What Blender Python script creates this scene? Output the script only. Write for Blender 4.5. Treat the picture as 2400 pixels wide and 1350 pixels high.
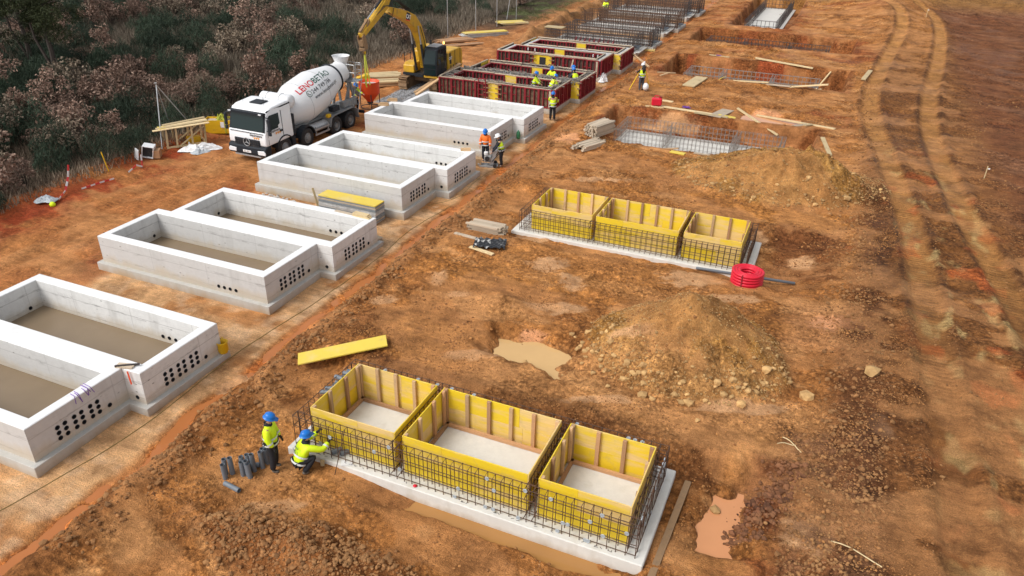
import bpy, bmesh, math, random
import numpy as np
from mathutils import Vector, Matrix, Euler

for o in list(bpy.data.objects): bpy.data.objects.remove(o)
scene = bpy.context.scene
COL = scene.collection
rad = math.radians
PI = math.pi

# ------------------------------------------------------------------ camera, sky, sun, exposure
CAM_YAW, CAM_PITCH, CAM_ROLL, CAM_H, CAM_F = -22.709, 28.404, 1.289, 13.5685, 1780.49
def _cam():
    y, p, r = rad(CAM_YAW), rad(CAM_PITCH), rad(CAM_ROLL)
    fwd = Vector((math.sin(y) * math.cos(p), math.cos(y) * math.cos(p), -math.sin(p)))
    right = Vector((math.cos(y), -math.sin(y), 0)); up = right.cross(fwd)
    r2 = right * math.cos(r) + up * math.sin(r); u2 = -right * math.sin(r) + up * math.cos(r)
    m = Matrix((r2, u2, -fwd)).transposed().to_4x4(); m.translation = (0, 0, CAM_H)
    cd = bpy.data.cameras.new('camera'); co = bpy.data.objects.new('camera', cd); COL.objects.link(co)
    co.matrix_world = m; cd.sensor_width = 36; cd.lens = 36 * CAM_F / 2400; cd.clip_start = .1; cd.clip_end = 4000
    scene.camera = co
_cam()

SUN_EL, SUN_AZ = 48.0, 215.0      # degrees; azimuth clockwise from +Y
world = bpy.data.worlds.new('World'); scene.world = world; world.use_nodes = True
_nt = world.node_tree; _nt.nodes.clear()
_sky = _nt.nodes.new('ShaderNodeTexSky'); _sky.sky_type = 'NISHITA'; _sky.sun_disc = False
_sky.sun_elevation = rad(SUN_EL); _sky.sun_rotation = rad(SUN_AZ); _sky.air_density = 1.0; _sky.dust_density = 3.0; _sky.ozone_density = 1.0
_hs = _nt.nodes.new('ShaderNodeHueSaturation'); _hs.inputs['Saturation'].default_value = .22
_bg = _nt.nodes.new('ShaderNodeBackground'); _bg.inputs['Strength'].default_value = .138
_out = _nt.nodes.new('ShaderNodeOutputWorld')
_nt.links.new(_sky.outputs[0], _hs.inputs['Color']); _nt.links.new(_hs.outputs[0], _bg.inputs['Color']); _nt.links.new(_bg.outputs[0], _out.inputs['Surface'])
_sl = bpy.data.lights.new('sun', 'SUN'); _sl.energy = 1.2; _sl.angle = rad(24); _sl.color = (1.0, .965, .91)
_so = bpy.data.objects.new('sun', _sl); COL.objects.link(_so)
_az, _el = rad(SUN_AZ), rad(SUN_EL)
_d = Vector((math.sin(_az) * math.cos(_el), math.cos(_az) * math.cos(_el), math.sin(_el)))
_so.rotation_euler = _d.to_track_quat('Z', 'Y').to_euler()
scene.view_settings.view_transform = 'Standard'; scene.view_settings.look = 'None'
scene.view_settings.exposure = 0.52; scene.view_settings.gamma = 1.0; scene.view_settings.use_curve_mapping = False
scene.cycles.max_bounces = 6

# ------------------------------------------------------------------ object helpers
def empty(name, loc=(0, 0, 0), rz=0, label=None, cat=None, group=None):
    o = bpy.data.objects.new(name, None); COL.objects.link(o)
    o.location = loc; o.rotation_euler = (0, 0, rz); o.empty_display_size = .2
    if label: tag(o, label, cat, group)
    return o
def tag(o, label=None, cat=None, group=None, kind=None):
    if label: o['label'] = label
    if cat: o['category'] = cat
    if group: o['group'] = group
    if kind: o['kind'] = kind
    return o
def link(name, mesh, parent=None, loc=(0, 0, 0), rot=(0, 0, 0), label=None, kind=None, scale=None):
    o = bpy.data.objects.new(name, mesh); COL.objects.link(o)
    o.location = loc; o.rotation_euler = rot
    if scale: o.scale = scale
    if parent: o.parent = parent
    if label: o['label'] = label
    if kind: o['kind'] = kind
    return o
def dup(root, loc, rz, label=None, group=None, scale=None):
    def rec(o, par):
        c = o.copy(); COL.objects.link(c)
        if par: c.parent = par
        for ch in kids.get(o.name, ()): rec(ch, c)
        return c
    kids = {}
    for o in root.children_recursive: kids.setdefault(o.parent.name, []).append(o)
    r = rec(root, None); r.location = loc
    r.rotation_euler = rz if hasattr(rz, '__len__') else (0, 0, rz)
    if label: r['label'] = label
    if group: r['group'] = group
    if scale: r.scale = scale
    return r

class MB:
    """collects simple solids and links them as ONE mesh"""
    def __init__(s): s.v = []; s.f = []; s.m = []; s.cur = 0; s.smooth = False; s.sm = []
    def add(s, vs, fs):
        b = len(s.v); s.v += [tuple(p) for p in vs]
        for f in fs: s.f.append([b + i for i in f]); s.m.append(s.cur); s.sm.append(s.smooth)
        return s
    def box(s, c, d, rot=None, jit=0):
        x, y, z = d[0] / 2, d[1] / 2, d[2] / 2
        vs = [Vector((a * x, b * y, e * z)) for a in (-1, 1) for b in (-1, 1) for e in (-1, 1)]
        if jit: vs = [v + Vector((random.uniform(-jit, jit), random.uniform(-jit, jit), random.uniform(-jit, jit))) for v in vs]
        if rot is not None:
            M = rot if isinstance(rot, Matrix) else Euler(rot).to_matrix(); vs = [M @ v for v in vs]
        c = Vector(c)
        return s.add([v + c for v in vs], [(0, 1, 3, 2), (4, 6, 7, 5), (0, 4, 5, 1), (2, 3, 7, 6), (0, 2, 6, 4), (1, 5, 7, 3)])
    def bx(s, x0, x1, y0, y1, z0, z1): return s.box(((x0 + x1) / 2, (y0 + y1) / 2, (z0 + z1) / 2), (x1 - x0, y1 - y0, z1 - z0))
    def bar(s, a, b, w, h, up=(0, 0, 1)):
        a = Vector(a); b = Vector(b); d = b - a; L = d.length; d.normalize(); up = Vector(up)
        if abs(d.dot(up)) > .98: up = Vector((0, 1, 0))
        sx = d.cross(up).normalized(); uz = sx.cross(d)
        return s.box((a + b) / 2, (L, w, h), Matrix((d, -sx, uz)).transposed())
    def tube(s, pts, r, n=6, closed=False, cap=True):
        pts = [Vector(p) for p in pts]; N = len(pts); rr = r if hasattr(r, '__len__') else [r] * N
        rings = []; prev = None
        for i, p in enumerate(pts):
            if closed: t = pts[(i + 1) % N] - pts[i - 1]
            else: t = pts[min(i + 1, N - 1)] - pts[max(i - 1, 0)]
            t.normalize()
            if prev is None:
                a = Vector((0, 0, 1)) if abs(t.z) < .9 else Vector((1, 0, 0)); u = t.cross(a).normalized()
            else:
                u = (prev - t * prev.dot(t)); u = u.normalized() if u.length > 1e-6 else t.orthogonal().normalized()
            prev = u; w = t.cross(u)
            rings.append([p + (u * math.cos(2 * PI * k / n) + w * math.sin(2 * PI * k / n)) * rr[i] for k in range(n)])
        vs = [v for rg in rings for v in rg]; fs = []
        for i in range(N if closed else N - 1):
            j = (i + 1) % N
            for k in range(n): fs.append((i * n + k, i * n + (k + 1) % n, j * n + (k + 1) % n, j * n + k))
        if cap and not closed: fs += [tuple(range(n))[::-1], tuple(range((N - 1) * n, N * n))]
        return s.add(vs, fs)
    def lathe(s, prof, n=24, M=None, cap0=False, cap1=False):
        """profile of (radius, z) about +Z, then the matrix M"""
        vs = []; fs = []
        for (r, z) in prof:
            for k in range(n): vs.append(Vector((r * math.cos(2 * PI * k / n), r * math.sin(2 * PI * k / n), z)))
        for i in range(len(prof) - 1):
            for k in range(n): fs.append((i * n + k, i * n + (k + 1) % n, (i + 1) * n + (k + 1) % n, (i + 1) * n + k))
        if cap0: fs.append(tuple(range(n))[::-1])
        if cap1: fs.append(tuple(range((len(prof) - 1) * n, len(prof) * n)))
        if M is not None: vs = [M @ v for v in vs]
        return s.add(vs, fs)
    def prism(s, poly, y0, y1, axes='xz'):
        """polygon in a plane, extruded along the third axis"""
        def P(a, b, t): return {'xz': (a, t, b), 'xy': (a, b, t), 'yz': (t, a, b)}[axes]
        n = len(poly); vs = [P(a, b, y0) for a, b in poly] + [P(a, b, y1) for a, b in poly]
        fs = [tuple(range(n)), tuple(range(2 * n - 1, n - 1, -1))] + [(i, i + n, (i + 1) % n + n, (i + 1) % n) for i in range(n)]
        return s.add(vs, fs)
    def mesh(s, name, mats, bevel=0):
        me = bpy.data.meshes.new(name); me.from_pydata(s.v, [], s.f)
        for m in (mats if isinstance(mats, (list, tuple)) else [mats]): me.materials.append(m)
        me.polygons.foreach_set('material_index', s.m); me.polygons.foreach_set('use_smooth', s.sm)
        bm = bmesh.new(); bm.from_mesh(me); bmesh.ops.recalc_face_normals(bm, faces=bm.faces)
        if bevel: bmesh.ops.bevel(bm, geom=list(bm.edges), offset=bevel, segments=1, affect='EDGES', profile=.5)
        bm.to_mesh(me); bm.free(); me.update(); return me
    def obj(s, name, mats, parent=None, loc=(0, 0, 0), rot=(0, 0, 0), bevel=0, label=None, kind=None):
        return link(name, s.mesh(name, mats, bevel), parent, loc, rot, label, kind)
# ------------------------------------------------------------------ materials
def nodes_of(name):
    m = bpy.data.materials.new(name); m.use_nodes = True; nt = m.node_tree
    return m, nt, nt.nodes['Principled BSDF']
def N(nt, t, **kw):
    n = nt.nodes.new('ShaderNode' + t)
    for k, v in kw.items():
        if k in n.inputs: n.inputs[k].default_value = v
        else: setattr(n, k, v)
    return n
def c4(c): return (c[0], c[1], c[2], 1)
def mixc(nt, fac, a, b, blend='MIX'):
    n = nt.nodes.new('ShaderNodeMix'); n.data_type = 'RGBA'; n.blend_type = blend
    def put(sock, v):
        if hasattr(v, 'links'): nt.links.new(v, sock)
        elif hasattr(v, '__len__'): sock.default_value = c4(v)
        else: sock.default_value = v
    put(n.inputs[0], fac); put(n.inputs[6], a); put(n.inputs[7], b); return n.outputs[2]
def noise(nt, scale, detail=4, rough=.55, vec=None, stretch=None):
    n = N(nt, 'TexNoise', Scale=scale, Detail=detail, Roughness=rough)
    v = vec
    if v is None: v = coord(nt)
    if stretch:
        mp = N(nt, 'Mapping'); mp.inputs['Scale'].default_value = stretch; nt.links.new(v, mp.inputs[0]); v = mp.outputs[0]
    nt.links.new(v, n.inputs['Vector']); return n.outputs[0]
def coord(nt, kind='Object'):
    if kind == 'World': return N(nt, 'NewGeometry').outputs['Position']
    return N(nt, 'TexCoord').outputs[kind]
def ramp(nt, fac, stops):
    r = N(nt, 'ValToRGB'); e = r.color_ramp.elements
    while len(e) < len(stops): e.new(.5)
    for el, (p, c) in zip(e, stops): el.position = p; el.color = c4(c) if hasattr(c, '__len__') else (c, c, c, 1)
    nt.links.new(fac, r.inputs[0]); return r.outputs[0]
def bump(nt, b, h, strength=.3, dist=.02):
    n = N(nt, 'Bump', Strength=strength, Distance=dist); nt.links.new(h, n.inputs['Height']); nt.links.new(n.outputs[0], b.inputs['Normal'])
def M(name, col, rough=.6, var=.18, scale=3, dirt=None, dirt_amt=.45, dscale=2.0, bmp=0, bscale=40, metal=0, stretch=None, spec=.4, per=0, world=True, isl=0):
    """painted / earthy surface: tone noise, optional dirt blotches, fine relief, per-object tone"""
    m, nt, b = nodes_of(name)
    v = coord(nt, 'World') if world else coord(nt)
    n1 = noise(nt, scale, 5, .6, v, stretch)
    c = mixc(nt, n1, [x * (1 - var) for x in col], [min(1, x * (1 + var)) for x in col])
    if per:
        oi = N(nt, 'ObjectInfo'); k = ramp(nt, oi.outputs['Random'], [(0, 1 - per), (1, 1 + per)]); c = mixc(nt, 1.0, c, k, 'MULTIPLY')
    if isl:
        g = N(nt, 'NewGeometry'); c = mixc(nt, 1.0, c, ramp(nt, g.outputs['Random Per Island'], [(0, 1 - isl), (1, 1 + isl)]), 'MULTIPLY')
    if dirt:
        n2 = noise(nt, dscale, 6, .65, v); f = ramp(nt, n2, [(1 - dirt_amt - .16, 0), (1 - dirt_amt + .18, 1)]); c = mixc(nt, f, c, dirt)
    nt.links.new(c, b.inputs['Base Color'])
    b.inputs['Roughness'].default_value = rough; b.inputs['Metallic'].default_value = metal; b.inputs['Specular IOR Level'].default_value = spec
    if bmp: bump(nt, b, noise(nt, bscale, 4, .6, v), bmp, .01)
    return m

MUD = (.26, .13, .055)
MT = {}
def concrete(name, base, stain, wetline=False, board=True):
    m, nt, b = nodes_of(name)
    v = coord(nt, 'World'); o = coord(nt)
    n1 = noise(nt, .9, 6, .6, v); n2 = noise(nt, 7, 5, .65, v); st = noise(nt, 2.2, 5, .6, v, (1, 1, .22))
    c = mixc(nt, n1, [x * .84 for x in base], [min(.9, x * 1.10) for x in base])
    c = mixc(nt, ramp(nt, n2, [(.38, 0), (.75, 1)]), c, [x * .88 for x in base])
    c = mixc(nt, ramp(nt, st, [(.54, 0), (.74, .55)]), c, stain)
    if board:   # formwork joints pressed into the faces
        sp = N(nt, 'SeparateXYZ'); nt.links.new(o, sp.inputs[0])
        w = N(nt, 'Math', operation='PINGPONG'); w.inputs[1].default_value = .26; nt.links.new(sp.outputs[2], w.inputs[0])
        l = ramp(nt, w.outputs[0], [(0.0, 1), (.022, 0)]); 
        g = N(nt, 'Math', operation='MULTIPLY'); g.inputs[1].default_value = .5; nt.links.new(l, g.inputs[0])
        c = mixc(nt, g.outputs[0], c, [x * .55 for x in stain])
        sm = ramp(nt, noise(nt, 3.5, 6, .7, v, (.55, .55, 3.2)), [(.53, 0), (.62, .8)]); near = ramp(nt, w.outputs[0], [(0, 1), (.10, .12)])
        c = mixc(nt, mixc(nt, 1.0, sm, near, 'MULTIPLY'), c, (.27, .26, .25))
        for ax in (0, 1):
            w2 = N(nt, 'Math', operation='PINGPONG'); w2.inputs[1].default_value = 1.31; nt.links.new(sp.outputs[ax], w2.inputs[0]); c = mixc(nt, ramp(nt, w2.outputs[0], [(.006, .4), (.02, 0)]), c, (.33, .32, .31))
        # scattered marks
        vo = N(nt, 'TexVoronoi', Scale=2.6); mp = N(nt, 'Mapping'); mp.inputs['Scale'].default_value = (1, 1, 2.2); nt.links.new(v, mp.inputs[0]); nt.links.new(mp.outputs[0], vo.inputs['Vector'])
        k = ramp(nt, vo.outputs['Distance'], [(.05, .85), (.15, 0)]); k2 = mixc(nt, 1.0, k, ramp(nt, n1, [(.47, 0), (.58, 1)]), 'MULTIPLY')
        c = mixc(nt, k2, c, (.13, .12, .11))
    if board:
        a2 = N(nt, 'Math', operation='MULTIPLY_ADD'); nt.links.new(noise(nt, 1.3, 5, .65, v, (1, 1, .5)), a2.inputs[0]); a2.inputs[1].default_value = -.9; nt.links.new(sp.outputs[2], a2.inputs[2])
        c = mixc(nt, ramp(nt, a2.outputs[0], [(-.12 + .12, .75), (.30, 0)]), c, (.50, .43, .33))
    if wetline:  # mud splash near the foot
        sp = N(nt, 'SeparateXYZ'); nt.links.new(o, sp.inputs[0])
        a = N(nt, 'Math', operation='MULTIPLY_ADD'); nt.links.new(noise(nt, 1.6, 4, .6, v, (1, 1, .3)), a.inputs[0]); a.inputs[1].default_value = .7; nt.links.new(sp.outputs[2], a.inputs[2])
        c = mixc(nt, ramp(nt, a.outputs[0], [(.3, .8), (.62, 0)]), c, (.40, .29, .17))
    nt.links.new(c, b.inputs['Base Color']); b.inputs['Roughness'].default_value = .75; b.inputs['Specular IOR Level'].default_value = .25
    bump(nt, b, n2, .12, .01); return m
MT['conc'] = concrete('concrete_wall', (.72, .715, .70), (.48, .47, .45))
MT['conc_top'] = concrete('concrete_top', (.79, .79, .785), (.62, .61, .59), board=False)
MT['conc_foot'] = concrete('concrete_footing', (.50, .485, .45), (.36, .34, .30), True, False)
MT['conc_slab'] = concrete('concrete_slab', (.70, .68, .63), (.50, .46, .38), True, False)
MT['conc_floor'] = concrete('concrete_floor', (.62, .60, .555), (.50, .47, .41), False, False)
MT['conc_fresh'] = M('fresh_concrete', (.50, .50, .49), .8, .15, 4, (.33, .32, .3), .4, 5, .3)
MT['rubble_conc'] = M('rough_concrete', (.20, .19, .175), .9, .3, 6, (.34, .32, .28), .35, 9, .8, 30)

def yellow_board(name, yel, wood):
    """three-ply shuttering board, worn yellow coating over bare wood"""
    m, nt, b = nodes_of(name)
    v = coord(nt, 'World'); oi = N(nt, 'ObjectInfo')
    ad = N(nt, 'VectorMath', operation='ADD'); nt.links.new(v, ad.inputs[0])
    sc = N(nt, 'VectorMath', operation='SCALE'); cb = N(nt, 'CombineXYZ')
    for i in range(3): nt.links.new(oi.outputs['Random'], cb.inputs[i])
    nt.links.new(cb.outputs[0], sc.inputs[0]); sc.inputs['Scale'].default_value = 37; nt.links.new(sc.outputs[0], ad.inputs[1])
    n1 = noise(nt, 1.5, 5, .6, ad.outputs[0], (.5, .5, 3.2)); n2 = noise(nt, 22, 3, .5, ad.outputs[0], (.12, .12, 2))
    off = N(nt, 'Math', operation='MULTIPLY_ADD'); nt.links.new(oi.outputs['Random'], off.inputs[0]); off.inputs[1].default_value = .34; nt.links.new(n1, off.inputs[2])
    f = ramp(nt, off.outputs[0], [(.64, 0), (.84, 1)])
    w = mixc(nt, n2, [x * .8 for x in wood], [x * 1.15 for x in wood]); y = mixc(nt, n2, [x * .93 for x in yel], yel)
    c = mixc(nt, f, y, w)
    c = mixc(nt, ramp(nt, noise(nt, 3, 5, .7, ad.outputs[0]), [(.55, 0), (.76, .55)]), c, (.46, .33, .14))
    nt.links.new(c, b.inputs['Base Color']); b.inputs['Roughness'].default_value = .5; bump(nt, b, n2, .1, .004); return m
MT['yboard'] = yellow_board('yellow_board', (.78, .55, .022), (.74, .52, .21))
MT['ypanel'] = yellow_board('yellow_panel', (.72, .54, .07), (.66, .52, .26))
MT['ply_edge'] = M('board_edge', (.22, .25, .27), .7, .2, 8)
def timber(name, a, b_, per=.28):
    m, nt, b = nodes_of(name); v = coord(nt)
    n1 = noise(nt, 6, 5, .6, v, (.5, 8, 8)); c = mixc(nt, n1, a, b_)
    oi = N(nt, 'ObjectInfo'); k = ramp(nt, oi.outputs['Random'], [(0, 1 - per), (1, 1 + per)]); c = mixc(nt, 1.0, c, k, 'MULTIPLY')
    c = mixc(nt, ramp(nt, noise(nt, 2.3, 5, .6, coord(nt, 'World')), [(.55, 0), (.75, .5)]), c, (.20, .135, .075))
    nt.links.new(c, b.inputs['Base Color']); b.inputs['Roughness'].default_value = .75; bump(nt, b, n1, .2, .004); return m
MT['timber'] = timber('timber', (.42, .25, .125), (.62, .42, .23))
MT['timber_red'] = timber('timber_brown', (.33, .17, .08), (.50, .29, .15))
MT['timber_old'] = timber('old_timber', (.36, .28, .20), (.52, .43, .32))
MT['plank'] = timber('plank', (.50, .37, .19), (.66, .52, .30))
MT['rebar'] = M('rebar', (.085, .050, .034), .7, .35, 6, (.19, .085, .04), .4, 8, metal=.2)
MT['rebar_dark'] = M('dark_rebar', (.060, .050, .048), .7, .35, 6, (.13, .065, .035), .3, 5, metal=.2)
MT['rebar_grey'] = M('grey_rebar', (.26, .24, .22), .6, .3, 6, (.15, .09, .06), .4, 5, metal=.3)
MT['pvc'] = M('grey_plastic', (.155, .175, .20), .45, .08, 3, (.24, .2, .16), .22, 3)
MT['pvc_in'] = M('shaded_pipe_inside', (.03, .032, .036), .6)  # near-black colour stands in for the shade inside pipes
MT['spacer'] = M('spacer_plastic', (.40, .44, .47), .5)
MT['red_paint'] = M('red_steel', (.235, .012, .022), .5, .3, 5, (.14, .05, .035), .36, 7, per=.15)
MT['ply_dark'] = M('dark_plywood', (.060, .034, .026), .7, .4, 4, (.17, .11, .07), .33, 5, per=.25)
MT['ply_mud'] = M('muddy_plywood', (.095, .055, .036), .8, .4, 4, (.22, .15, .09), .42, 4, per=.25)
MT['steel'] = M('galvanised_steel', (.42, .43, .44), .45, .15, 5, metal=.5)
MT['grey_paint'] = M('grey_chassis', (.23, .235, .24), .55, .2, 4, (.30, .25, .19), .35, 4)
MT['dark_grey'] = M('dark_grey_plastic', (.020, .024, .030), .55, .15, 5, (.11, .085, .06), .22, 4, spec=.2)
MT['black'] = M('black_rubber', (.022, .022, .024), .7, .2, 6, (.11, .085, .06), .3, 5)
MT['glass'] = M('dark_glass', (.010, .022, .023), .10, .05, spec=.22)
MT['lamp'] = M('lamp_lens', (.75, .77, .8), .15, .05, spec=.7)
MT['white'] = M('white_paint', (.78, .79, .80), .32, .04, 1, (.55, .46, .36), .16, 1.5)
MT['drum'] = M('drum_white', (.70, .71, .72), .35, .05, .8, (.60, .56, .50), .22, 1.2)
MT['cat'] = M('machine_yellow', (.60, .345, .022), .45, .12, 1.5, (.27, .165, .065), .36, 2.6)
MT['ybox'] = M('box_yellow', (.70, .42, .01), .5, .15, 3, (.30, .17, .05), .3, 4)
MT['orange'] = M('orange_paint', (.72, .075, .018), .5, .15, 3, (.40, .12, .06), .25, 3)
MT['muddy'] = M('muddy_steel', (.27, .165, .085), .85, .3, 5, (.10, .075, .055), .35, 5, .4, 25)
MT['red_plastic'] = M('red_plastic', (.62, .012, .035), .42, .1, 3)
MT['stone'] = M('stone', (.40, .245, .10), .9, .3, 3, (.30, .16, .06), .4, 5, .4, 18, per=.25, isl=.4)
MT['clod'] = M('clod', (.24, .112, .040), .95, .35, 1.2, (.36, .19, .075), .4, .8, isl=.4)
MT['clod2'] = M('earth_crumbs', (.36, .165, .052), .95, .4, 1.6, (.20, .085, .032), .5, 1.1, isl=.4)
MT['gravel'] = M('gravel', (.27, .27, .275), .9, .4, 9, isl=.4)
MT['pale_rub'] = M('pale_rubble', (.48, .44, .40), .9, .3, 6)
MT['hiviz'] = M('hi_vis_yellow', (.70, .95, .015), .55, .16, 9, (.40, .50, .06), .3, 7, .7, 13, world=False)  # tone noise paints fold-like shading into the cloth colour
MT['hiviz_o'] = M('hi_vis_orange', (.90, .17, .015), .55, .16, 9, (.5, .13, .04), .28, 7, .7, 13, world=False)  # same painted fold shading, in orange
MT['reflect'] = M('reflective_band', (.62, .64, .63), .35, .06)
MT['navy'] = M('navy_cloth', (.014, .016, .024), .8, .3, 8, world=False)
MT['trous'] = M('dark_trousers', (.016, .016, .02), .85, .3, 8, world=False)
MT['grey_tr'] = M('grey_trousers', (.06, .06, .07), .85, .3, 8, world=False)
MT['skin'] = M('skin', (.46, .26, .18), .5, .08)
MT['boot'] = M('muddy_boot', (.13, .11, .09), .85, .3, 8)
MT['helmet_b'] = M('blue_helmet', (.012, .16, .55), .28, .06)
MT['helmet_w'] = M('white_helmet', (.78, .78, .78), .3, .05)
MT['hair'] = M('dark_hair', (.018, .014, .012), .7, .2)
MT['poly_white'] = M('white_sheet', (.74, .74, .74), .5, .08, 4)
MT['poly_black'] = M('black_sheet', (.016, .017, .02), .28, .3, 5, spec=.7)
MT['print_black'] = M('black_print', (.02, .02, .022), .5)
MT['print_red'] = M('red_print', (.55, .02, .03), .5)
MT['print_green'] = M('green_print', (.02, .09, .06), .5)
MT['print_white'] = M('white_print', (.8, .8, .8), .5)
MT['print_orange'] = M('orange_print', (.80, .30, .01), .5)
MT['tape_red'] = M('red_tape', (.65, .05, .05), .5)
MT['rope'] = M('rope', (.22, .17, .05), .8)
MT['strap'] = M('green_yellow_strap', (.40, .42, .05), .8)
MT['purple'] = M('purple_cloth', (.20, .08, .42), .7)
def beacon():
    m, nt, b = nodes_of('beacon_amber'); b.inputs['Base Color'].default_value = (.9, .35, .02, 1); b.inputs['Emission Color'].default_value = (1, .55, .12, 1); b.inputs['Emission Strength'].default_value = 3; return m
MT['beacon'] = beacon()
def water(name, col, rough=.12):
    m, nt, b = nodes_of(name); v = coord(nt, 'World')
    c = mixc(nt, noise(nt, .8, 4, .6, v), [x * .85 for x in col], [x * 1.12 for x in col]); nt.links.new(c, b.inputs['Base Color'])
    b.inputs['Roughness'].default_value = rough; b.inputs['Specular IOR Level'].default_value = .3; bump(nt, b, noise(nt, 6, 2, .5, v), .02, .01); return m
MT['water_pale'] = water('silty_water', (.60, .38, .165))
MT['water_orange'] = water('orange_water', (.42, .15, .045))
MT['water_brown'] = water('brown_water', (.40, .20, .065))
MT['water_tank'] = water('tank_water', (.225, .165, .105), .2)
MT['water_pink'] = water('pink_silt_water', (.60, .275, .125))

def leaf(name, cols, rough=.7):
    m, nt, b = nodes_of(name); g = N(nt, 'NewGeometry'); oi = N(nt, 'ObjectInfo')
    c = ramp(nt, g.outputs['Random Per Island'], [(i / (len(cols) - 1), c) for i, c in enumerate(cols)])
    c = mixc(nt, 1.0, c, ramp(nt, oi.outputs['Random'], [(0, .62), (1, 1.3)]), 'MULTIPLY')
    nt.links.new(c, b.inputs['Base Color']); b.inputs['Roughness'].default_value = rough; b.inputs['Specular IOR Level'].default_value = .2
    return m
MT['leaf_brown'] = leaf('dead_oak_leaves', [(.12, .070, .050), (.24, .152, .112), (.33, .225, .17), (.17, .10, .072)])
MT['leaf_tan'] = leaf('tan_leaves', [(.16, .115, .08), (.32, .25, .18), (.12, .09, .06)])
MT['leaf_green'] = leaf('broom_green', [(.024, .042, .026), (.044, .068, .042), (.036, .05, .028)])
MT['leaf_pine'] = leaf('pine_green', [(.018, .026, .009), (.042, .05, .018), (.030, .036, .014)])
MT['grass_dry'] = leaf('dry_grass', [(.17, .135, .095), (.30, .25, .19), (.13, .10, .075)])
MT['grass_green'] = leaf('short_grass', [(.05, .07, .022), (.09, .105, .035), (.12, .11, .05)])
MT['bark'] = M('bark', (.055, .042, .034), .9, .35, 8)

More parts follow.
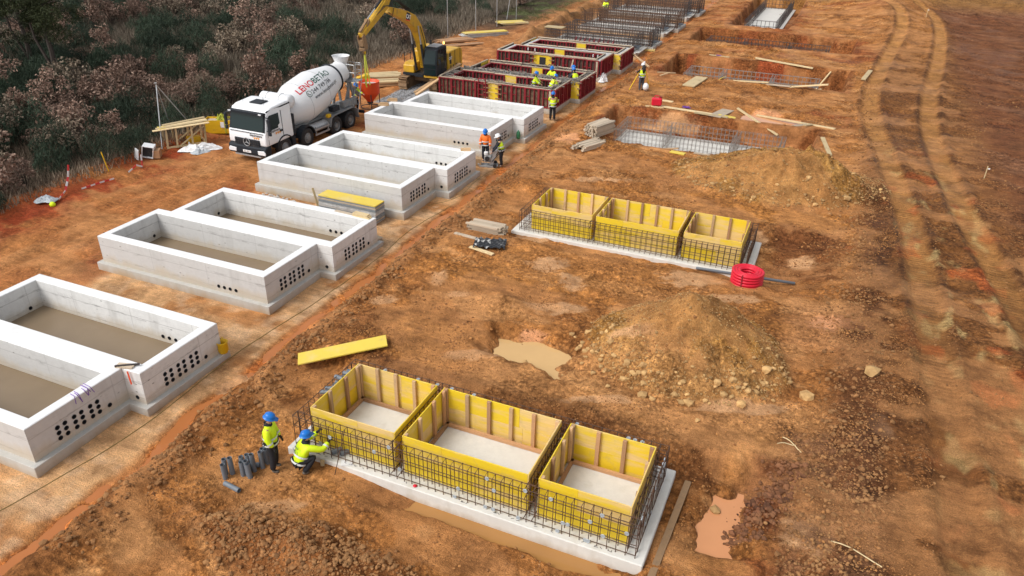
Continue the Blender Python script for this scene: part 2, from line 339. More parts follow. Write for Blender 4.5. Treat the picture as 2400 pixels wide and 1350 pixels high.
def soil_mat():
    m, nt, b = nodes_of('soil')
    v = coord(nt, 'World'); at = N(nt, 'Attribute', attribute_name='soil'); aw = N(nt, 'Attribute', attribute_name='soil_data')
    sp = N(nt, 'SeparateColor'); nt.links.new(aw.outputs['Color'], sp.inputs[0])   # r wet, g cleat mask, b rough
    ac = N(nt, 'Attribute', attribute_name='cleat')
    n1 = noise(nt, 1.1, 8, .68, v); n2 = noise(nt, 7, 6, .7, v); n3 = noise(nt, 30, 4, .65, v)
    c = mixc(nt, 1.0, at.outputs['Color'], ramp(nt, n1, [(.34, (.60, .57, .54)), (.5, (1.0, 1.0, 1.0)), (.66, (1.30, 1.30, 1.28))]), 'MULTIPLY')
    k = ramp(nt, n2, [(.36, (.58, .55, .52)), (.5, (1, 1, 1)), (.64, (1.38, 1.40, 1.42))])
    c = mixc(nt, sp.outputs[2], c, mixc(nt, 1.0, c, k, 'MULTIPLY'))
    c = mixc(nt, 1.0, c, ramp(nt, n3, [(.36, .76), (.64, 1.22)]), 'MULTIPLY')
    sx = noise(nt, 3.2, 6, .7, v, (.22, 1.6, 1)); c = mixc(nt, .55, c, mixc(nt, 1.0, c, ramp(nt, sx, [(.38, (.70, .68, .66)), (.5, (1, 1, 1)), (.62, (1.24, 1.24, 1.24))]), 'MULTIPLY'))
    nv = N(nt, 'TexNoise', Scale=5.0, Detail=2.0); nt.links.new(v, nv.inputs['Vector']); dv = N(nt, 'VectorMath', operation='MULTIPLY_ADD'); nt.links.new(nv.outputs['Color'], dv.inputs[0]); dv.inputs[1].default_value = (.18, .18, .18); nt.links.new(v, dv.inputs[2])
    v1 = N(nt, 'TexVoronoi', Scale=8.5); nt.links.new(dv.outputs[0], v1.inputs['Vector'])
    crk = ramp(nt, v1.outputs['Distance'], [(.12, (1.16, 1.15, 1.13)), (.42, (1, 1, 1)), (.66, (.60, .57, .54))])
    cmk = mixc(nt, 1.0, ramp(nt, noise(nt, .8, 3, .6, v), [(.44, .15), (.56, 1)]), sp.outputs[2], 'MULTIPLY')
    c = mixc(nt, cmk, c, mixc(nt, 1.0, c, crk, 'MULTIPLY'))
    # small stones
    vo = N(nt, 'TexVoronoi', Scale=11); nt.links.new(v, vo.inputs['Vector'])
    st = mixc(nt, 1.0, ramp(nt, vo.outputs['Distance'], [(.16, 1), (.26, 0)]), ramp(nt, n1, [(.50, 0), (.66, 1)]), 'MULTIPLY')
    st = mixc(nt, 1.0, st, sp.outputs[2], 'MULTIPLY')
    c = mixc(nt, st, c, mixc(nt, .5, c, (.50, .36, .21)))
    # cleat marks across the ruts
    sn = N(nt, 'Math', operation='SINE'); ml = N(nt, 'Math', operation='MULTIPLY_ADD'); ml.inputs[1].default_value = 2 * PI / .19
    nt.links.new(ac.outputs['Fac'], ml.inputs[0]); nt.links.new(N_scaled(nt, n2, 7), ml.inputs[2]); nt.links.new(ml.outputs[0], sn.inputs[0])
    cm = N(nt, 'Math', operation='MULTIPLY'); nt.links.new(sn.outputs[0], cm.inputs[0]); nt.links.new(sp.outputs[1], cm.inputs[1])
    nt.links.new(c, b.inputs['Base Color'])
    rg = N(nt, 'MapRange'); rg.inputs[3].default_value = .88; rg.inputs[4].default_value = .42; nt.links.new(sp.outputs[0], rg.inputs[0]); nt.links.new(rg.outputs[0], b.inputs['Roughness'])
    b.inputs['Specular IOR Level'].default_value = .16
    h = N(nt, 'Math', operation='MULTIPLY_ADD'); nt.links.new(n2, h.inputs[0]); nt.links.new(sp.outputs[2], h.inputs[1]); nt.links.new(n3, h.inputs[2])
    h2 = N(nt, 'Math', operation='MULTIPLY_ADD'); nt.links.new(cm.outputs[0], h2.inputs[0]); h2.inputs[1].default_value = .35; nt.links.new(h.outputs[0], h2.inputs[2])
    iv = N(nt, 'Math', operation='MULTIPLY'); nt.links.new(v1.outputs['Distance'], iv.inputs[0]); nt.links.new(cmk, iv.inputs[1])
    h3 = N(nt, 'Math', operation='MULTIPLY_ADD'); nt.links.new(iv.outputs[0], h3.inputs[0]); h3.inputs[1].default_value = -.9; nt.links.new(h2.outputs[0], h3.inputs[2])
    bump(nt, b, h3.outputs[0], .9, .06); return m
def N_scaled(nt, s, k):
    n = N(nt, 'Math', operation='MULTIPLY'); nt.links.new(s, n.inputs[0]); n.inputs[1].default_value = k; return n.outputs[0]
MT['soil'] = soil_mat()
# ------------------------------------------------------------------ terrain
_TA = np.arange(65536) / 65535.0 * 2 * np.pi
_TC, _TS = np.cos(_TA), np.sin(_TA)
def vnoise(x, y, s=0):
    """gradient noise, about -0.7..0.7"""
    ix = np.floor(x); iy = np.floor(y); fx = x - ix; fy = y - iy
    u = fx * fx * fx * (fx * (fx * 6 - 15) + 10); v = fy * fy * fy * (fy * (fy * 6 - 15) + 10)
    K1, K2 = np.uint32(374761393), np.uint32(668265263)
    X0 = np.atleast_1d(ix).astype(np.int64).astype(np.uint32) * K1 + np.uint32((s * 974634541) & 0xFFFFFFFF); Y0 = np.atleast_1d(iy).astype(np.int64).astype(np.uint32) * K2
    def g(a, b):
        h = (X0 + K1 if a else X0) + (Y0 + K2 if b else Y0)
        h = (h ^ (h >> np.uint32(13))) * np.uint32(1274126177)
        k = (h ^ (h >> np.uint32(16))) & np.uint32(0xFFFF)
        return _TC[k] * (fx - a) + _TS[k] * (fy - b)
    return (g(0, 0) * (1 - u) + g(1, 0) * u) * (1 - v) + (g(0, 1) * (1 - u) + g(1, 1) * u) * v

def fbm(x, y, scale, octs=4, s=0, gain=.5):
    t = 0; a = 1.0; f = 1.0 / scale
    for k in range(octs):
        t = t + a * vnoise(x * f + 13.7 * k, y * f - 7.1 * k, s + k); a *= gain; f *= 2.03
    return t

def sst(a, b, x):
    t = np.clip((x - a) / (b - a), 0, 1); return t * t * (3 - 2 * t)

def rect(x, y, x0, x1, y0, y1, w=.3):
    """1 inside a rectangle, falling to 0 over w outside"""
    d = np.maximum(np.maximum(x0 - x, x - x1), np.maximum(y0 - y, y - y1))
    return 1 - sst(0, w, d)

def zl(y): return -.51 + .0218 * np.minimum(y, 130)
def zr(y): return .1 + .0145 * np.minimum(y, 130)

RUT_A = np.array([(4.9, 8), (4.57, 14.75), (4.35, 22), (3.99, 31.5), (3.0, 41.6), (2.2, 50), (2.18, 56.7), (3.1, 68), (4.2, 80), (3.6, 90), (.7, 97), (-4, 101)])
RUT_B = np.array([(8.6, 8), (8.0, 15), (7.22, 25.3), (6.4, 32), (5.87, 37), (5.3, 46), (5.51, 55), (6.6, 67), (7.4, 80), (7.0, 90), (5.0, 96.5), (1.5, 103)])
def smooth_line(p, n=160):
    t = np.arange(len(p)); tt = np.linspace(0, len(p) - 1, n)
    i = np.clip(tt.astype(int), 0, len(p) - 2); f = (tt - i)[:, None]
    m = np.gradient(p, axis=0)
    return (2*f**3-3*f**2+1)*p[i] + (f**3-2*f**2+f)*m[i] + (-2*f**3+3*f**2)*p[i+1] + (f**3-f**2)*m[i+1]
RUT_A = smooth_line(RUT_A); RUT_B = smooth_line(RUT_B)

def line_dist(x, y, P):
    """signed distance across and length along a polyline that runs mainly in +Y"""
    yy = P[:, 1]; xs = np.interp(y, yy, P[:, 0])
    s = np.concatenate([[0], np.cumsum(np.hypot(*np.diff(P, axis=0).T))])
    dx = np.gradient(P[:, 0]) / np.maximum(np.gradient(yy), .05)
    c = 1 / np.sqrt(1 + np.interp(y, yy, dx) ** 2)
    return (x - xs) * c, np.interp(y, yy, s) - (x - xs) * np.interp(y, yy, dx) * c * c

MOUNDS = [(-2.6, 20.3, 3.0, 2.6, 2.0), (-1.8, 36.4, 4.8, 3.0, 1.7), (-8.6, 9.2, 3.3, 1.15, .5), (-.2, 35.6, 2.6, 2.0, .7), (-8.9, 20.6, 1.5, .9, .35)]
def mound(x, y, m):
    cx, cy, rx, ry, h = m
    wx = x + .35 * fbm(x, y, 1.7, 3, 31); wy = y + .35 * fbm(x, y, 1.7, 3, 47)
    r = np.hypot((wx - cx) / rx, (wy - cy) / ry)
    a = np.arctan2(wy - cy, wx - cx)
    return h * np.clip(1.08 - r, 0, .78 if rx > 4 else 1.05) ** 1.08 * (1 + .16 * vnoise(a * 3.2, r * 1.3, 35) * sst(.1, .4, r))

PITS = [(-12.0, -.9, 40.3, 45.2, .10), (-11.9, .2, 56.2, 62.2, -.1), (-12.4, .3, 69.2, 74.6, .15), (-10.3, -5.6, 78.3, 98.5, .75)]

def ground(x, y, detail=True):
    x = np.asarray(x, float); y = np.asarray(y, float)
    wob = .5 * fbm(x, y, 4.0, 3, 3) if detail else 0
    wob2 = .22 * fbm(x, y, 1.3, 3, 9) if detail else 0
    L = zl(y); Rr = zr(y)
    xb = x + wob * .5 + wob2
    side = sst(-15.0, -14.15, xb)
    lvl = Rr + .0 * x
    # terraces of the right side: lower shelves for the two timber forms, higher ground between them
    hi = sst(15.45, 16.15, y + wob * .35 + wob2 * .6) * (1 - sst(25.2, 26.6, y + wob * .6))
    hi = np.maximum(hi, sst(30.3, 31.2, y + wob * .3 + wob2))
    right = sst(-.9, 1.6, x + wob * .5)
    hi = np.maximum(hi, right * .9)
    hi = hi * sst(-14.2, -12.6, x + wob * .3)
    lvl = lvl + hi * (.42 - .1 * sst(40, 60, y))
    # climb towards the haul road and the far slope
    lvl = lvl + .35 * sst(.5, 3.2, x) + .02 * np.clip(x - 9, 0, 60)
    lvl = lvl + 1.5 * sst(92, 108, y) * sst(-18, -4, x) + 1.0 * sst(73, 92, y + .8 * x) * sst(-5.5, 3, x) * (1 - sst(3, 10, x))
    z = L * (1 - side) + lvl * side
    # bank ridge beside the drainage channel, and the channel itself
    ridge = np.exp(-((xb + 13.75) / .42) ** 2) * (.24 + .22 * (fbm(x, y, 1.1, 3, 5) if detail else 0)) * (1 - .5 * sst(45, 70, y))
    z = z + ridge
    z = z - .13 * np.exp(-((xb + 15.05) / .24) ** 2) * (.65 + (1.5 * fbm(x, y, 2.2, 3, 15) if detail else 0))
    # pits
    for (x0, x1, y0, y1, fl) in PITS:
        k = rect(x + wob2 * .7 + wob * .2, y + wob2 * .7 + wob * .2, x0, x1, y0, y1, .45)
        z = z * (1 - k) + np.minimum(z, fl) * k
        rim = rect(x, y, x0 - .9, x1 + .9, y0 - .9, y1 + .7, .8) - rect(x, y, x0 - .1, x1 + .1, y0 - .1, y1 + .1, .35)
        z = z + np.clip(rim, 0, 1) * .10 * (1 + 2 * wob2)
    z = z - .36 * rect(x + wob * .5, y + wob * .5, -10.8, -4.5, 38.9, 41, .7) * (1 - rect(x, y, -12, -.9, 40.4, 45.2, .1))
    # small trench in front of the near form, pocket to its right
    z = z + .07 * rect(x, y + wob2 * .5, -10.9, -1.5, 10.9, 12.0, .35)
    z = z - .27 * rect(x, y + wob2 * .8, -12, -1.9, 11.5, 12.0, .22) * sst(-9.6, -6.8, x + wob2)
    z = z + .10 * rect(x, y, -1.3, .3, 10.5, 12.7, .5)
    z = z - .30 * rect(x + wob2, y + wob2, -.75 + .0 * y, -.02, 13.2, 15.0, .3)
    z = z - .30 * rect(x + wob2, y + wob2, -.1, .9, 15.3, 16.0, .35)
    z = z + .16 * np.exp(-((x - .45) / .35) ** 2 - ((y - 15.1) / .7) ** 2)
    z = z - .50 * rect(x + 3 * wob2 + .8 * wob, y + 2.4 * wob2 - .6 * wob, -7.9, -6.1, 18.15, 18.8, .9)
    z = z - .12 * rect(x + wob2, y + wob2, -1.9, .6, 26.8, 29.0, .7)
    z = z - .30 * rect(x + wob2, y + wob2, -4.6, -2.0, 46.8, 48.0, .8)
    # spoil heaps
    for m in MOUNDS: z = np.maximum(z, z + mound(x, y, m)) if detail else z + 0
    # haul road ruts
    da, sa = line_dist(x, y, RUT_A); db, sb = line_dist(x, y, RUT_B)
    road = (y < 104)
    for d in (da, db):
        z = z - road * .10 * np.exp(-(d / .46) ** 8) + road * .07 * np.exp(-((np.abs(d) - .70) / .17) ** 2) * (1 + 3 * wob2)
    z = z + (.85 + (.7 * fbm(x, y, 2.2, 3, 88) if detail else 0)) * np.exp(-((x + 25.7 + .3 * wob) / .95) ** 2) * sst(60, 65, y) * (1 - sst(86, 92, y))
    # left verge: soil lip, then rough scrubland
    vg = sst(-32.0, -33.6, x + wob)
    z = z + .35 * np.exp(-((x + 33.2 + wob) / .8) ** 2) * sst(10, 20, y) * (1 - sst(38, 44, y))
    z = z + vg * (.012 * np.clip(-33 - x, 0, 60))
    if detail:
        pad = rect(x, y, -31, -15.6, -20, 100, .6)
        rough = (1 - .8 * pad) * (1 - .55 * road * np.maximum(np.exp(-(da / .6) ** 4), np.exp(-(db / .6) ** 4)))
        loose = sst(.05, .35, fbm(x, y, 5.0, 3, 21)); rough = rough * (1 - .65 * sst(-.02, .14, fbm(x * .7 + .3 * y, y, 2.8, 3, 160)))
        z = z + rough * (.075 * fbm(x, y, 2.2, 3, 1) + (.06 + .08 * loose) * fbm(x, y, .55, 4, 2, .65))
        z = z + .02 * pad * fbm(x, y, 1.5, 3, 8)
        # long ridges left by the dozer between the pits, wheel ruts on the left lane
        mid = rect(x, y, -12.5, 0, 31.2, 80, 1.5) * (1 - sum(rect(x, y, p[0] - .8, p[1] + .8, p[2] - .8, p[3] + .8, .8) for p in PITS).clip(0, 1))
        z = z + mid * .17 * np.abs(fbm(x * .16, y + .05 * x, .9, 2, 77)) * (.6 + fbm(x, y, .4, 2, 78))
        for xr in (-26.3, -28.1, -29.4, -30.9):
            z = z - .09 * np.exp(-((x - xr - .25 * vnoise(y * .12, y * 0 + xr, 4)) / .2) ** 2) * sst(12, 15, y)
        z = z + rough * .03 * (1 - np.abs(fbm(x, y, .9, 3, 91)) * 4).clip(-1, 1) * sst(-.1, .3, fbm(x, y, 6, 2, 92))
        for m in MOUNDS[:4]:
            k = sst(0, .15, mound(x, y, m))
            z = z + k * (.13 * fbm(x, y, .7, 4, 61, .62))
    return z

SMEARS = [(-8.51, 24.0, 0.88, 0.64, 0.42, 0), (-7.32, 23.03, 0.46, 0.77, 0.49, 0), (-3.46, 25.15, 1.18, 0.87, 0.45, 0), (-7.1, 21.09, 1.23, 0.4, 0.5, 0), (-10.6, 20.54, 0.45, 0.25, 0.34, 0), (-11.77, 21.33, 0.31, 0.64, 0.45, 0), (-7.4, 19.38, 0.48, 0.25, 0.27, 1), (-8.33, 17.64, 1.49, 0.36, 0.66, 0), (1.52, 23.83, 0.97, 0.58, 0.22, 1), (-1.8, 24.23, 1.19, 0.34, 0.41, 0), (-4.2, 19.44, 0.82, 0.25, -0.17, 0), (-10.28, 10.16, 0.78, 0.32, 0.5, 0), (1.48, 14.05, 0.7, 0.74, 0.19, 0), (-0.49, 18.12, 1.51, 0.25, 0.39, 0), (-4.38, 16.83, 1.19, 0.25, 0.42, 0), (-13.04, 38.55, 0.73, 0.92, 0.04, 1), (-3.5, 48.14, 1.0, 1.14, 0.28, 1), (-10.2, 26.52, 0.68, 0.83, 0.84, 0), (-12.78, 19.21, 0.53, 0.4, 0.27, 0), (2.8, 18.34, 0.32, 0.69, 0.32, 0), (0.14, 28.85, 0.61, 0.73, -0.16, 0), (-10.65, 13.11, 0.23, 0.41, 0.36, 0), (-9.1, 45.35, 2.05, 0.25, 0.06, 0), (-9.58, 33.08, 1.62, 0.29, 0.4, 0), (-1.69, 30.45, 0.34, 0.46, 0.3, 0), (-14.96, 14.29, 0.47, 0.74, -0.38, 0)]      # x, y, half length, half width, direction, 0 tan / 1 pinkish
def smear_mask(x, y, hf, kind=None):
    k = 0 * x
    for (cx, cy, a, b, t, kd) in SMEARS:
        if kind is not None and kd != kind: continue
        u = (x - cx) * math.cos(t) + (y - cy) * math.sin(t); v = -(x - cx) * math.sin(t) + (y - cy) * math.cos(t)
        st = vnoise(u * .5 + cx, v * 7, 37)
        k = np.maximum(k, 1 - sst(.62, 1.05, np.hypot(u / a, v / b) + .35 * st + .9 * hf))
    return k

def mix(a, b, k):
    return a * (1 - k[..., None]) + np.array(b) * k[..., None]

def ground_colour(x, y, z):
    """albedo of the soil (linear), wetness, and cleat coordinate"""
    hf = .5 * fbm(x, y, .5, 3, 170)
    n1 = fbm(x, y, 7.0, 4, 101); n2 = fbm(x, y, 2.1, 4, 102); n3 = fbm(x, y, .8, 3, 103); n4 = fbm(x, y, 16, 3, 104)
    EARTH = (.300, .150, .060); DARK = (.150, .068, .030); PALE = (.46, .29, .16); RED = (.27, .085, .034); OCHRE = (.36, .185, .062)
    c = np.zeros(x.shape + (3,)) + np.array(EARTH)
    c = mix(c, OCHRE, sst(0, .35, n1) * .7)
    c = mix(c, DARK, sst(.10, .26, n2 + .3 * n4 + .35 * hf) * .5)
    c = mix(c, RED, sst(.16, .34, n4 + .35 * n2 + .3 * hf) * .5)
    c = mix(c, PALE, sst(.20, .30, fbm(x * .5 + .2 * y, y, 1.5, 4, 105) - .1 * n1 + .2 * hf) * .5)
    wob = .5 * fbm(x, y, 4.0, 3, 3); wob2 = .22 * fbm(x, y, 1.3, 3, 9); xb = x + wob * .5 + wob2
    # pad of the concrete row: pale trodden silt
    pad = sst(-24.8, -23.9, x + .04 * (y - 9) * 0 + wob * .4) * (1 - sst(-15.55, -15.2, xb)) * (1 - sst(84, 90, y))
    PAD = mix(np.zeros_like(c) + np.array((.47, .33, .22)), (.36, .20, .10), sst(.0, .35, n2))
    PAD = mix(PAD, (.50, .40, .33), sst(.0, .35, n3 + n1 * .6) * .6)
    c = mix(c, (1, 1, 1), pad * 0) ; c = c * (1 - pad[..., None]) + PAD * pad[..., None]
    # orange water seep along the channel, darker crumbly bank
    bank = np.exp(-((xb + 13.9) / .7) ** 4)
    c = mix(c, (.20, .095, .042), bank * .6)
    ch = np.exp(-((xb + 15.0) / .27) ** 4)
    c = mix(c, (.46, .17, .05), ch * (.55 + .45 * sst(-.2, .2, n2)))
    # left lane: reddish brown, with red verge
    lane = sst(-33.5, -32.5, x + wob) * (1 - sst(-25.2, -24.2, x + wob * .4))
    c = mix(c, (.345, .170, .078), lane * .72)
    c = mix(c, (.26, .058, .026), np.exp(-((x + 31.9 + wob) / 1.5) ** 2) * sst(-.3, .12, n2 + n1 + .25 - .02 * (y - 20)) * (1 - sst(30, 38, y)))
    c = mix(c, (.27, .09, .04), np.exp(-((x + 25.6 + wob) / .9) ** 2) * sst(-.1, .25, n2) * .8)
    c = mix(c, (.42, .25, .135), np.exp(-((x + 28.8 + .5 * wob) / .9) ** 2) * sst(-.2, .2, n1) * .7 * (1 - sst(60, 70, y)))
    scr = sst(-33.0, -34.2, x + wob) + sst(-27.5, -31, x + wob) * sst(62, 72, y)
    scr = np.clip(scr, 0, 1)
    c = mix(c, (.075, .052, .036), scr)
    gr = sst(-27.2, -28.6, x + wob) * sst(72, 76, y + wob) * (1 - sst(-27, -23, x) * 0)
    c = mix(c, (.10, .12, .045), gr * sst(-.15, .25, n2) * .8)
    c = mix(c, (.125, .085, .05), np.exp(-((x + 25.7 + .3 * wob) / 1.2) ** 4) * sst(60, 64, y) * (1 - sst(86, 92, y)) * .9)
    # crushed stone pad under the excavator
    gv = rect(x + wob2, y + wob2, -27.6, -24.2, 42.2, 49.0, .5)
    c = mix(c, (.27, .27, .27), gv * .9)
    # pits: red and dark freshly cut soil
    for (x0, x1, y0, y1, fl), rd in zip(PITS, (.3, .75, .25, .1)):
        k = rect(x, y, x0 - .5, x1 + .5, y0 - .3, y1 + .5, .5)
        c = mix(c, (.17, .068, .030), k * .75)
        c = mix(c, (.24, .05, .024), k * sst(.0, .3, n2 + .3 * n1) * .8 * rd)
    # spoil heaps: yellower, stonier
    for m in MOUNDS[:2] + MOUNDS[3:4]:
        k = sst(.02, .2, mound(x, y, m))
        c = mix(c, (.285, .172, .062), k * .95); c = mix(c, (.34, .225, .095), k * sst(.0, .2, n3 + n2 * .5 + .4 * hf) * .6); c = mix(c, (.225, .125, .042), k * sst(.05, .25, fbm(x, y, 1.2, 3, 171)) * .7)
    k = sst(.02, .15, mound(x, y, MOUNDS[2])); c = mix(c, (.19, .085, .036), k * .8)
    # cut banks behind the timber forms, their shade painted dark into the soil
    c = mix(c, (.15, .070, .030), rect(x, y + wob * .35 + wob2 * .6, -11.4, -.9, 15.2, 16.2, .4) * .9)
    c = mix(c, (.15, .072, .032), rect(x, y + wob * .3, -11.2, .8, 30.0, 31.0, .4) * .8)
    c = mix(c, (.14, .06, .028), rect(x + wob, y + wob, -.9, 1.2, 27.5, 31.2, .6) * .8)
    # ground in front of the near form: smooth damp ochre
    c = mix(c, (.40, .22, .095), rect(x + wob, y + wob, -12.5, -9.6, 10.3, 12.6, 1.0) * .6)
    c = mix(c, (.42, .26, .14), rect(x + wob, y + wob, -7.5, 1.5, 16.6, 18.6, 1.0) * .55)
    c = mix(c, (.40, .215, .09), rect(x + wob, y + wob, -10.5, -2.5, 23.0, 26.6, 1.0) * .5)
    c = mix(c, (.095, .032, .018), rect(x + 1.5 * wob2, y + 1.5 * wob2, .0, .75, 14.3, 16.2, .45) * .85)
    c = mix(c, (.17, .09, .055), rect(x + wob, y + wob, 1.0, 2.6, 11.5, 17.5, .8) * .6)
    c = mix(c, (.40, .24, .15), rect(x + wob, y + wob, .6, 1.9, 22.5, 24.5, .8) * .5)
    pm = rect(x, y, -8.8, -5.2, 17.2, 19.8, .8) * sst(.58, .45, z) + rect(x, y, -1.2, .3, 12.9, 15.3, .3) * sst(.26, .13, z)
    c = mix(c, (.30, .17, .085), np.clip(pm, 0, 1) * .7)
    sm0 = smear_mask(x, y, hf, 0); sm1 = smear_mask(x, y, hf, 1)
    c = mix(c, (.44, .30, .205), sm0 * .9); c = mix(c, (.52, .30, .20), sm1 * .9)
    # right: haul road and the dark brown field beyond it
    fld = sst(6.2, 7.8, x + 1.6 * wob - .5 * sst(60, 75, y)) * sst(33, 42, y + .8 * x)
    c = mix(c, (.118, .052, .030), fld * .88)
    c = mix(c, (.18, .10, .07), fld * sst(.12, .3, fbm(x + y, (y - x) * .2, 3, 3, 140)) * .7)
    c = mix(c, (.125, .060, .032), np.exp(-((x - 2.3 + .6 * wob - .02 * (y - 20)) / .75) ** 4) * .8 * (1 - sst(40, 55, y)))
    c = mix(c, (.20, .105, .045), sst(2.6, 3.4, x + wob) * (1 - sst(7, 9, x)) * .5)
    da, sa = line_dist(x, y, RUT_A); db, sb = line_dist(x, y, RUT_B)
    road = (y < 104) * 1.0
    between = np.clip(np.exp(-((x - (np.interp(y, RUT_A[:, 1], RUT_A[:, 0]) + np.interp(y, RUT_B[:, 1], RUT_B[:, 0])) / 2) / 1.9) ** 4), 0, 1) * road
    c = mix(c, (.30, .155, .060), between * .55)
    ra = np.exp(-(da / .5) ** 6) * road; rb = np.exp(-(db / .5) ** 6) * road
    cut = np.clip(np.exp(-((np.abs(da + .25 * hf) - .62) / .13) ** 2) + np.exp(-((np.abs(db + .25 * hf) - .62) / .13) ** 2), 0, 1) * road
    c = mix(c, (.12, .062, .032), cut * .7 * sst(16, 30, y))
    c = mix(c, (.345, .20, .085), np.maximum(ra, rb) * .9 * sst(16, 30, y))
    east = sst(1.6, 2.8, x + wob + .3 * hf) * (1 - sst(60, 80, y)) * (1 - .6 * np.maximum(ra, rb) * sst(24, 34, y))
    c = c * (1 - east[..., None] * np.array((.40, .42, .40)) * (1 - fld[..., None]))
    c = mix(c, (.155, .088, .058), rect(x + wob, y + wob + hf, 1.1, 2.3, 9, 17.8, .5) * sst(-.2, .05, n3 + hf) * .75)
    c = mix(c, (.40, .37, .22), between * sst(.22, .46, fbm(x * 1.3, y * .6, 1.1, 3, 150) + .12 * sst(40, 20, y)) * sst(48, 36, y) * .5)
    c = mix(c, (.36, .10, .035), between * sst(.2, .42, fbm(x, y * .7, 1.4, 3, 151)) * sst(46, 36, y) * .6)
    # far slope
    c = mix(c, (.24, .155, .062), sst(92, 99, y) * sst(-18, -12, x) * .6)
    far = sst(112, 125, y + .2 * x)
    c = mix(c, (.085, .10, .04), far)
    wet = np.clip(ch + .55 * sst(.05, .3, n1 - .1) + .5 * pad * sst(-.1, .3, n2) + .6 * np.maximum(sm0, sm1) + pm, 0, 1) * (1 - scr)
    cleat_m = np.maximum(ra, rb) * sst(14, 30, y) * (.45 + .55 * sst(-.1, .2, n2)); cleat_s = np.where(ra > rb, sa, sb)
    smooth = sst(-.02, .10, fbm(x * .7 + .3 * y, y, 2.8, 3, 160) + .3 * hf)
    c = mix(c, (.40, .235, .13), smooth * (1 - pad) * (1 - scr) * (1 - fld) * (1 - gv) * .42)
    rough = (1 - .45 * lane) * (1 - .75 * pad) * (1 - .8 * np.maximum(ra, rb)) * (1 - .7 * smooth) * (1 - .8 * np.maximum(sm0, sm1))
    warm = np.clip(1 - scr - gv - far, 0, 1)[..., None]
    c = c * (1 + warm * (np.array((1.27, 1.03, .73)) - 1))      # iron rich soil
    return np.clip(c, .01, .9), wet, cleat_m, cleat_s, rough
def axis(pieces):
    out = []
    for a, b, step in pieces: out.append(np.arange(a, b, step))
    return np.concatenate(out)
def grow(a, step, k, end):
    r = []; s = step
    while abs(a) < end: a += s; s *= k; r.append(a)
    return np.array(r)
def grid_mesh(name, xs, ys, Z, mats):
    nx, ny = len(xs), len(ys); X, Y = np.meshgrid(xs, ys)
    co = np.stack([X, Y, Z], -1).reshape(-1, 3)
    i = np.arange(nx * ny).reshape(ny, nx)
    q = np.stack([i[:-1, :-1], i[:-1, 1:], i[1:, 1:], i[1:, :-1]], -1).reshape(-1, 4)
    return np_mesh(name, co, q, mats)
def np_mesh(name, co, q, mats, smooth=True):
    me = bpy.data.meshes.new(name); k = q.shape[1]
    me.vertices.add(len(co)); me.vertices.foreach_set('co', co.astype(np.float32).ravel())
    me.loops.add(q.size); me.loops.foreach_set('vertex_index', q.astype(np.int32).ravel())
    me.polygons.add(len(q)); me.polygons.foreach_set('loop_start', np.arange(0, q.size, k, dtype=np.int32)); 
    me.polygons.foreach_set('use_smooth', np.full(len(q), smooth))
    for m in (mats if isinstance(mats, (list, tuple)) else [mats]): me.materials.append(m)
    me.update(); me.validate(); return me
GRID = []
def build_ground():
    xs = axis([(-35, -16.4, .15), (-16.4, 8.4, .075), (8.4, 16, .16)])
    xs = np.concatenate([grow(-35, -.25, 1.06, 1500)[::-1], xs, grow(16, .25, 1.07, 1500)])
    ys = axis([(6.6, 28, .075), (28, 46, .11), (46, 64, .16), (64, 100, .26), (100, 112, .5)])
    ys = np.concatenate([grow(6.6, -.2, 1.14, 1500)[::-1], ys, grow(112, .6, 1.09, 1800)])
    X, Y = np.meshgrid(xs, ys); Z = ground(X, Y)
    Z = np.where(Y < 6, np.minimum(Z, 3), Z)
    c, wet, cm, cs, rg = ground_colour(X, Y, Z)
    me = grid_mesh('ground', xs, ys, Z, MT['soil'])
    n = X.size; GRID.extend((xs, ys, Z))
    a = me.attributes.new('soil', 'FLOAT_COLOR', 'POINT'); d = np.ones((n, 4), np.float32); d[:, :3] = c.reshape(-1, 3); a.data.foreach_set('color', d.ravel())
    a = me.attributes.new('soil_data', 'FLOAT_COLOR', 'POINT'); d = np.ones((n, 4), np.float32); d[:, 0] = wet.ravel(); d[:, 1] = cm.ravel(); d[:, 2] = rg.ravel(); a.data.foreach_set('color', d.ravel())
    a = me.attributes.new('cleat', 'FLOAT', 'POINT'); a.data.foreach_set('value', cs.ravel().astype(np.float32))
    tag(link('ground', me), 'reddish brown trodden building site soil with ruts and spoil heaps', None, None, 'structure')
build_ground()
def gz(x, y):
    """height of the ground mesh itself"""
    xs, ys, Z = GRID; i = int(np.clip(np.searchsorted(xs, x) - 1, 0, len(xs) - 2)); j = int(np.clip(np.searchsorted(ys, y) - 1, 0, len(ys) - 2))
    u = (x - xs[i]) / (xs[i + 1] - xs[i]); v = (y - ys[j]) / (ys[j + 1] - ys[j])
    return float((Z[j, i] * (1 - u) + Z[j, i + 1] * u) * (1 - v) + (Z[j + 1, i] * (1 - u) + Z[j + 1, i + 1] * u) * v)
def water_sheet(name, x0, x1, y0, y1, z, mat, label):
    m = MB(); m.add([(x0, y0, z), (x1, y0, z), (x1, y1, z), (x0, y1, z)], [(0, 1, 2, 3)])
    tag(m.obj(name, mat), label, None, None, 'structure')
water_sheet('puddle', -9.6, -4.4, 16.6, 20.6, .45, MT['water_pale'], 'pale silty puddle beside the near spoil heap')
water_sheet('puddle', -1.4, .5, 12.6, 15.45, .125, MT['water_pink'], 'pinkish puddle in the hollow right of the near form')
water_sheet('puddle', -9.2, -1.35, 11.0, 11.95, .115, MT['water_brown'], 'brown water standing along the near concrete slab')
water_sheet('puddle', -5.0, -1.6, 46.4, 48.4, 1.02, MT['water_pink'], 'pinkish puddle between the timber planks')
_m = MB()
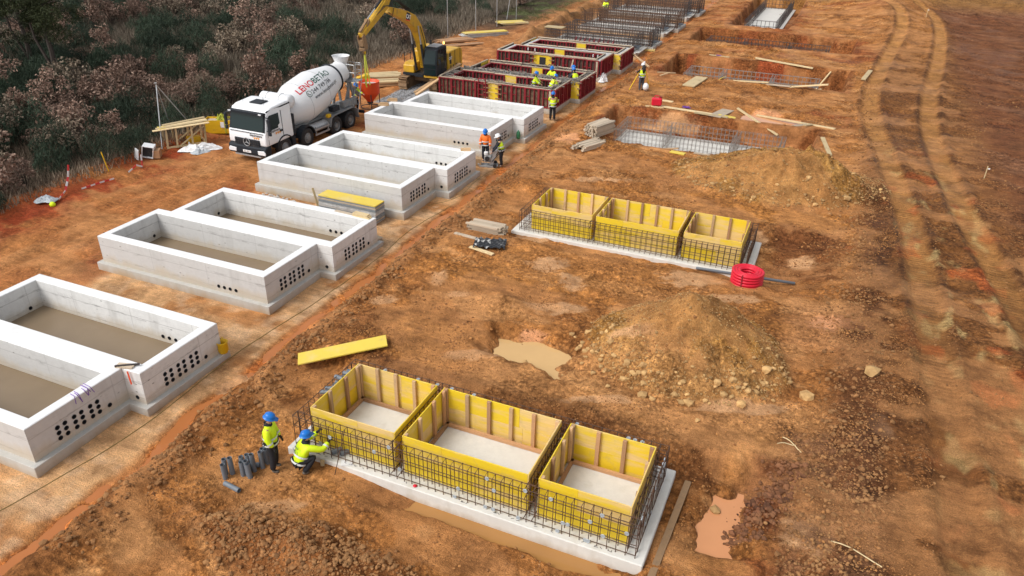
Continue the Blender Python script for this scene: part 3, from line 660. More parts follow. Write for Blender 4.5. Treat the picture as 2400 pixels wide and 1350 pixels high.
for k in range(84):
    y0 = 4 + k; _m.add([(-15.75, y0, zl(y0) - .062), (-14.6, y0, zl(y0) - .062), (-14.6, y0 + 1, zl(y0 + 1) - .062), (-15.75, y0 + 1, zl(y0 + 1) - .062)], [(0, 1, 2, 3)])
tag(_m.obj('drainage_water', MT['water_orange']), 'orange water in the drainage channel beside the concrete row', None, None, 'structure')
# ------------------------------------------------------------------ loose stones and clods
def rock_mesh(seed, mat, name='stone'):
    rg = random.Random(seed); bm = bmesh.new(); bmesh.ops.create_icosphere(bm, subdivisions=1, radius=1)
    for v in bm.verts: v.co *= rg.uniform(.72, 1.15); v.co.z *= .72
    me = bpy.data.meshes.new(name); bm.to_mesh(me); bm.free(); me.materials.append(mat); return me
def scatter_mass(name, X, Y, S, mat, label, seed=1, fine=False):
    rg = np.random.default_rng(seed); n = len(X)
    base = []
    for k in range(4):
        if fine:
            V = np.array([(1, 0, 0), (-1, 0, 0), (0, 1, 0), (0, -1, 0), (0, 0, 1.)]); F = np.array([(0, 2, 4), (2, 1, 4), (1, 3, 4), (3, 0, 4)]); base.append((V * rg.uniform(.7, 1.3, (5, 1)), F)); continue
        bm = bmesh.new(); bmesh.ops.create_icosphere(bm, subdivisions=1, radius=1); V = np.array([v.co[:] for v in bm.verts]); F = np.array([[v.index for v in f.verts] for f in bm.faces]); bm.free()
        base.append((V * rg.uniform(.7, 1.2, (len(V), 1)), F))
    Z = ground(X, Y); Vs, Fs, o = [], [], 0
    a = rg.uniform(0, 2 * PI, n); kk = rg.integers(0, 4, n); sx = S[:, None] * rg.uniform(.7, 1.25, (n, 3)) * np.array([1, 1, .75])
    V = np.stack([base[k][0] for k in range(4)])[kk] * sx[:, None, :]
    c, s = np.cos(a)[:, None], np.sin(a)[:, None]
    W = np.stack([V[..., 0] * c - V[..., 1] * s + X[:, None], V[..., 0] * s + V[..., 1] * c + Y[:, None], V[..., 2] + Z[:, None] + S[:, None] * .25], -1)
    F = base[0][1][None] + (np.arange(n) * 42 if False else np.arange(n) * V.shape[1])[:, None, None]
    tag(link(name, np_mesh(name, W.reshape(-1, 3), F.reshape(-1, 3), mat, False)), label, None, None, 'stuff')
def pick(n, x0, x1, y0, y1, w, seed):
    rg = np.random.default_rng(seed); X = rg.uniform(x0, x1, n); Y = rg.uniform(y0, y1, n); k = w(X, Y) > rg.uniform(0, 1, n); return X[k], Y[k], rg
def heap_w(m, lo=.0): return lambda X, Y: sst(lo, .12, mound(X, Y, m)) * (.12 + .88 * sst(.5, .05, mound(X, Y, m) / m[4])) * np.where(Y < m[1] + .6, 1, .35)
X, Y, rg = pick(4000, -7, 2, 16, 25, heap_w(MOUNDS[0]), 1); scatter_mass('heap_stones', X, Y, .028 + .035 * rg.uniform(0, 1, len(X)) ** 3, MT['stone'], 'small pale stones covering the near spoil heap', 1)
X, Y, rg = pick(3000, -7.5, 4, 32.5, 42, heap_w(MOUNDS[1]), 2); scatter_mass('heap_stones', X, Y, .035 + .045 * rg.uniform(0, 1, len(X)) ** 3, MT['stone'], 'small pale stones covering the long spoil heap', 2)
X, Y, rg = pick(7000, -12.5, -4, 7.2, 11.2, lambda X, Y: sst(.0, .2, mound(X, Y, MOUNDS[2])), 3); scatter_mass('clods', X, Y, .022 + .05 * rg.uniform(0, 1, len(X)) ** 2.5, MT['clod'], 'dark crumbly clods on the low heap at the bottom edge', 3)
X, Y, rg = pick(9000, -15.2, -12.6, 7, 60, lambda X, Y: np.exp(-((X + 13.85 + .25 * fbm(X, Y, 4, 3, 3)) / .55) ** 2) * np.where(Y < 40, 1, .4), 4); scatter_mass('clods', X, Y, .025 + .07 * rg.uniform(0, 1, len(X)) ** 3, MT['clod'], 'reddish brown clods along the bank of the drainage channel', 4)
X, Y, rg = pick(34000, -12.5, 2.5, 9, 60, lambda X, Y: (.12 + sst(.02, .4, fbm(X, Y, 2.5, 3, 66))) * (1 - rect(X, Y, -11.4, -1.5, 11.7, 15.4)) * (1 - rect(X, Y, -11.5, -1.5, 26.6, 30.2)) * (1 - rect(X, Y, -11.5, -1.5, 40.5, 45)) * np.where(Y > 30, .5, 1), 5); scatter_mass('clods', X, Y, (.014 + .045 * rg.uniform(0, 1, len(X)) ** 3.5) * np.where(Y > 30, 1.4, 1), MT['clod2'], 'scattered earth clods over the trodden ground between the forms', 5)
X, Y, rg = pick(9000, .2, 3.4, 8, 60, lambda X, Y: np.exp(-((X - 2.0 - .3 * fbm(X, Y, 4, 3, 3)) / .75) ** 2) * np.where(Y < 36, 1, .4), 6); scatter_mass('clods', X, Y, .022 + .06 * rg.uniform(0, 1, len(X)) ** 3, MT['clod'], 'brown clods along the left edge of the haul road', 6)
X, Y, rg = pick(5000, 4, 16, 10, 60, lambda X, Y: sst(.05, .4, fbm(X, Y, 3, 3, 67)) * .8, 7); scatter_mass('clods', X, Y, .02 + .05 * rg.uniform(0, 1, len(X)) ** 3, MT['clod'], 'small clods strewn over the haul road and the field to its right', 7)
X, Y, rg = pick(6000, -27.8, -24.2, 42.2, 49, lambda X, Y: rect(X, Y, -27.5, -24.3, 42.4, 48.8, .3), 8); scatter_mass('gravel', X, Y, .03 + .03 * rg.uniform(0, 1, len(X)), MT['gravel'], 'grey crushed stone spread under the excavator', 8)
X, Y, rg = pick(1600, -24.4, -22.0, 25.4, 26.7, lambda X, Y: np.exp(-((X + 23.2) / .7) ** 2 - ((Y - 26.2) / .3) ** 2), 9); scatter_mass('rubble', X, Y, .03 + .06 * rg.uniform(0, 1, len(X)) ** 2, MT['pale_rub'], 'heap of pale broken rubble between the second and third basins', 9)
X, Y, rg = pick(1500, -.4, 1.3, 13.6, 16.4, lambda X, Y: np.exp(-((X - .45 - .3 * (Y - 15)) / .38) ** 2), 12); scatter_mass('clods', X, Y, .02 + .07 * rg.uniform(0, 1, len(X)) ** 2.5, M('dark_clod', (.14, .055, .026), .95, .35, 1.5, (.26, .12, .05), .45, 1, isl=.5), 'dark red clods round the hollow right of the near form', 12)
X, Y, rg = pick(2600, .9, 3.0, 9, 18, lambda X, Y: .7 + 0 * X, 13); scatter_mass('clods', X, Y, .015 + .04 * rg.uniform(0, 1, len(X)) ** 2.5, MT['clod'], 'crumbly brown clods at the bottom right by the haul road', 13)
X, Y, rg = pick(120000, -13.6, 4, 8.5, 36, lambda X, Y: (.06 + .8 * sst(-.05, .25, fbm(X, Y, 2.2, 4, 68))) * (1 - rect(X, Y, -11.3, -1.6, 11.2, 15.3)) * (1 - rect(X, Y, -11.4, -1.4, 26.5, 30.2)) * (1 - rect(X, Y, -8.6, -5.5, 17.5, 19.4, .2)), 15); scatter_mass('earth_crumbs', X, Y, .010 + .022 * rg.uniform(0, 1, len(X)) ** 2, MT['clod2'], 'fine earth crumbs over the ground around the near forms', 15, True)
X, Y, rg = pick(30000, -7, 4, 17, 42, lambda X, Y: sst(.03, .15, mound(X, Y, MOUNDS[0])) + sst(.03, .15, mound(X, Y, MOUNDS[1])), 16); scatter_mass('earth_crumbs', X, Y, .014 + .022 * rg.uniform(0, 1, len(X)) ** 2, MT['stone'], 'fine stony crumbs covering the spoil heaps', 16, True)
X, Y, rg = pick(26000, 2.5, 13, 9, 40, lambda X, Y: (.05 + .7 * sst(0, .3, fbm(X, Y, 1.8, 4, 69))) * (1 - .7 * np.maximum(np.exp(-(line_dist(X, Y, RUT_A)[0] / .55) ** 4), np.exp(-(line_dist(X, Y, RUT_B)[0] / .55) ** 4)) * (Y > 24)), 17); scatter_mass('earth_crumbs', X, Y, .012 + .03 * rg.uniform(0, 1, len(X)) ** 2.5, MT['clod'], 'fine brown crumbs over the haul road and its right side', 17, True)
X, Y, rg = pick(10000, -33, -24.6, 12, 45, lambda X, Y: (.04 + .7 * sst(0.02, .3, fbm(X, Y * .4, 1.6, 4, 70))), 18); scatter_mass('earth_crumbs', X, Y, .014 + .03 * rg.uniform(0, 1, len(X)) ** 2.5, MT['clod2'], 'earth crumbs on the left lane', 18, True)
# the larger stones at the foot of the spoil heaps, one by one
ROCKS = [rock_mesh(500 + i, MT['stone']) for i in range(5)]
_r = random.Random(8); _n = 0
for (m, cnt, lab, grp) in ((MOUNDS[0], 95, 'rough tan stone round the near spoil heap', 'large stones round the near spoil heap'), (MOUNDS[1], 45, 'rough tan stone round the long spoil heap', 'large stones round the long spoil heap')):
    i = 0
    while i < cnt:
        a = _r.uniform(PI * 1.05, PI * 2.02); q = _r.gauss(.93, .12)
        x = m[0] + m[2] * q * math.cos(a) - .2; y = m[1] + m[3] * q * math.sin(a)
        s = _r.uniform(.045, .10) + (.10 * _r.random() ** 4)
        o = link('stone', ROCKS[_r.randrange(5)], None, (x, y, gz(x, y) + s * .25), (0, 0, _r.uniform(0, 6)), scale=(s, s * _r.uniform(.7, 1.2), s)); tag(o, lab + ('' if s < .125 else ', one of the bigger ones') + (' at its left' if x < m[0] - m[2] * .45 else ' at its right' if x > m[0] + m[2] * .45 else ' in front'), 'stone', grp); i += 1
for (x, y, s, lab) in ((.95, 19.3, .24, 'big lone angular stone right of the near spoil heap'), (2.6, 20.9, .26, 'big pale stone on the bank beside the haul road'), (-.62, 14.6, .17, 'dark flat stone lying in the pinkish puddle'), (-7.0, 17.9, .12, 'round dark stone in the pale puddle'), (-6.3, 18.1, .16, 'stone at the near edge of the pale puddle')):
    tag(link('stone', ROCKS[2], None, (x, y, gz(x, y) + s * .3), (0, 0, x * 3), scale=(s, s * .9, s)), lab, 'stone')
# ------------------------------------------------------------------ concrete basins
BX = [(-24.889, 9.11, -.312), (-24.686, 18.038, -.136), (-24.456, 26.885, .113), (-24.261, 35.769, .268)]
BL, BW1, BW2, BD, BH, BH0, BO, BT = 7.852, 3.02, 3.053, .68, 1.406, .332, .17, .30
BY = BW1 + BW2; IW = .38           # depth over both cells; wall tops
def apply_mods(o):
    dg = bpy.context.evaluated_depsgraph_get(); dg.update()
    me = bpy.data.meshes.new_from_object(o.evaluated_get(dg)); o.modifiers.clear(); old = o.data; o.data = me; bpy.data.meshes.remove(old)
HOLES = []
for (x, y0) in ((BL, 0), (BL + BD, BW1)):
    for i in range(6):
        yy = y0 + .80 + i * .225 + .06 * (i // 2)
        for k in range(3): HOLES.append(((x, yy, BH0 + .22 + k * .17), 'x', 1))
    HOLES.append(((x, y0 + 2.38, BH0 + .22), 'x', 1))
for i in range(4): HOLES.append(((BL - 2.15 + i * .26, 0, BH0 + .22), 'y', -1))
HOLES.append(((BL + .36, BW1, BH0 + .17), 'y', -1))
for i in range(4): HOLES.append(((BL - 1.55 + i * .27, BW1 - .02, BH0 + .22), 'y', -1)); HOLES.append(((BL - 1.35 + i * .27, BY - IW, BH0 + .26), 'y', -1))
for (y0) in (BW1 - .75, BY - .85): HOLES.append(((.30 + (BD if y0 > BW1 else 0), y0, BH0 + .2), 'x', 1))
def basin_walls_mesh():
    def ring(x0, x1, y0, y1, ix0, ix1, iy0, iy1): return None
    # one solid: outline extruded, cells cut out afterwards
    m = MB(); m.prism([(0, 0), (BL, 0), (BL, BW1), (BL + BD, BW1), (BL + BD, BY), (BD, BY), (BD, BW1), (0, BW1)], BH0 - .01, BH, 'xy')
    o = m.obj('walls', [MT['conc'], MT['conc_top']])
    cut = MB(); cut.bx(.30, BL - .32, IW, BW1 - .40, BH0 - .0, BH + 1); cut.bx(BD + .30, BL + BD - .32, BW1 + .40, BY - IW, BH0 + .0, BH + 1)
    c1 = cut.obj('cutter', MT['conc'])
    hc = MB()
    for (p, ax, s) in HOLES:
        Mx = Matrix.Translation(p) @ (Matrix.Rotation(PI / 2, 4, 'Y') if ax == 'x' else Matrix.Rotation(PI / 2, 4, 'X'))
        hc.lathe([(.066, -.16), (.066, .16)], 14, Mx, True, True)
    c2 = hc.obj('cutter', MT['conc'])
    for c in (c1, c2):
        b = o.modifiers.new('b', 'BOOLEAN'); b.object = c; b.operation = 'DIFFERENCE'; b.solver = 'EXACT'
    apply_mods(o)
    bpy.data.objects.remove(c1); bpy.data.objects.remove(c2)
    me = o.data; bm = bmesh.new(); bm.from_mesh(me)
    ed = [e for e in bm.edges if e.is_manifold and e.calc_face_angle(0) > 1.2 and all(v.co.z > BH - .01 for v in e.verts)]
    bmesh.ops.bevel(bm, geom=ed, offset=.018, segments=1, affect='EDGES')
    for f in bm.faces: f.material_index = 1 if f.normal.z > .6 and f.calc_center_median().z > BH - .05 else 0
    bm.to_mesh(me); bm.free(); bpy.data.objects.remove(o); return me
WALLS = basin_walls_mesh()
_f = MB(); _f.prism([(-BO, -BO), (BL + BO, -BO), (BL + BO, BW1 - BO), (BL + BD + BO, BW1 - BO), (BL + BD + BO, BY + BO), (BD - BO, BY + BO), (BD - BO, BW1 + BO), (-BO, BW1 + BO)], -.45, BH0, 'xy')
FOOT = _f.mesh('footing', MT['conc_foot'], .012)
_s = MB(); _s.lathe([(.068, .012), (.058, .014), (.056, -.13)], 14); _s.cur = 1; _s.lathe([(.056, -.13), (.001, -.132)], 14)  # dark lining and black end disc paint the shade deep in the hole
SLEEVE = _s.mesh('pipe_sleeve', [MT['pvc_in'], MT['black']])
BL_LAB = ['pale concrete basin with muddy water in both cells, nearest in the row',
          'pale concrete basin with a yellow topped panel stack behind it',
          'clean pale concrete basin alongside the mixer truck cab',
          'pale concrete basin just in front of the red formwork']
for k, (x, y, z) in enumerate(BX):
    t = empty('concrete_basin', (x, y, z), 0, BL_LAB[k], 'concrete basin', 'concrete basins in a row')
    link('footing', FOOT, t); link('walls', WALLS, t)
    for (p, ax, s) in HOLES:
        rot = (0, PI / 2, 0) if ax == 'x' else (PI / 2, 0, 0)
        link('pipe_sleeve', SLEEVE, t, p, rot)
    if k < 2:
        zt = BH0 + (.07 if k == 0 else .03)
        m = MB(); m.bx(.31, BL - .33, IW + .01, BW1 - .41, zt - .05, zt); m.bx(BD + .31, BL + BD - .33, BW1 + .41, BY - IW - .01, zt - .05, zt)
        tag(m.obj('basin_water', MT['water_tank'], None, (x, y, z)), 'brown muddy water lying in the concrete basin', None, None, 'structure')
    else:
        m = MB(); m.bx(.31, BL - .33, IW + .01, BW1 - .41, BH0 - .02, BH0 + .01); m.bx(BD + .31, BL + BD - .33, BW1 + .41, BY - IW - .01, BH0 - .02, BH0 + .01)
        m.obj('floor', MT['conc_foot'], t)

# ------------------------------------------------------------------ timber forms of the right side
def ubar(pts, r=.009): 
    m = MB(); m.tube(pts, r, 5); return m
def rebar_cage(loc, rz, x0, x1, y0, y1, h, divs, label, mat, step=.22, levels=(.08, .32, .56, .80, 1.02), th=.2, r=.009, stub=.22, lower_front=0):
    if r < .0095: r = .0105
    """two mats of bars all round a rectangle and across it at divs"""
    t = empty('rebar_cage', loc, rz, label, 'rebar cage', 'rebar cages of the foundations')
    lx = MB().tube([(x0, 0, 0), (x1, 0, 0)], r, 5).mesh('long_bar', mat); ly = MB().tube([(0, y0, 0), (0, y1, 0)], r, 5).mesh('cross_bar', mat)
    sx = MB().tube([(0, 0, -.02), (0, 0, h), (0, th, h), (0, th, -.02)], r, 5, cap=True).mesh('stirrup', mat)
    sy = MB().tube([(0, 0, -.02), (0, 0, h), (th, 0, h), (th, 0, -.02)], r, 5, cap=True).mesh('stirrup', mat)
    for y in (y0, y1 - th):
        n = int((x1 - x0) / step)
        for i in range(n + 1): link('stirrup', sx, t, (x0 + (x1 - x0) * i / n + random.uniform(-.012, .012), y, 0), (random.uniform(-.02, .02), random.uniform(-.012, .012), 0))
        for yy in (y, y + th):
            for z in levels: link('long_bar', lx, t, (0, yy + .012, z + random.uniform(-.01, .01)), (0, random.uniform(-.0012, .0012), random.uniform(-.001, .001)))
    for x in (x0, x1 - th) + tuple(d - th / 2 for d in divs):
        n = int((y1 - y0) / step)
        for i in range(1, n): link('stirrup', sy, t, (x, y0 + (y1 - y0) * i / n, 0), (random.uniform(-.012, .012), random.uniform(-.02, .02), 0))
        for xx in (x, x + th):
            for z in levels[::2] + (levels[-1],): link('cross_bar', ly, t, (xx + .012, 0, z + .015))
    return t
def form_box(loc, rz, w, d, h, label, nb, rails=True, open_z=0):
    """one inner shutter: boards on four sides, battens, floor rails"""
    t = empty('formwork_box', loc, rz, label, 'formwork box', 'yellow inner formwork boxes')
    th = .03
    def board(x0, x1, y0, y1, z0, z1):
        m = MB(); m.box((0, 0, 0), (x1 - x0, y1 - y0, z1 - z0))
        link('shuttering_board', m.mesh('shuttering_board', MT['yboard'], .003), t, ((x0 + x1) / 2, (y0 + y1) / 2, (z0 + z1) / 2))
    rows = [(0, .52), (.524, h)]
    for (z0, z1) in rows:
        cuts = [0, w * random.uniform(.3, .7), w] if w > 2 else [0, w]
        for a, b in zip(cuts[:-1], cuts[1:]):
            board(a + .002, b - .002, -th, 0, z0, z1); 
        cuts = [0, w * random.uniform(.3, .7), w] if w > 2.3 else [0, w]
        for a, b in zip(cuts[:-1], cuts[1:]): board(a + .002, b - .002, d, d + th, z0, z1)
        board(-th, 0, -th, d + th, z0, z1); board(w, w + th, -th, d + th, z0, z1)
    def batten(x, y, sx, sy, top=None, bot=.0):
        hh = (top or h + random.uniform(-.02, .05)) - bot
        m = MB(); m.box((0, 0, 0), (sx, sy, hh)); link('batten', m.mesh('batten', random.choice([MT['timber'], MT['timber'], MT['timber_red']]), .004), t, (x, y, bot + hh / 2), (0, 0, random.uniform(-.05, .05)))
    for i in range(nb + 1):
        x = .06 + (w - .12) * i / nb
        batten(x, d - .045, .10, .075)
        if 0 < i < nb + 1: batten(x + random.uniform(-.05, .05), .045, .10, .075, h - random.uniform(.30, .42))
    for y in (d * .34, d * .68): batten(.045, y, .075, .10); batten(w - .045, y + .1, .075, .10, h - random.uniform(.02, .5))
    for y in (.05, d - .15): batten(.05, y, .075, .09, h + .02)
    for (a, b) in (((.03, d - .12, .05), (w - .03, d - .12, .05)), ((.12, .06, .05), (.12, d - .06, .05)), ((w - .12, .06, .05), (w - .12, d - .06, .05)), ((.03, .12, .05), (w - .03, .12, .05))):
        MB().bar(a, b, .08, .09).obj('floor_rail', MT['timber_red'], t)
    return t
def spacer_mesh():
    m = MB(); m.tube([(.045 * math.cos(a * PI / 5), .045 * math.sin(a * PI / 5), 0) for a in range(10)], .012, 5, True)
    for a in range(3): m.bar((-.045 * math.cos(a * PI / 3), -.045 * math.sin(a * PI / 3), 0), (.045 * math.cos(a * PI / 3), .045 * math.sin(a * PI / 3), 0), .012, .016)
    return m.mesh('bar_spacer', MT['spacer'])
SPACER = spacer_mesh()

# near form: slab, cage, three boxes
sl = MB().bx(-11.17, -1.76, 11.876, 15.20, -.2, .495).obj('concrete_slab', MT['conc_slab'], bevel=.02)
tag(sl, 'long pale concrete slab under the near yellow formwork', 'concrete slab')
random.seed(4)
NC = rebar_cage((0, 0, .50), 0, -10.98, -1.98, 12.02, 14.86, .97, (-8.07, -4.53), 'brown rebar cage around the near yellow formwork boxes', MT['rebar'], .21, (.07, .36, .66, .95))
for i in range(26):
    x = random.uniform(-10.8, -2.1); link('bar_spacer', SPACER, NC, (x, 12.0, random.choice((.07, .36, .66, .95))), (PI / 2, 0, 0))
for i in range(12): link('bar_spacer', SPACER, NC, (-1.97, random.uniform(12.2, 14.7), random.choice((.07, .36, .66, .95))), (0, PI / 2, 0))
for i in range(9): link('bar_spacer', SPACER, NC, (random.uniform(-10.7, -2.2), 14.80, .92), (0, 0, 0))
form_box((-10.62, 12.36, .50), 0, 2.42, 2.13, 1.12, 'yellow formwork box at the left end of the near cage, by the crouching worker', 4)
form_box((-7.93, 12.36, .50), 0, 3.26, 2.13, 1.12, 'longest yellow formwork box in the middle of the near cage', 5)
form_box((-4.37, 12.36, .50), 0, 2.12, 2.13, 1.12, 'yellow formwork box at the right end of the near cage', 3)
# scattered cut bar ends on the slab
mm = MB()
for i in range(30):
    x = random.uniform(-10.6, -2.2); a = random.uniform(0, PI); mm.tube([(x, 11.97, .506), (x + .08 * math.cos(a), 11.97 + .05 * math.sin(a), .508)], .006, 4)
tag(mm.obj('wire_offcut', MT['rebar_dark']), 'short wire offcuts strewn on the near slab', None, None, 'stuff')

# second form
sl = MB().bx(-11.28, -1.55, 26.72, 30.05, -.2, .63).obj('concrete_slab', MT['conc_slab'], bevel=.02)
tag(sl, 'concrete slab half buried in soil under the farther yellow formwork', 'concrete slab')
NC2 = rebar_cage((0, 0, .635), 0, -10.98, -1.80, 26.90, 29.80, .88, (-7.9, -4.37), 'brown rebar cage around the farther yellow formwork boxes', MT['rebar'], .21, (.07, .34, .62, .86))
form_box((-10.55, 27.05 + .2, .635), 0, 2.55, 2.17, 1.07, 'yellow formwork box at the left end of the farther cage', 4)
form_box((-7.79, 27.25, .635), 0, 3.28, 2.17, 1.07, 'longest yellow formwork box in the middle of the farther cage', 5)
form_box((-4.25, 27.25, .635), 0, 2.14, 2.17, 1.07, 'yellow formwork box at the right end of the farther cage, behind the red coil', 3)

# bare cages lying in their pits
sl = MB().bx(-11.3, -1.9, 40.9, 44.5, -.4, .20).obj('concrete_slab', MT['conc_floor'], bevel=.02); tag(sl, 'white concrete slab at the bottom of the pit with the bare cage', 'concrete slab')
rebar_cage((0, 0, .21), 0, -11.15, -2.05, 41.05, 44.05, .92, (-8.3, -4.6), 'grey bare rebar cage in the pit behind the long spoil heap', MT['rebar_grey'], .22, (.08, .32, .60, .90), r=.0095)
sl = MB().bx(-11.2, -.6, 57.2, 61.0, -.4, .0).obj('concrete_slab', MT['conc_floor'], bevel=.02); tag(sl, 'muddy pale slab deep in the red walled pit', 'concrete slab')
rebar_cage((0, 0, .01), 0, -10.7, -1.3, 57.6, 60.6, 1.05, (-8.1, -4.5), 'rebar cage deep in the red walled pit', MT['rebar_grey'], .3, (.1, .4, .7, 1.02), r=.013)
sl = MB().bx(-11.9, -.6, 70.3, 73.6, -.2, .22).obj('concrete_slab', MT['conc_floor'], bevel=.02); tag(sl, 'narrow slab in the dark shallow pit beyond the red walled one', 'concrete slab')
rebar_cage((0, 0, .23), 0, -11.5, -1.3, 70.6, 73.2, 1.05, (-8.3, -4.5), 'dark rebar cage in the shallow pit beyond the red walled one', MT['rebar_dark'], .3, (.1, .4, .7, 1.02), r=.013)
sl = MB().bx(-9.9, -6.2, 79.6, 97.0, .3, .85).obj('concrete_slab', MT['conc_floor'], bevel=.02); tag(sl, 'farthest pale slab running away from the camera, near the hillside', 'concrete slab')
rebar_cage((0, 0, .86), 0, -9.6, -6.5, 80.0, 96.6, 1.0, (), 'farthest rebar cage running away from the camera near the hillside', MT['rebar_dark'], .35, (.1, .5, .98), r=.014)
b = MB().box((0, 0, 0), (3.4, .06, .55)).obj('edge_board', MT['ypanel'], None, (-8.05, 79.45, .8)); tag(b, 'yellow board closing the near end of the farthest slab', 'board')
# ------------------------------------------------------------------ red steel wall formwork, far basins
random.seed(11)
_pc = {}
def panel_meshes(w, h, mud):
    key = (round(w, 2), round(h, 2), mud)
    if key in _pc: return _pc[key]
    f = MB(); d = .11
    for x in (0.03, w - .03): f.bx(x - .03, x + .03, -d, 0, 0, h)
    for z in (0.03, h - .03): f.bx(.06, w - .06, -d, 0, z - .03, z + .03)
    n = max(1, round(w / .3))
    for i in range(1, n): x = w * i / n; f.bx(x - .022, x + .022, -d + .012, -.002, .06, h - .06)
    for i in range(n):
        if (i + len(_pc)) % 3 == 0:
            x = w * (i + .5) / n; f.bx(x - w / n / 2 + .03, x + w / n / 2 - .03, -d + .03, -d + .07, h * .5, h * .5 + .05)
    p = MB().bx(0.005, w - .005, 0.0, .02, .005, h - .005)
    _pc[key] = (f.mesh('panel_frame', MT['red_paint']), p.mesh('plywood', MT['ply_mud' if mud else 'ply_dark']))
    return _pc[key]
def panel(t, x, y, z, w, h, rz, mud=False):
    f, p = panel_meshes(w, h, mud); o = link('form_panel', f, t, (x, y, z), (random.uniform(-.008, .008), 0, rz)); link('plywood', p, o)
def run(t, a, b, z, h, side_len=.9, mud=False, skip=()):
    """panels from a to b (ribs to the right of the direction a->b)"""
    a = Vector((a[0], a[1])); b = Vector((b[0], b[1])); d = b - a; L = d.length; d.normalize(); rz = math.atan2(d.y, d.x)
    n = max(1, round(L / side_len)); w = L / n
    for i in range(n):
        p = a + d * (w * i); panel(t, p.x, p.y, z, w - .006, h + random.choice((0, 0, .02)), rz, mud)
def yel(t, a, b, z, h, th=.03):
    a = Vector((a[0], a[1], z)); b = Vector((b[0], b[1], z)); d = (b - a); L = d.length; rz = math.atan2(d.y, d.x)
    for k in range(2):
        m = MB().box((0, 0, 0), (L, th, h / 2 - .004)); o = m.obj('filler_board', MT['yboard'], t, (a + b) / 2 + Vector((0, 0, h * (.25 + .5 * k))), (0, 0, rz))
def cap(t, a, b, z, mat='timber_old', w=.11, th=.05):
    a = Vector(a); b = Vector(b); n = max(1, int((b - a).length / 2.2))
    for i in range(n):
        p = a + (b - a) * (i / n); q = a + (b - a) * ((i + 1) / n - .01)
        MB().bar((p.x, p.y, z + random.uniform(0, .03)), (q.x, q.y, z + random.uniform(0, .03)), w, th).obj('top_plank', MT[mat], t)
def red_formwork(x, y, z, poured, label):
    t = empty('wall_formwork', (x, y, z), 0, label, 'wall formwork', 'red wall formwork')
    zb = BH0 + .02; h = BH - BH0 + .06; o = .04; g = .10
    # outside, front face, step, ends and back
    mud = not poured
    c = BL * (.44 if not poured else .36); c2 = c + (.75 if not poured else 1.45)
    run(t, (-o, -g), (c, -g), zb, h, .92, mud); run(t, (c2, -g), (BL + o, -g), zb, h, .92, mud)
    yel(t, (c, -g), (c2, -g), zb - .1, h + .08)
    run(t, (BL + g, -o), (BL + g, BW1 - .1), zb, h, .8, False)
    yel(t, (BL + .12, BW1 - .12), (BL + BD + .06, BW1 - .12), zb - .05, h + .02)
    run(t, (BL + BD + g, BW1 - .1), (BL + BD + g, BY + o), zb, h, .8, False)
    run(t, (BL + BD, BY + g), (BD, BY + g), zb, h, .92, False)
    yel(t, (BD - .1, BY), (BD - .1, BY - 1.2), zb, h); run(t, (BD - g, BY - 1.25), (BD - g, BW1 + .1), zb, h, .9); run(t, (-g, BW1), (-g, 0), zb, h, .9)
    # inside the two cells
    for (x0, x1, y0, y1) in ((.30, BL - .32, IW, BW1 - .40), (BD + .30, BL + BD - .32, BW1 + .40, BY - IW)):
        m = x0 + (x1 - x0) * .50
        run(t, (x0 + .05, y1 - .06), (m - .45, y1 - .06), zb, h - .05, .85, False); run(t, (m + .40, y1 - .06), (x1 - .05, y1 - .06), zb, h - .05, .85, False)
        yel(t, (m - .44, y1 - .07), (m + .38, y1 - .07), zb, h - .02)
        run(t, (x0 + .06, y0 + .2), (x0 + .06, y1 - .12), zb, h - .05, .8) 
        run(t, (x1 - .06, y1 - .12), (x1 - .06, y0 + .1), zb, h - .05, .8)
        run(t, (x1 - .05, y0 + .06), (x0 + .05, y0 + .06), zb, h - .05, .85, False)
        for e in ((x0, y0), (x1, y0), (x1, y1)): pass
        cap(t, (x0, y1 - .05, 0), (x1, y1 - .05, 0), zb + h - .03); cap(t, (x0, y0 + .05, 0), (x1, y0 + .05, 0), zb + h - .03)
        cap(t, (x1 - .05, y0, 0), (x1 - .05, y1, 0), zb + h - .03)
    cap(t, (-.1, -.12, 0), (BL, -.12, 0), zb + h + .01); cap(t, (BL + .12, 0, 0), (BL + .12, BW1 - .15, 0), zb + h + .01); cap(t, (BL + BD + .12, BW1, 0), (BL + BD + .12, BY, 0), zb + h + .01)
    cap(t, (BD, BY + .1, 0), (BL + BD, BY + .1, 0), zb + h + .01); cap(t, (-.12, .1, 0), (-.12, BW1, 0), zb + h + .01); cap(t, (BD - .12, BW1, 0), (BD - .12, BY, 0), zb + h + .01)
    # clamps that stick out beside the yellow boards
    for xx in (c - .02, c2 + .02):
        for zz in (.25, .6, .95, 1.25):
            MB().box((xx, -g - .14, BH0 + zz * .9), (.42, .06, .06)).obj('clamp_rail', MT['muddy'], t)
    for zz in (.3, .7, 1.05): MB().box((BL + BD + .06, BW1 - .16, BH0 + zz), (.16, .2, .08)).obj('clamp_rail', MT['muddy'], t)
    # core between the shutters
    zt = BH - .005 if poured else 1.30
    m = MB()
    for (a, b, c_, d) in ((0, BL, 0, IW), (.30, BL, BW1 - .40, BW1), (BD + .30, BL + BD, BW1, BW1 + .40), (BD, BL + BD, BY - IW, BY), (0, .30, IW, BW1), (BL - .32, BL, IW, BW1 - .4), (BD, BD + .3, BW1, BY - IW), (BL + BD - .32, BL + BD, BW1 + .4, BY - IW)): m.bx(a, b, c_, d, BH0, zt)
    m.obj('concrete_core', MT['conc_fresh'] if poured else MT['rubble_conc'], t)
    link('footing', FOOT, t)
    MB().bx(.3, BL, IW, BY - IW, BH0 - .02, BH0 + .012).obj('floor', MT['muddy'], t)
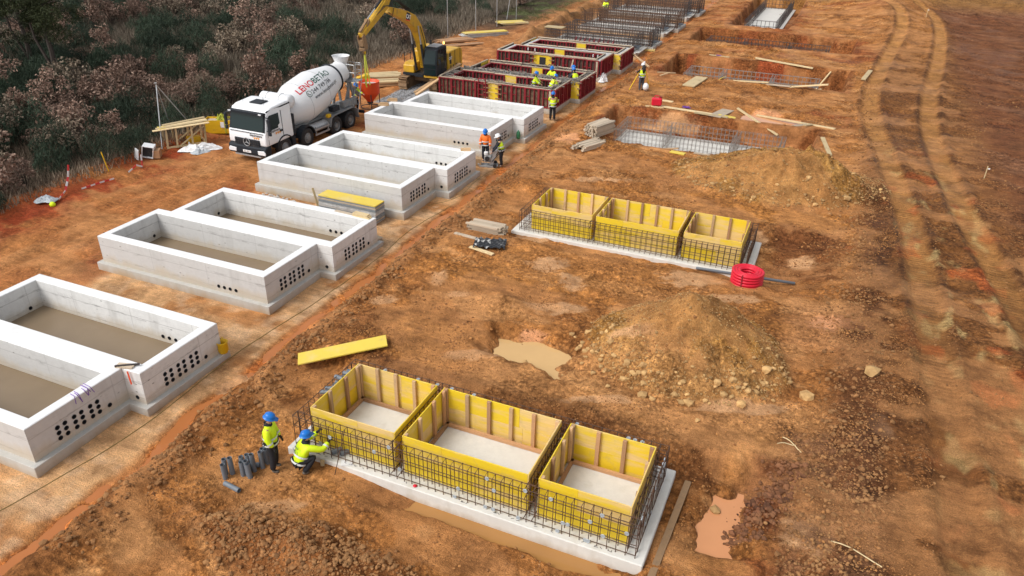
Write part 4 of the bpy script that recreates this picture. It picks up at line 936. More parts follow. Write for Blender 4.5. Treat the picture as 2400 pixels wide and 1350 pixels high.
    if not poured:     # bar tops standing out of the half filled walls
        m = MB()
        def bars(x0, x1, y0, y1, n):
            for i in range(n):
                px, py = random.uniform(x0, x1), random.uniform(y0, y1); hh = zt + random.uniform(.12, .40)
                m.tube([(px, py, zt - .05), (px + random.uniform(-.04, .04), py + random.uniform(-.04, .04), hh)], .013, 4)
                if random.random() < .55: m.tube([(px, py, hh - .06), (px + random.uniform(.2, .5), py + random.uniform(-.05, .05), hh - .1)], .013, 4)
        bars(.1, BL - .1, .06, IW - .06, 110); bars(.1, BL + .5, BW1 - .34, BW1 + .34, 300); bars(BD, BL + BD, BY - IW + .05, BY - .06, 90); bars(BL - .28, BL - .05, .3, BW1, 40); bars(BL + BD - .28, BL + BD - .05, BW1, BY - .3, 40); bars(.05, .25, .3, BW1, 40)
        tag(m.obj('bar_tops', MT['rebar_grey'], t), None, None, None, 'stuff')
        m = MB()
        for i in range(420):
            px, py = random.uniform(.1, BL + .5), random.uniform(BW1 - .36, BW1 + .36); m.box((px, py, zt + random.uniform(.02, .2)), (random.uniform(.05, .2), random.uniform(.05, .15), random.uniform(.05, .14)), (random.uniform(0, 3), random.uniform(0, 3), random.uniform(0, 3)))
        tag(m.obj('concrete_lumps', MT['rubble_conc'], t), None, None, None, 'stuff')
        # ladder-like panel standing above the front face
        f = MB()
        for xx in (c - .62, c - .12): f.bx(xx - .03, xx + .03, -g - .19, -g - .13, BH0 - .1, BH + .33)
        for zz in (.0, .35, .7, 1.05, 1.38): f.bx(c - .6, c - .14, -g - .18, -g - .14, BH0 + zz - .02, BH0 + zz + .04)
        f.obj('ladder_frame', MT['red_paint'], t)
    else:
        MB().box((c + .72, -g - .05, BH0 + .68), (.46, .03, .62)).obj('hatch', MT['black'], t)
        MB().bar((BL - 1.9, -.22, BH), (BL - 2.05, -.3, BH0 + .2), .10, .05).obj('prop_plank', MT['timber_old'], t)
        for i in range(5): MB().box((random.uniform(.8, BL), BW1 - .7 + random.uniform(-.02, .02), BH - .12), (.06, .05, .22)).obj('tie_block', MT['poly_white'], t)
    MB().bar((BL - .12, -.16, BH0 - .05), (BL - .12, -.16, BH + .02), .14, .1).obj('corner_post', MT['timber_old'], t)
    return t
red_formwork(-24.07, 44.65, .48, False, 'red panel formwork with workers inside and grey bar tops')
red_formwork(-23.86, 53.5, .68, True, 'red panel formwork filled with fresh concrete, black hatch on its front')

# ------------------------------------------------------------------ footings with standing bars, farthest basins
def mat_along(m, a, b, h, step, levels, r, th=.24):
    a = Vector(a); b = Vector(b); d = b - a; L = d.length; d.normalize(); nrm = Vector((-d.y, d.x, 0))
    n = int(L / step)
    for s in (-th / 2, th / 2):
        for i in range(n + 1):
            p = a + d * (L * i / n) + nrm * s + d * random.uniform(-.03, .03); m.tube([p, p + Vector((random.uniform(-.03, .03), random.uniform(-.03, .03), h + random.uniform(-.04, .05)))], r, 3, cap=False)
        for z in levels:
            p = a + nrm * s + Vector((0, 0, z)); m.tube([p, p + d * L], r, 3, cap=False)
for k, (x, y, z, lab) in enumerate(((-23.65, 62.35, .86, 'dark rebar walls on a footing just behind the red formwork'), (-23.45, 71.2, 1.06, 'dark rebar walls on a footing, middle one of the far three'), (-23.25, 80.1, 1.24, 'farthest dark rebar walls on a footing below the hillside'))):
    t = empty('rebar_cage', (x, y, z), 0, lab, 'rebar cage', 'rebar cages of the far basins')
    link('footing', FOOT, t)
    MB().bx(.0, BL + .4, .1, BY - .1, BH0 - .02, BH0 + .012).obj('floor', MT['conc_floor'], t)
    zb = BH0; lv = (.15, .42, .69, .96, 1.2)
    for (a, b) in (((0, .18), (BL, .18)), ((0, BW1 - .2), (BL + BD, BW1 - .2)), ((BD, BW1 + .2), (BL + BD, BW1 + .2)), ((BD, BY - .18), (BL + BD, BY - .18)), ((.15, .2), (.15, BW1)), ((BL - .15, .2), (BL - .15, BW1)), ((BD + .15, BW1), (BD + .15, BY)), ((BL + BD - .15, BW1), (BL + BD - .15, BY))):
        m = MB(); mat_along(m, (a[0], a[1], zb), (b[0], b[1], zb), 1.25, .22, lv, .016); m.obj('bar_mat', MT['rebar'] if random.random() < .4 else MT['rebar_dark'], t)
    for i in range(7):
        m = MB().box((BL + random.uniform(-.3, .1) + (BD if i > 3 else 0), (.9 if i < 4 else BW1 + .9) + .22 * (i % 4), zb + .25), (.5, .12, .12)); m.obj('sleeve_pipe', MT['pvc'], t)
t = empty('panel_pile', (-21.6, 64.4, 1.2), 0, 'pile of dark red panels lying inside the first rebar footing', 'panel pile')
for i in range(9): MB().box((.42 * i, 0, .06 + .02 * (i % 2)), (.10, 1.2, .14), (.35, 0, .1)).obj('red_beam', MT['red_paint'], t)
# ------------------------------------------------------------------ scrub on the left
rng = np.random.default_rng(5)
def leaf_quads(P, size, up=0.0, aspect=.6, rg=rng):
    """quads at the points P, random orientation, tending upright with up"""
    n = len(P); d = rg.normal(size=(n, 3)); d[:, 2] = d[:, 2] * (1 - up) + up * 2.2 * np.abs(rg.normal(size=n)) + up
    d /= np.linalg.norm(d, axis=1, keepdims=True); e = np.cross(d, rg.normal(size=(n, 3))); e /= np.linalg.norm(e, axis=1, keepdims=True)
    s = (size * rg.uniform(.6, 1.4, n))[:, None]; a = d * s; b = e * s * aspect
    V = np.stack([P - a, P + b * .8, P + a, P - b * .8], 1).reshape(-1, 3); F = np.arange(4 * n).reshape(n, 4)
    return V, F
def crown_points(n, rx, h, z0, lobes, rg):
    """points on the shells of several lobes, so gaps and clumps show"""
    P = []
    for k in range(lobes):
        a = rg.uniform(0, 2 * PI); q = rg.uniform(0, .75) ** .7 * rx; c = np.array([q * math.cos(a), q * math.sin(a), z0 + h * rg.uniform(.25, .9) * (1 - .35 * q / rx)])
        r = rx * rg.uniform(.22, .48); m = n // lobes
        d = rg.normal(size=(m, 3)); d /= np.linalg.norm(d, axis=1, keepdims=True)
        P.append(c + d * r * (rg.uniform(.35, 1, (m, 1)) ** .5) * np.array([1, 1, .8]))
    P = np.concatenate(P); P[:, 2] = np.maximum(P[:, 2], .03); return P
def stems_mesh(rx, h, n, rg, name='stems'):
    m = MB()
    for i in range(n):
        a = rg.uniform(0, 2 * PI); q = rx * rg.uniform(.2, .85); hh = h * rg.uniform(.5, .95)
        m.tube([(0, 0, -.1), (q * .4 * math.cos(a), q * .4 * math.sin(a), hh * .45), (q * math.cos(a), q * math.sin(a), hh)], [.026, .016, .006], 3)
    return m.mesh(name, MT['bark'])
def oak_proto(seed, n=1300, mat='leaf_brown'):
    rg = np.random.default_rng(seed); h = rg.uniform(1.9, 2.7); rx = rg.uniform(1.0, 1.5)
    P = crown_points(n, rx, h, .15, 16, rg); V, F = leaf_quads(P, .075, 0, .65, rg)
    return np_mesh('foliage', V, F, MT[mat], False), stems_mesh(rx, h, 22, rg)
def broom_points(n, rx, h, rg):
    a = rg.uniform(0, 2 * PI, n); q = rx * np.sqrt(rg.uniform(0, 1, n)); top = h * (1 - .55 * (q / rx) ** 2) * rg.uniform(.75, 1.1, n)
    lump = 1 + .25 * np.sin(3 * a + seed_phase(rg)); z = top * lump * (1 - .75 * rg.uniform(0, 1, n) ** 2.2)
    return np.stack([q * np.cos(a), q * np.sin(a), z], 1)
def seed_phase(rg): return rg.uniform(0, 6)
def broom_proto(seed, n=1500):
    rg = np.random.default_rng(seed); h = rg.uniform(1.2, 1.9); rx = rg.uniform(.9, 1.35)
    V, F = leaf_quads(broom_points(n, rx, h, rg), .19, .55, .075, rg)
    return np_mesh('foliage', V, F, MT['leaf_green'], False), stems_mesh(rx * .7, h, 7, rg)
OAKS = [oak_proto(100 + i) for i in range(5)] + [oak_proto(140, 1100, 'leaf_tan'), oak_proto(141, 1100, 'leaf_tan')]
BROOMS = [broom_proto(200 + i) for i in range(5)]
# where plants stand: the wedge of land the camera and a step to either side can see
pts = []
for iy in np.arange(14, 150, 1.25):
    st = 1.25 if iy < 90 else 2.0
    for ix in np.arange(-125, -33.2, st):
        x = ix + rng.uniform(-.6, .6); y = iy + rng.uniform(-.6, .6)
        if y < 12 + .16 * (-x - 33) : continue
        ang = math.degrees(math.atan2(-x, y)); 
        if ang > 66: continue
        if y > 60 and x > -33.2 - .0 * y - 0: continue
        pts.append((x, y))
pts = np.array(pts)
f1 = fbm(pts[:, 0], pts[:, 1], 11, 3, 301); f2 = fbm(pts[:, 0], pts[:, 1], 5, 3, 302)
grassy = sst(38, 48, pts[:, 1]) * sst(-70, -50, pts[:, 0] - .25 * (pts[:, 1] - 50)) 
oaks, brooms = [], []
for (x, y), a, b, g in zip(pts, f1, f2, grassy):
    u = rng.uniform(); k = a + .8 * b
    keep = .80 - .66 * g
    if x > -35 and u > .45: continue
    if u > keep: continue
    (oaks if k + rng.uniform(-.12, .12) > -.04 + .10 * (g > .5) else brooms).append((x, y))
near = lambda L: sorted(L, key=lambda p: p[0] ** 2 * .8 + p[1] ** 2)
oaks, brooms = near(oaks), near(brooms)
# thin the oaks so that single crowns read
def thin(L, d):
    out = []; 
    for p in L:
        if all((p[0] - q[0]) ** 2 + (p[1] - q[1]) ** 2 > d * d for q in out[-260:]): out.append(p)
    return out
oaks = thin(oaks, 1.7); brooms = thin(brooms, 1.25)
def shrub(protos, name, p, lab, cat, grp, s0, s1):
    i = rng.integers(len(protos)); fo, stm = protos[i]; s = rng.uniform(s0, s1)
    t = empty(name, (p[0], p[1], gz(p[0], p[1]) - .05), rng.uniform(0, 6.28), lab, cat, grp); t.scale = (s * rng.uniform(.85, 1.15), s * rng.uniform(.85, 1.15), s * rng.uniform(.8, 1.2))
    link('foliage', fo, t); link('stems', stm, t)
MARKS = [('timber trestle', -32.4, 30.3), ('yellow bin', -32.1, 32.9), ('mixer drum', -30.5, 37), ('tipped white cabinet', -32.5, 27.8), ('leftmost barrier tape', -32.4, 22.8), ('forked tall tree', -48.6, 35.6), ('slim dark tree', -62.5, 51), ('excavator arm', -30.5, 44), ('yellow topped panel stack', -31, 65), ('farthest board heap', -31, 71), ('brown boards by the excavator', -31.5, 49), ('nearest fence pole', -32.6, 61.9), ('yellow marker stake', -32.7, 25.3), ('corner tree', -53.5, 37.5), ('steel pole tripod', -34, 31)]
ORD = 'nearest second third fourth fifth sixth seventh eighth ninth tenth eleventh twelfth thirteenth fourteenth fifteenth sixteenth seventeenth eighteenth nineteenth twentieth'.split()
def labelled(L, kind):
    D = [min((math.hypot(p[0] - m[1], p[1] - m[2]), m[0]) for m in MARKS) for p in L]; out = [None] * len(L); cnt = {}
    for i in sorted(range(len(L)), key=lambda i: D[i][0]):
        k = cnt[D[i][1]] = cnt.get(D[i][1], 0) + 1
        out[i] = f'{kind}, {ORD[k - 1]} one from the {D[i][1]}' if k <= 20 else f'{kind}, well away from the {D[i][1]}'
    return out
for p, lb in zip(oaks[:280], labelled(oaks[:280], 'brown leaved oak shrub in the scrub')): shrub(OAKS, 'oak_shrub', p, lb, 'shrub', 'brown oak shrubs in the scrub', .62, 1.25)
for p, lb in zip(brooms[:290], labelled(brooms[:290], 'dark green broom bush in the scrub')): shrub(BROOMS, 'broom_bush', p, lb, 'bush', 'green broom bushes in the scrub', .7, 1.3)
def mass(name, L, kind, label):
    Vs, Fs, o = [], [], 0
    for p in L:
        s = rng.uniform(.7, 1.3); far = p[1] > 70 or p[0] < -75
        if kind == 'oak': V, F = leaf_quads(crown_points(170 if far else 300, 1.3 * s, 2.3 * s, .1, 8, rng), .15, 0, .7)
        else: V, F = leaf_quads(broom_points(150 if far else 260, 1.25 * s, 1.5 * s, rng), .30, .5, .14)
        Vs.append(V + np.array([p[0], p[1], gz(p[0], p[1]) - .05])); Fs.append(F + o); o += len(V)
    if Vs: tag(link(name, np_mesh(name, np.concatenate(Vs), np.concatenate(Fs), MT['leaf_brown' if kind == 'oak' else 'leaf_green'], False)), label, None, None, 'stuff')
mass('distant_scrub', oaks[280:900], 'oak', 'distant brown oak scrub behind the nearer shrubs')
mass('distant_broom', brooms[290:1000], 'broom', 'distant green broom behind the nearer bushes')
# dry grass between the shrubs
def grass(name, n, x0, x1, y0, y1, h, mat, label, pick):
    X = rng.uniform(x0, x1, n * 3); Y = rng.uniform(y0, y1, n * 3); k = pick(X, Y) > rng.uniform(0, 1, n * 3); X, Y = X[k][:n], Y[k][:n]; n = len(X)
    Z = ground(X, Y) - .02; a = rng.uniform(0, 2 * PI, n); hh = h * rng.uniform(.5, 1.3, n) * (1 + .6 * fbm(X, Y, 3, 2, 333)); lean = rng.uniform(.1, .6, n) * hh; w = .02 * h / .5 + .006
    B = np.stack([X, Y, Z], 1); s = np.stack([-np.sin(a), np.cos(a), a * 0], 1) * w; b = rng.uniform(0, 2 * PI, n)
    T = B + np.stack([np.cos(b) * lean, np.sin(b) * lean, hh], 1)
    V = np.stack([B - s, B + s, T], 1).reshape(-1, 3); F = np.arange(3 * n).reshape(n, 3)
    tag(link(name, np_mesh(name, V, F, MT[mat], False)), label, None, None, 'stuff')
grass('dry_grass', 110000, -80, -33.4, 30, 95, .75, 'grass_dry', 'pale dry grass growing between the shrubs', lambda X, Y: (sst(34, 46, Y) * sst(-74, -52, X - .25 * (Y - 50)) * sst(-.25, .15, fbm(X, Y, 6, 3, 340)) + .12) * (Y > 12 - .2 * X - 5))
grass('undergrowth', 60000, -62, -32.6, 16, 72, .42, 'leaf_tan', 'low brown undergrowth between the shrubs', lambda X, Y: .25 + .75 * sst(-46, -36, X))
grass('green_grass', 16000, -40, -27, 72, 104, .2, 'grass_green', 'short green grass by the far end of the left lane', lambda X, Y: (.3 + sst(-.1, .25, fbm(X, Y, 3, 3, 350))) * sst(-27.4, -29.5, X) * sst(72, 75, Y))
# tall trees at the upper left
def tall_tree(x, y, h, rx, mat, name, label, seed, n, base=.35, lobes=26):
    rg = np.random.default_rng(seed); z = gz(x, y); t = empty(name, (x, y, z - .1), 0, label, 'tree')
    m = MB(); m.tube([(0, 0, -.2), (.1, .05, h * .3), (-.15, .1, h * .6), (0, 0, h * .92)], [.2, .16, .1, .03], 7)
    m.tube([(.05, 0, h * .12), (-.7, -.3, h * .4), (-1.1, -.2, h * .72)], [.13, .09, .04], 6)
    for i in range(12):
        a = rg.uniform(0, 2 * PI); zz = h * rg.uniform(base, .85); q = rx * rg.uniform(.4, .85); m.tube([(0, 0, zz), (q * .5 * math.cos(a), q * .5 * math.sin(a), zz + .3), (q * math.cos(a), q * math.sin(a), zz + .5)], [.05, .03, .012], 4)
    m.obj('trunk', MT['bark'], t)
    P = []
    for k in range(lobes):
        a = rg.uniform(0, 2 * PI); zz = rg.uniform(base, 1); q = rx * (1.05 - .75 * max(0, zz - .4)) * rg.uniform(.15, .95); c = np.array([q * math.cos(a), q * math.sin(a), h * zz])
        d = rg.normal(size=(n // lobes, 3)); d /= np.linalg.norm(d, axis=1, keepdims=True); P.append(c + d * rx * rg.uniform(.2, .38) * (rg.uniform(.3, 1, (len(d), 1)) ** .5) * np.array([1, 1, .7]))
    V, F = leaf_quads(np.concatenate(P), .13, .15, .22, rg); link('crown', np_mesh('crown', V, F, MT[mat], False), t)
tall_tree(-48.6, 35.6, 8.2, 2.6, 'leaf_pine', 'pine_tree', 'tall dark green tree with a forked bare trunk at the upper left', 7, 12000, .42)
tall_tree(-53.5, 37.5, 7.2, 2.4, 'leaf_pine', 'pine_tree', 'dark green tree at the far upper left corner beside the forked tree', 8, 9000, .35)
tall_tree(-62.5, 51.0, 6.5, 1.7, 'leaf_pine', 'pine_tree', 'slim dark trunked tree near the top edge right of the forked tree', 9, 4500, .55)
# ------------------------------------------------------------------ lettering
def text_mesh(body, size, mat, bold=0.0, depth=0, align='LEFT'):
    cu = bpy.data.curves.new('lettering', 'FONT'); cu.body = body; cu.size = size; cu.offset = bold; cu.extrude = depth; cu.align_x = align; cu.resolution_u = 3; cu.fill_mode = 'FRONT' if depth == 0 else 'BOTH'
    o = bpy.data.objects.new('lettering', cu); COL.objects.link(o); bpy.context.view_layer.update()
    me = bpy.data.meshes.new_from_object(o.evaluated_get(bpy.context.evaluated_depsgraph_get())); bpy.data.objects.remove(o); bpy.data.curves.remove(cu)
    me.materials.clear(); me.materials.append(mat); return me
def wrap_mesh(me, fn):
    bm = bmesh.new(); bm.from_mesh(me); bmesh.ops.triangulate(bm, faces=bm.faces)
    for _ in range(2): bmesh.ops.subdivide_edges(bm, edges=[e for e in bm.edges if e.calc_length() > .12], cuts=1); bmesh.ops.triangulate(bm, faces=bm.faces)
    for v in bm.verts: v.co = fn(v.co.x, v.co.y)
    bm.to_mesh(me); bm.free(); return me

# ------------------------------------------------------------------ concrete mixer truck: +x forward, +y its left side
TX, TY, TA = -27.52, 29.81, rad(-91.17)
T = empty('mixer_truck', (TX, TY, .16), TA, 'white concrete mixer truck facing the camera beside the concrete basins', 'truck')
def cab():
    W = 1.22
    prof = [(-.02, .92), (.0, 1.18), (-.03, 1.58), (-.08, 1.66), (-.30, 2.52), (-.42, 2.70), (-.75, 2.82), (-1.9, 2.90), (-2.16, 2.84), (-2.22, 2.70), (-2.22, .98)]
    m = MB(); m.prism(prof, -W, W, 'xz'); me = m.mesh('cab', [MT['white']])
    bm = bmesh.new(); bm.from_mesh(me)
    for v in bm.verts:     # roof leans in towards the sides
        if v.co.z > 1.6: v.co.y *= 1 - .055 * (v.co.z - 1.6) / 1.2
    bmesh.ops.bevel(bm, geom=[e for e in bm.edges if e.is_manifold and e.calc_face_angle(0) > 1.0], offset=.09, segments=3, affect='EDGES', profile=.6)
    for f in bm.faces: f.smooth = True
    bm.to_mesh(me); bm.free(); return me
C_ = link('cab', cab(), T)
def slab4(name, mat, pts, th, parent=T):
    """plate with a quad outline and thickness towards its normal"""
    p = [Vector(q) for q in pts]; n = (p[1] - p[0]).cross(p[-1] - p[0]).normalized() * th; k = len(p)
    m = MB(); m.add([q for q in p] + [q + n for q in p], [tuple(range(k))[::-1], tuple(range(k, 2 * k))] + [(i, (i + 1) % k, k + (i + 1) % k, k + i) for i in range(k)])
    return m.obj(name, mat, parent)
slab4('windscreen', MT['glass'], [(-.085, -1.06, 1.68), (-.085, 1.06, 1.68), (-.285, 1.02, 2.48), (-.285, -1.02, 2.48)], .03)
slab4('windscreen_frame', MT['dark_grey'], [(-.072, -1.17, 1.60), (-.072, 1.17, 1.60), (-.33, 1.12, 2.62), (-.33, -1.12, 2.62)], .012)
MB().bar((-.20, -1.08, 2.56), (-.20, 1.08, 2.56), .22, .10).obj('sun_visor', MT['dark_grey'], T, rot=(0, 0, 0))
for y in (-.98, .98): MB().box((-.06, y, 2.58), (.05, .16, .06)).obj('marker_lamp', MT['lamp'], T)
for s in (1, -1):
    y = s * 1.222
    P = [(-.36, 1.70), (-.36, 2.36), (-.52, 2.46), (-1.20, 2.46), (-1.20, 1.92), (-1.05, 1.84), (-1.05, 1.72)]
    pts = [(a, s * (1.226 * (1 - .055 * max(0, b - 1.6) / 1.2) + .004), b) for a, b in P]
    slab4('side_window', MT['glass'], pts if s < 0 else pts, .006 if s < 0 else -.006)
    pts = [(a, s * 1.219, b) for a, b in [(-.22, 1.02), (-1.42, 1.30), (-1.42, 1.36), (-.22, 1.08)]]
    m = MB()
    for (a, b) in (((-1.40, 1.2), (-1.40, 2.55)), ((-.24, 1.0), (-.27, 2.3))): m.bar((a[0], s * 1.213, a[1]), (b[0], s * 1.175, b[1]), .022, .02)
    m.obj('door_gap', MT['dark_grey'], T)
    MB().box((-1.26, s * 1.222, 1.52), (.20, .05, .10)).obj('door_handle', MT['black'], T)
    m = MB(); m.box((-.16, s * 1.42, 2.06), (.10, .17, .62)); m.box((-.16, s * 1.42, 1.62), (.10, .17, .2)); m.bar((-.24, s * 1.15, 2.42), (-.17, s * 1.42, 2.42), .05, .05); m.bar((-.2, s * 1.16, 1.75), (-.17, s * 1.42, 1.7), .05, .05)
    m.obj('mirror', MT['dark_grey'], T, bevel=.02)
    MB().bar((-.35, s * 1.14, 2.66), (-2.2, s * 1.14, 2.76), .035, .07).obj('drip_rail', MT['dark_grey'], T)
for xx, yy in ((-.65, -.55), (-.75, .72), (-1.0, .45)): MB().tube([(xx, yy, 2.82), (xx - .05, yy, 3.2)], .008, 4).obj('aerial', MT['black'], T)
MB().box((-1.2, 0, 2.885), (.60, .78, .05), (0, .045, 0)).obj('roof_hatch', MT['dark_grey'], T, bevel=.02)
slab4('front_panel_gap', MT['dark_grey'], [(.002, -1.08, 1.56), (.002, 1.08, 1.56), (-.012, 1.08, 1.59), (-.012, -1.08, 1.59)], .01)
g = MB()
g.bx(-.02, .045, -.82, .82, .84, 1.24)
G = g.obj('grille', MT['dark_grey'], T, bevel=.02)
m = MB()
for z in (.92, 1.04, 1.16):
    for i in range(11):
        y = -.72 + i * .144; m.box((.052, y, z), (.02, .10, .06))
m.obj('grille_mesh', MT['black'], G)
st = MB(); st.tube([(.075, .21 * math.cos(a), 1.08 + .21 * math.sin(a)) for a in np.linspace(0, 2 * PI, 20)[:-1]], .02, 6, True)
for a in (90, 210, 330): st.tube([(.075, 0, 1.08), (.075, .2 * math.cos(rad(a)), 1.08 + .2 * math.sin(rad(a)))], [.03, .006], 4)
st.obj('star_emblem', MT['steel'], G)
b = MB(); b.prism([(-.35, .42), (.08, .40), (.13, .52), (.11, .84), (-.02, .93), (-.35, .93)], -1.24, 1.24, 'xz'); B_ = b.obj('bumper', MT['dark_grey'], T, bevel=.04)
MB().bx(-.1, .10, -.85, .85, .33, .40).obj('bumper_lip', MT['steel'], B_)
for s in (1, -1):
    h = MB(); h.prism([(s * .72, .50), (s * 1.20, .50), (s * 1.22, .62), (s * 1.12, .74), (s * .70, .70)], .06, .145, 'yz'); h.obj('headlight', MT['lamp'], T, bevel=.015)
MB().box((.135, 0, .60), (.02, .52, .12)).obj('number_plate', MT['print_white'], B_)
link('plate_lettering', text_mesh('80-UI-01', .10, MT['print_black'], 0, 0, 'CENTER'), B_, (.147, 0, .565), (PI / 2, 0, PI / 2))
# small trade name and drops, on front and door
def drops(parent, loc, rot, k=1.0):
    m = MB()
    for i in range(3):
        x = (i - 1) * .12 * k; m.add([(x - .05 * k, .07 * k, 0), (x - .03 * k, .0, 0), (x + .0, -.06 * k, 0), (x + .04 * k, .0, 0), (x + .055 * k, .07 * k, 0), (x, .03 * k, 0)], [(0, 1, 2, 3, 4, 5)])
    m.obj('drop_emblem', MT['print_orange'], parent, loc, rot)
link('name_lettering', text_mesh('Equimetra', .19, MT['print_black'], .004, 0, 'CENTER'), C_, (.006, .60, 1.41), (PI / 2, 0, PI / 2)); drops(C_, (.008, .62, 1.32), (PI / 2, 0, PI / 2), 1.1)
link('name_lettering', text_mesh('Equimetra', .17, MT['print_black'], .004, 0, 'CENTER'), C_, (-.82, 1.232, 1.58), (PI / 2, 0, PI)); drops(C_, (-.98, 1.232, 1.46), (PI / 2, 0, PI), 1.2)
# chassis
ch = MB()
for s in (1, -1): ch.bx(-8.9, -1.2, s * .42 - .05, s * .42 + .05, .72, 1.02)
for x in (-2.6, -4.4, -5.4, -6.7, -8.6): ch.bx(x - .06, x + .06, -.38, .38, .75, .98)
ch.bx(-8.9, -2.4, -.62, .62, 1.03, 1.13)
ch.obj('chassis', MT['grey_paint'], T)
def wheel_mesh():
    r, w = .53, .30; m = MB(); m.smooth = False
    m.cur = 0; m.lathe([(.29, -w / 2), (.44, -w / 2 - .01), (r - .03, -w / 2 + .02), (r, -w / 2 + .06), (r, w / 2 - .06), (r - .03, w / 2 - .02), (.44, w / 2 + .01), (.29, w / 2)], 28)
    for i in range(28): a = 2 * PI * i / 28; m.box((r * math.cos(a), r * math.sin(a), 0), (.03, .05, w * .8), (0, 0, a))
    return m.mesh('tyre', MT['black'])
def rim_mesh(front):
    m = MB(); w = .30
    if front: m.lathe([(.30, w / 2), (.29, w / 2 - .05), (.20, w / 2 - .02), (.17, w / 2 + .03), (.13, w / 2 + .06), (.001, w / 2 + .07)], 20)
    else: m.lathe([(.30, w / 2), (.28, w / 2 - .04), (.22, w / 2 - .17), (.15, w / 2 - .15), (.13, w / 2 - .02), (.001, w / 2 - .01)], 20)
    for i in range(10): a = 2 * PI * i / 10; m.lathe([(.02, 0), (.018, .04), (.001, .04)], 6, Matrix.Translation((.19 * math.cos(a), .19 * math.sin(a), w / 2 + (.0 if front else -.15))))
    return m.mesh('rim', MT['grey_paint'])
TY_, RF, RR = wheel_mesh(), rim_mesh(True), rim_mesh(False)
for i, ax in enumerate((-1.45, -3.34, -6.0, -7.35)):
    for s in (1, -1):
        for k in range(1 if i < 2 else 2):
            y = s * (1.05 - .33 * k); w = link('wheel', TY_, T, (ax, y, .53), (-s * PI / 2, 0, 0)); 
            if k == 0: link('rim', RF if i < 2 else RR, w)
        MB().tube([(ax, -.9, .53), (ax, .9, .53)], .08, 8).obj('axle', MT['dark_grey'], T)
def arch(x0, r, y0, y1, a0, a1, mat, name, z=.55):
    P = [(x0 + r * math.cos(rad(a)), z + r * math.sin(rad(a))) for a in np.linspace(a0, a1, 11)] + [(x0 + (r + .06) * math.cos(rad(a)), z + (r + .06) * math.sin(rad(a))) for a in np.linspace(a1, a0, 11)]
    m = MB(); 
    n = 11
    for i in range(n - 1):
        q = [P[i], P[i + 1], P[2 * n - 2 - i], P[2 * n - 1 - i]]; m.prism(q, y0, y1, 'xz')
    m.obj(name, MT[mat], T)
for s in (1, -1):
    y0, y1 = (.86, 1.25) if s > 0 else (-1.25, -.86)
    arch(-1.45, .62, y0, y1, 10, 172, 'dark_grey', 'front_mudguard'); arch(-3.34, .60, y0, y1, 8, 172, 'dark_grey', 'front_mudguard')
    y0, y1 = (.56, 1.27) if s > 0 else (-1.27, -.56)
    m = MB(); 
    for (a, b) in (((-5.35, .62), (-5.52, 1.10)), ((-5.52, 1.10), (-5.8, 1.19)), ((-5.8, 1.19), (-7.6, 1.25)), ((-7.6, 1.25), (-7.95, 1.1)), ((-7.95, 1.1), (-8.15, .5))): m.bar((a[0], (y0 + y1) / 2, a[1]), (b[0], (y0 + y1) / 2, b[1]), y1 - y0, .035)
    m.obj('rear_mudguard', MT['grey_paint'], T)
    m = MB(); m.bx(-.35, -.06, s * 1.0 - .2, s * 1.0 + .2, .45, .9); m.bx(-2.3, -2.0, s * 1.0 - .22, s * 1.0 + .22, .5, .95); m.obj('cab_step', MT['dark_grey'], T)
    m = MB()
    for z in (.50, .78): m.bar((-4.0, s * 1.2, z), (-5.3, s * 1.2, z), .035, .09)
    for x in (-4.1, -5.2): m.bar((x, s * 1.18, .45), (x, s * 1.18, .95), .05, .05)
    m.obj('side_guard', MT['steel'], T)
for k in range(4): MB().lathe([(.001, -.17), (.22, -.17), (.25, -.12), (.25, .12), (.22, .17), (.001, .17)], 14, Matrix.Translation((-4.15 - .34 * k, .88, .80)) @ Matrix.Rotation(PI / 2, 4, 'Y')).obj('air_tank', MT['steel'], T)
MB().bx(-5.2, -4.1, -1.15, -.5, .5, 1.0).obj('fuel_tank', MT['steel'], T, bevel=.08)
MB().box((-5.42, 1.1, 1.24), (.3, .22, .2)).obj('yellow_box', MT['ybox'], T, bevel=.04)
MB().box((-6.1, 1.02, 1.50), (.62, .36, .30)).obj('tool_box', MT['dark_grey'], T, bevel=.02)
MB().box((-2.35, .95, 1.55), (.22, .4, 1.1)).obj('intake', MT['dark_grey'], T, bevel=.02)
# pale water tank lying across behind the cab
mt = MB(); mt.smooth = True; mt.lathe([(.001, -1.0), (.28, -.98), (.36, -.9), (.36, .9), (.28, .98), (.001, 1.0)], 22, Matrix.Translation((-2.62, -.02, 2.66)) @ Matrix.Rotation(PI / 2, 4, 'X'))
WT = mt.obj('water_tank', MT['drum'], T)
for y in (-.5, .35): MB().tube([(-2.62 + .37 * math.cos(a), y, 2.66 + .37 * math.sin(a)) for a in np.linspace(0, 2 * PI, 18)[:-1]], .014, 4, True).obj('tank_strap', MT['steel'], WT)
m = MB()
for s in (1, -1):
    m.bar((-2.55, s * .55, 1.05), (-2.7, s * .45, 2.4), .10, .10); m.bar((-3.1, s * .6, 1.05), (-2.75, s * .4, 1.8), .1, .1)
m.obj('drum_stand', MT['grey_paint'], T)
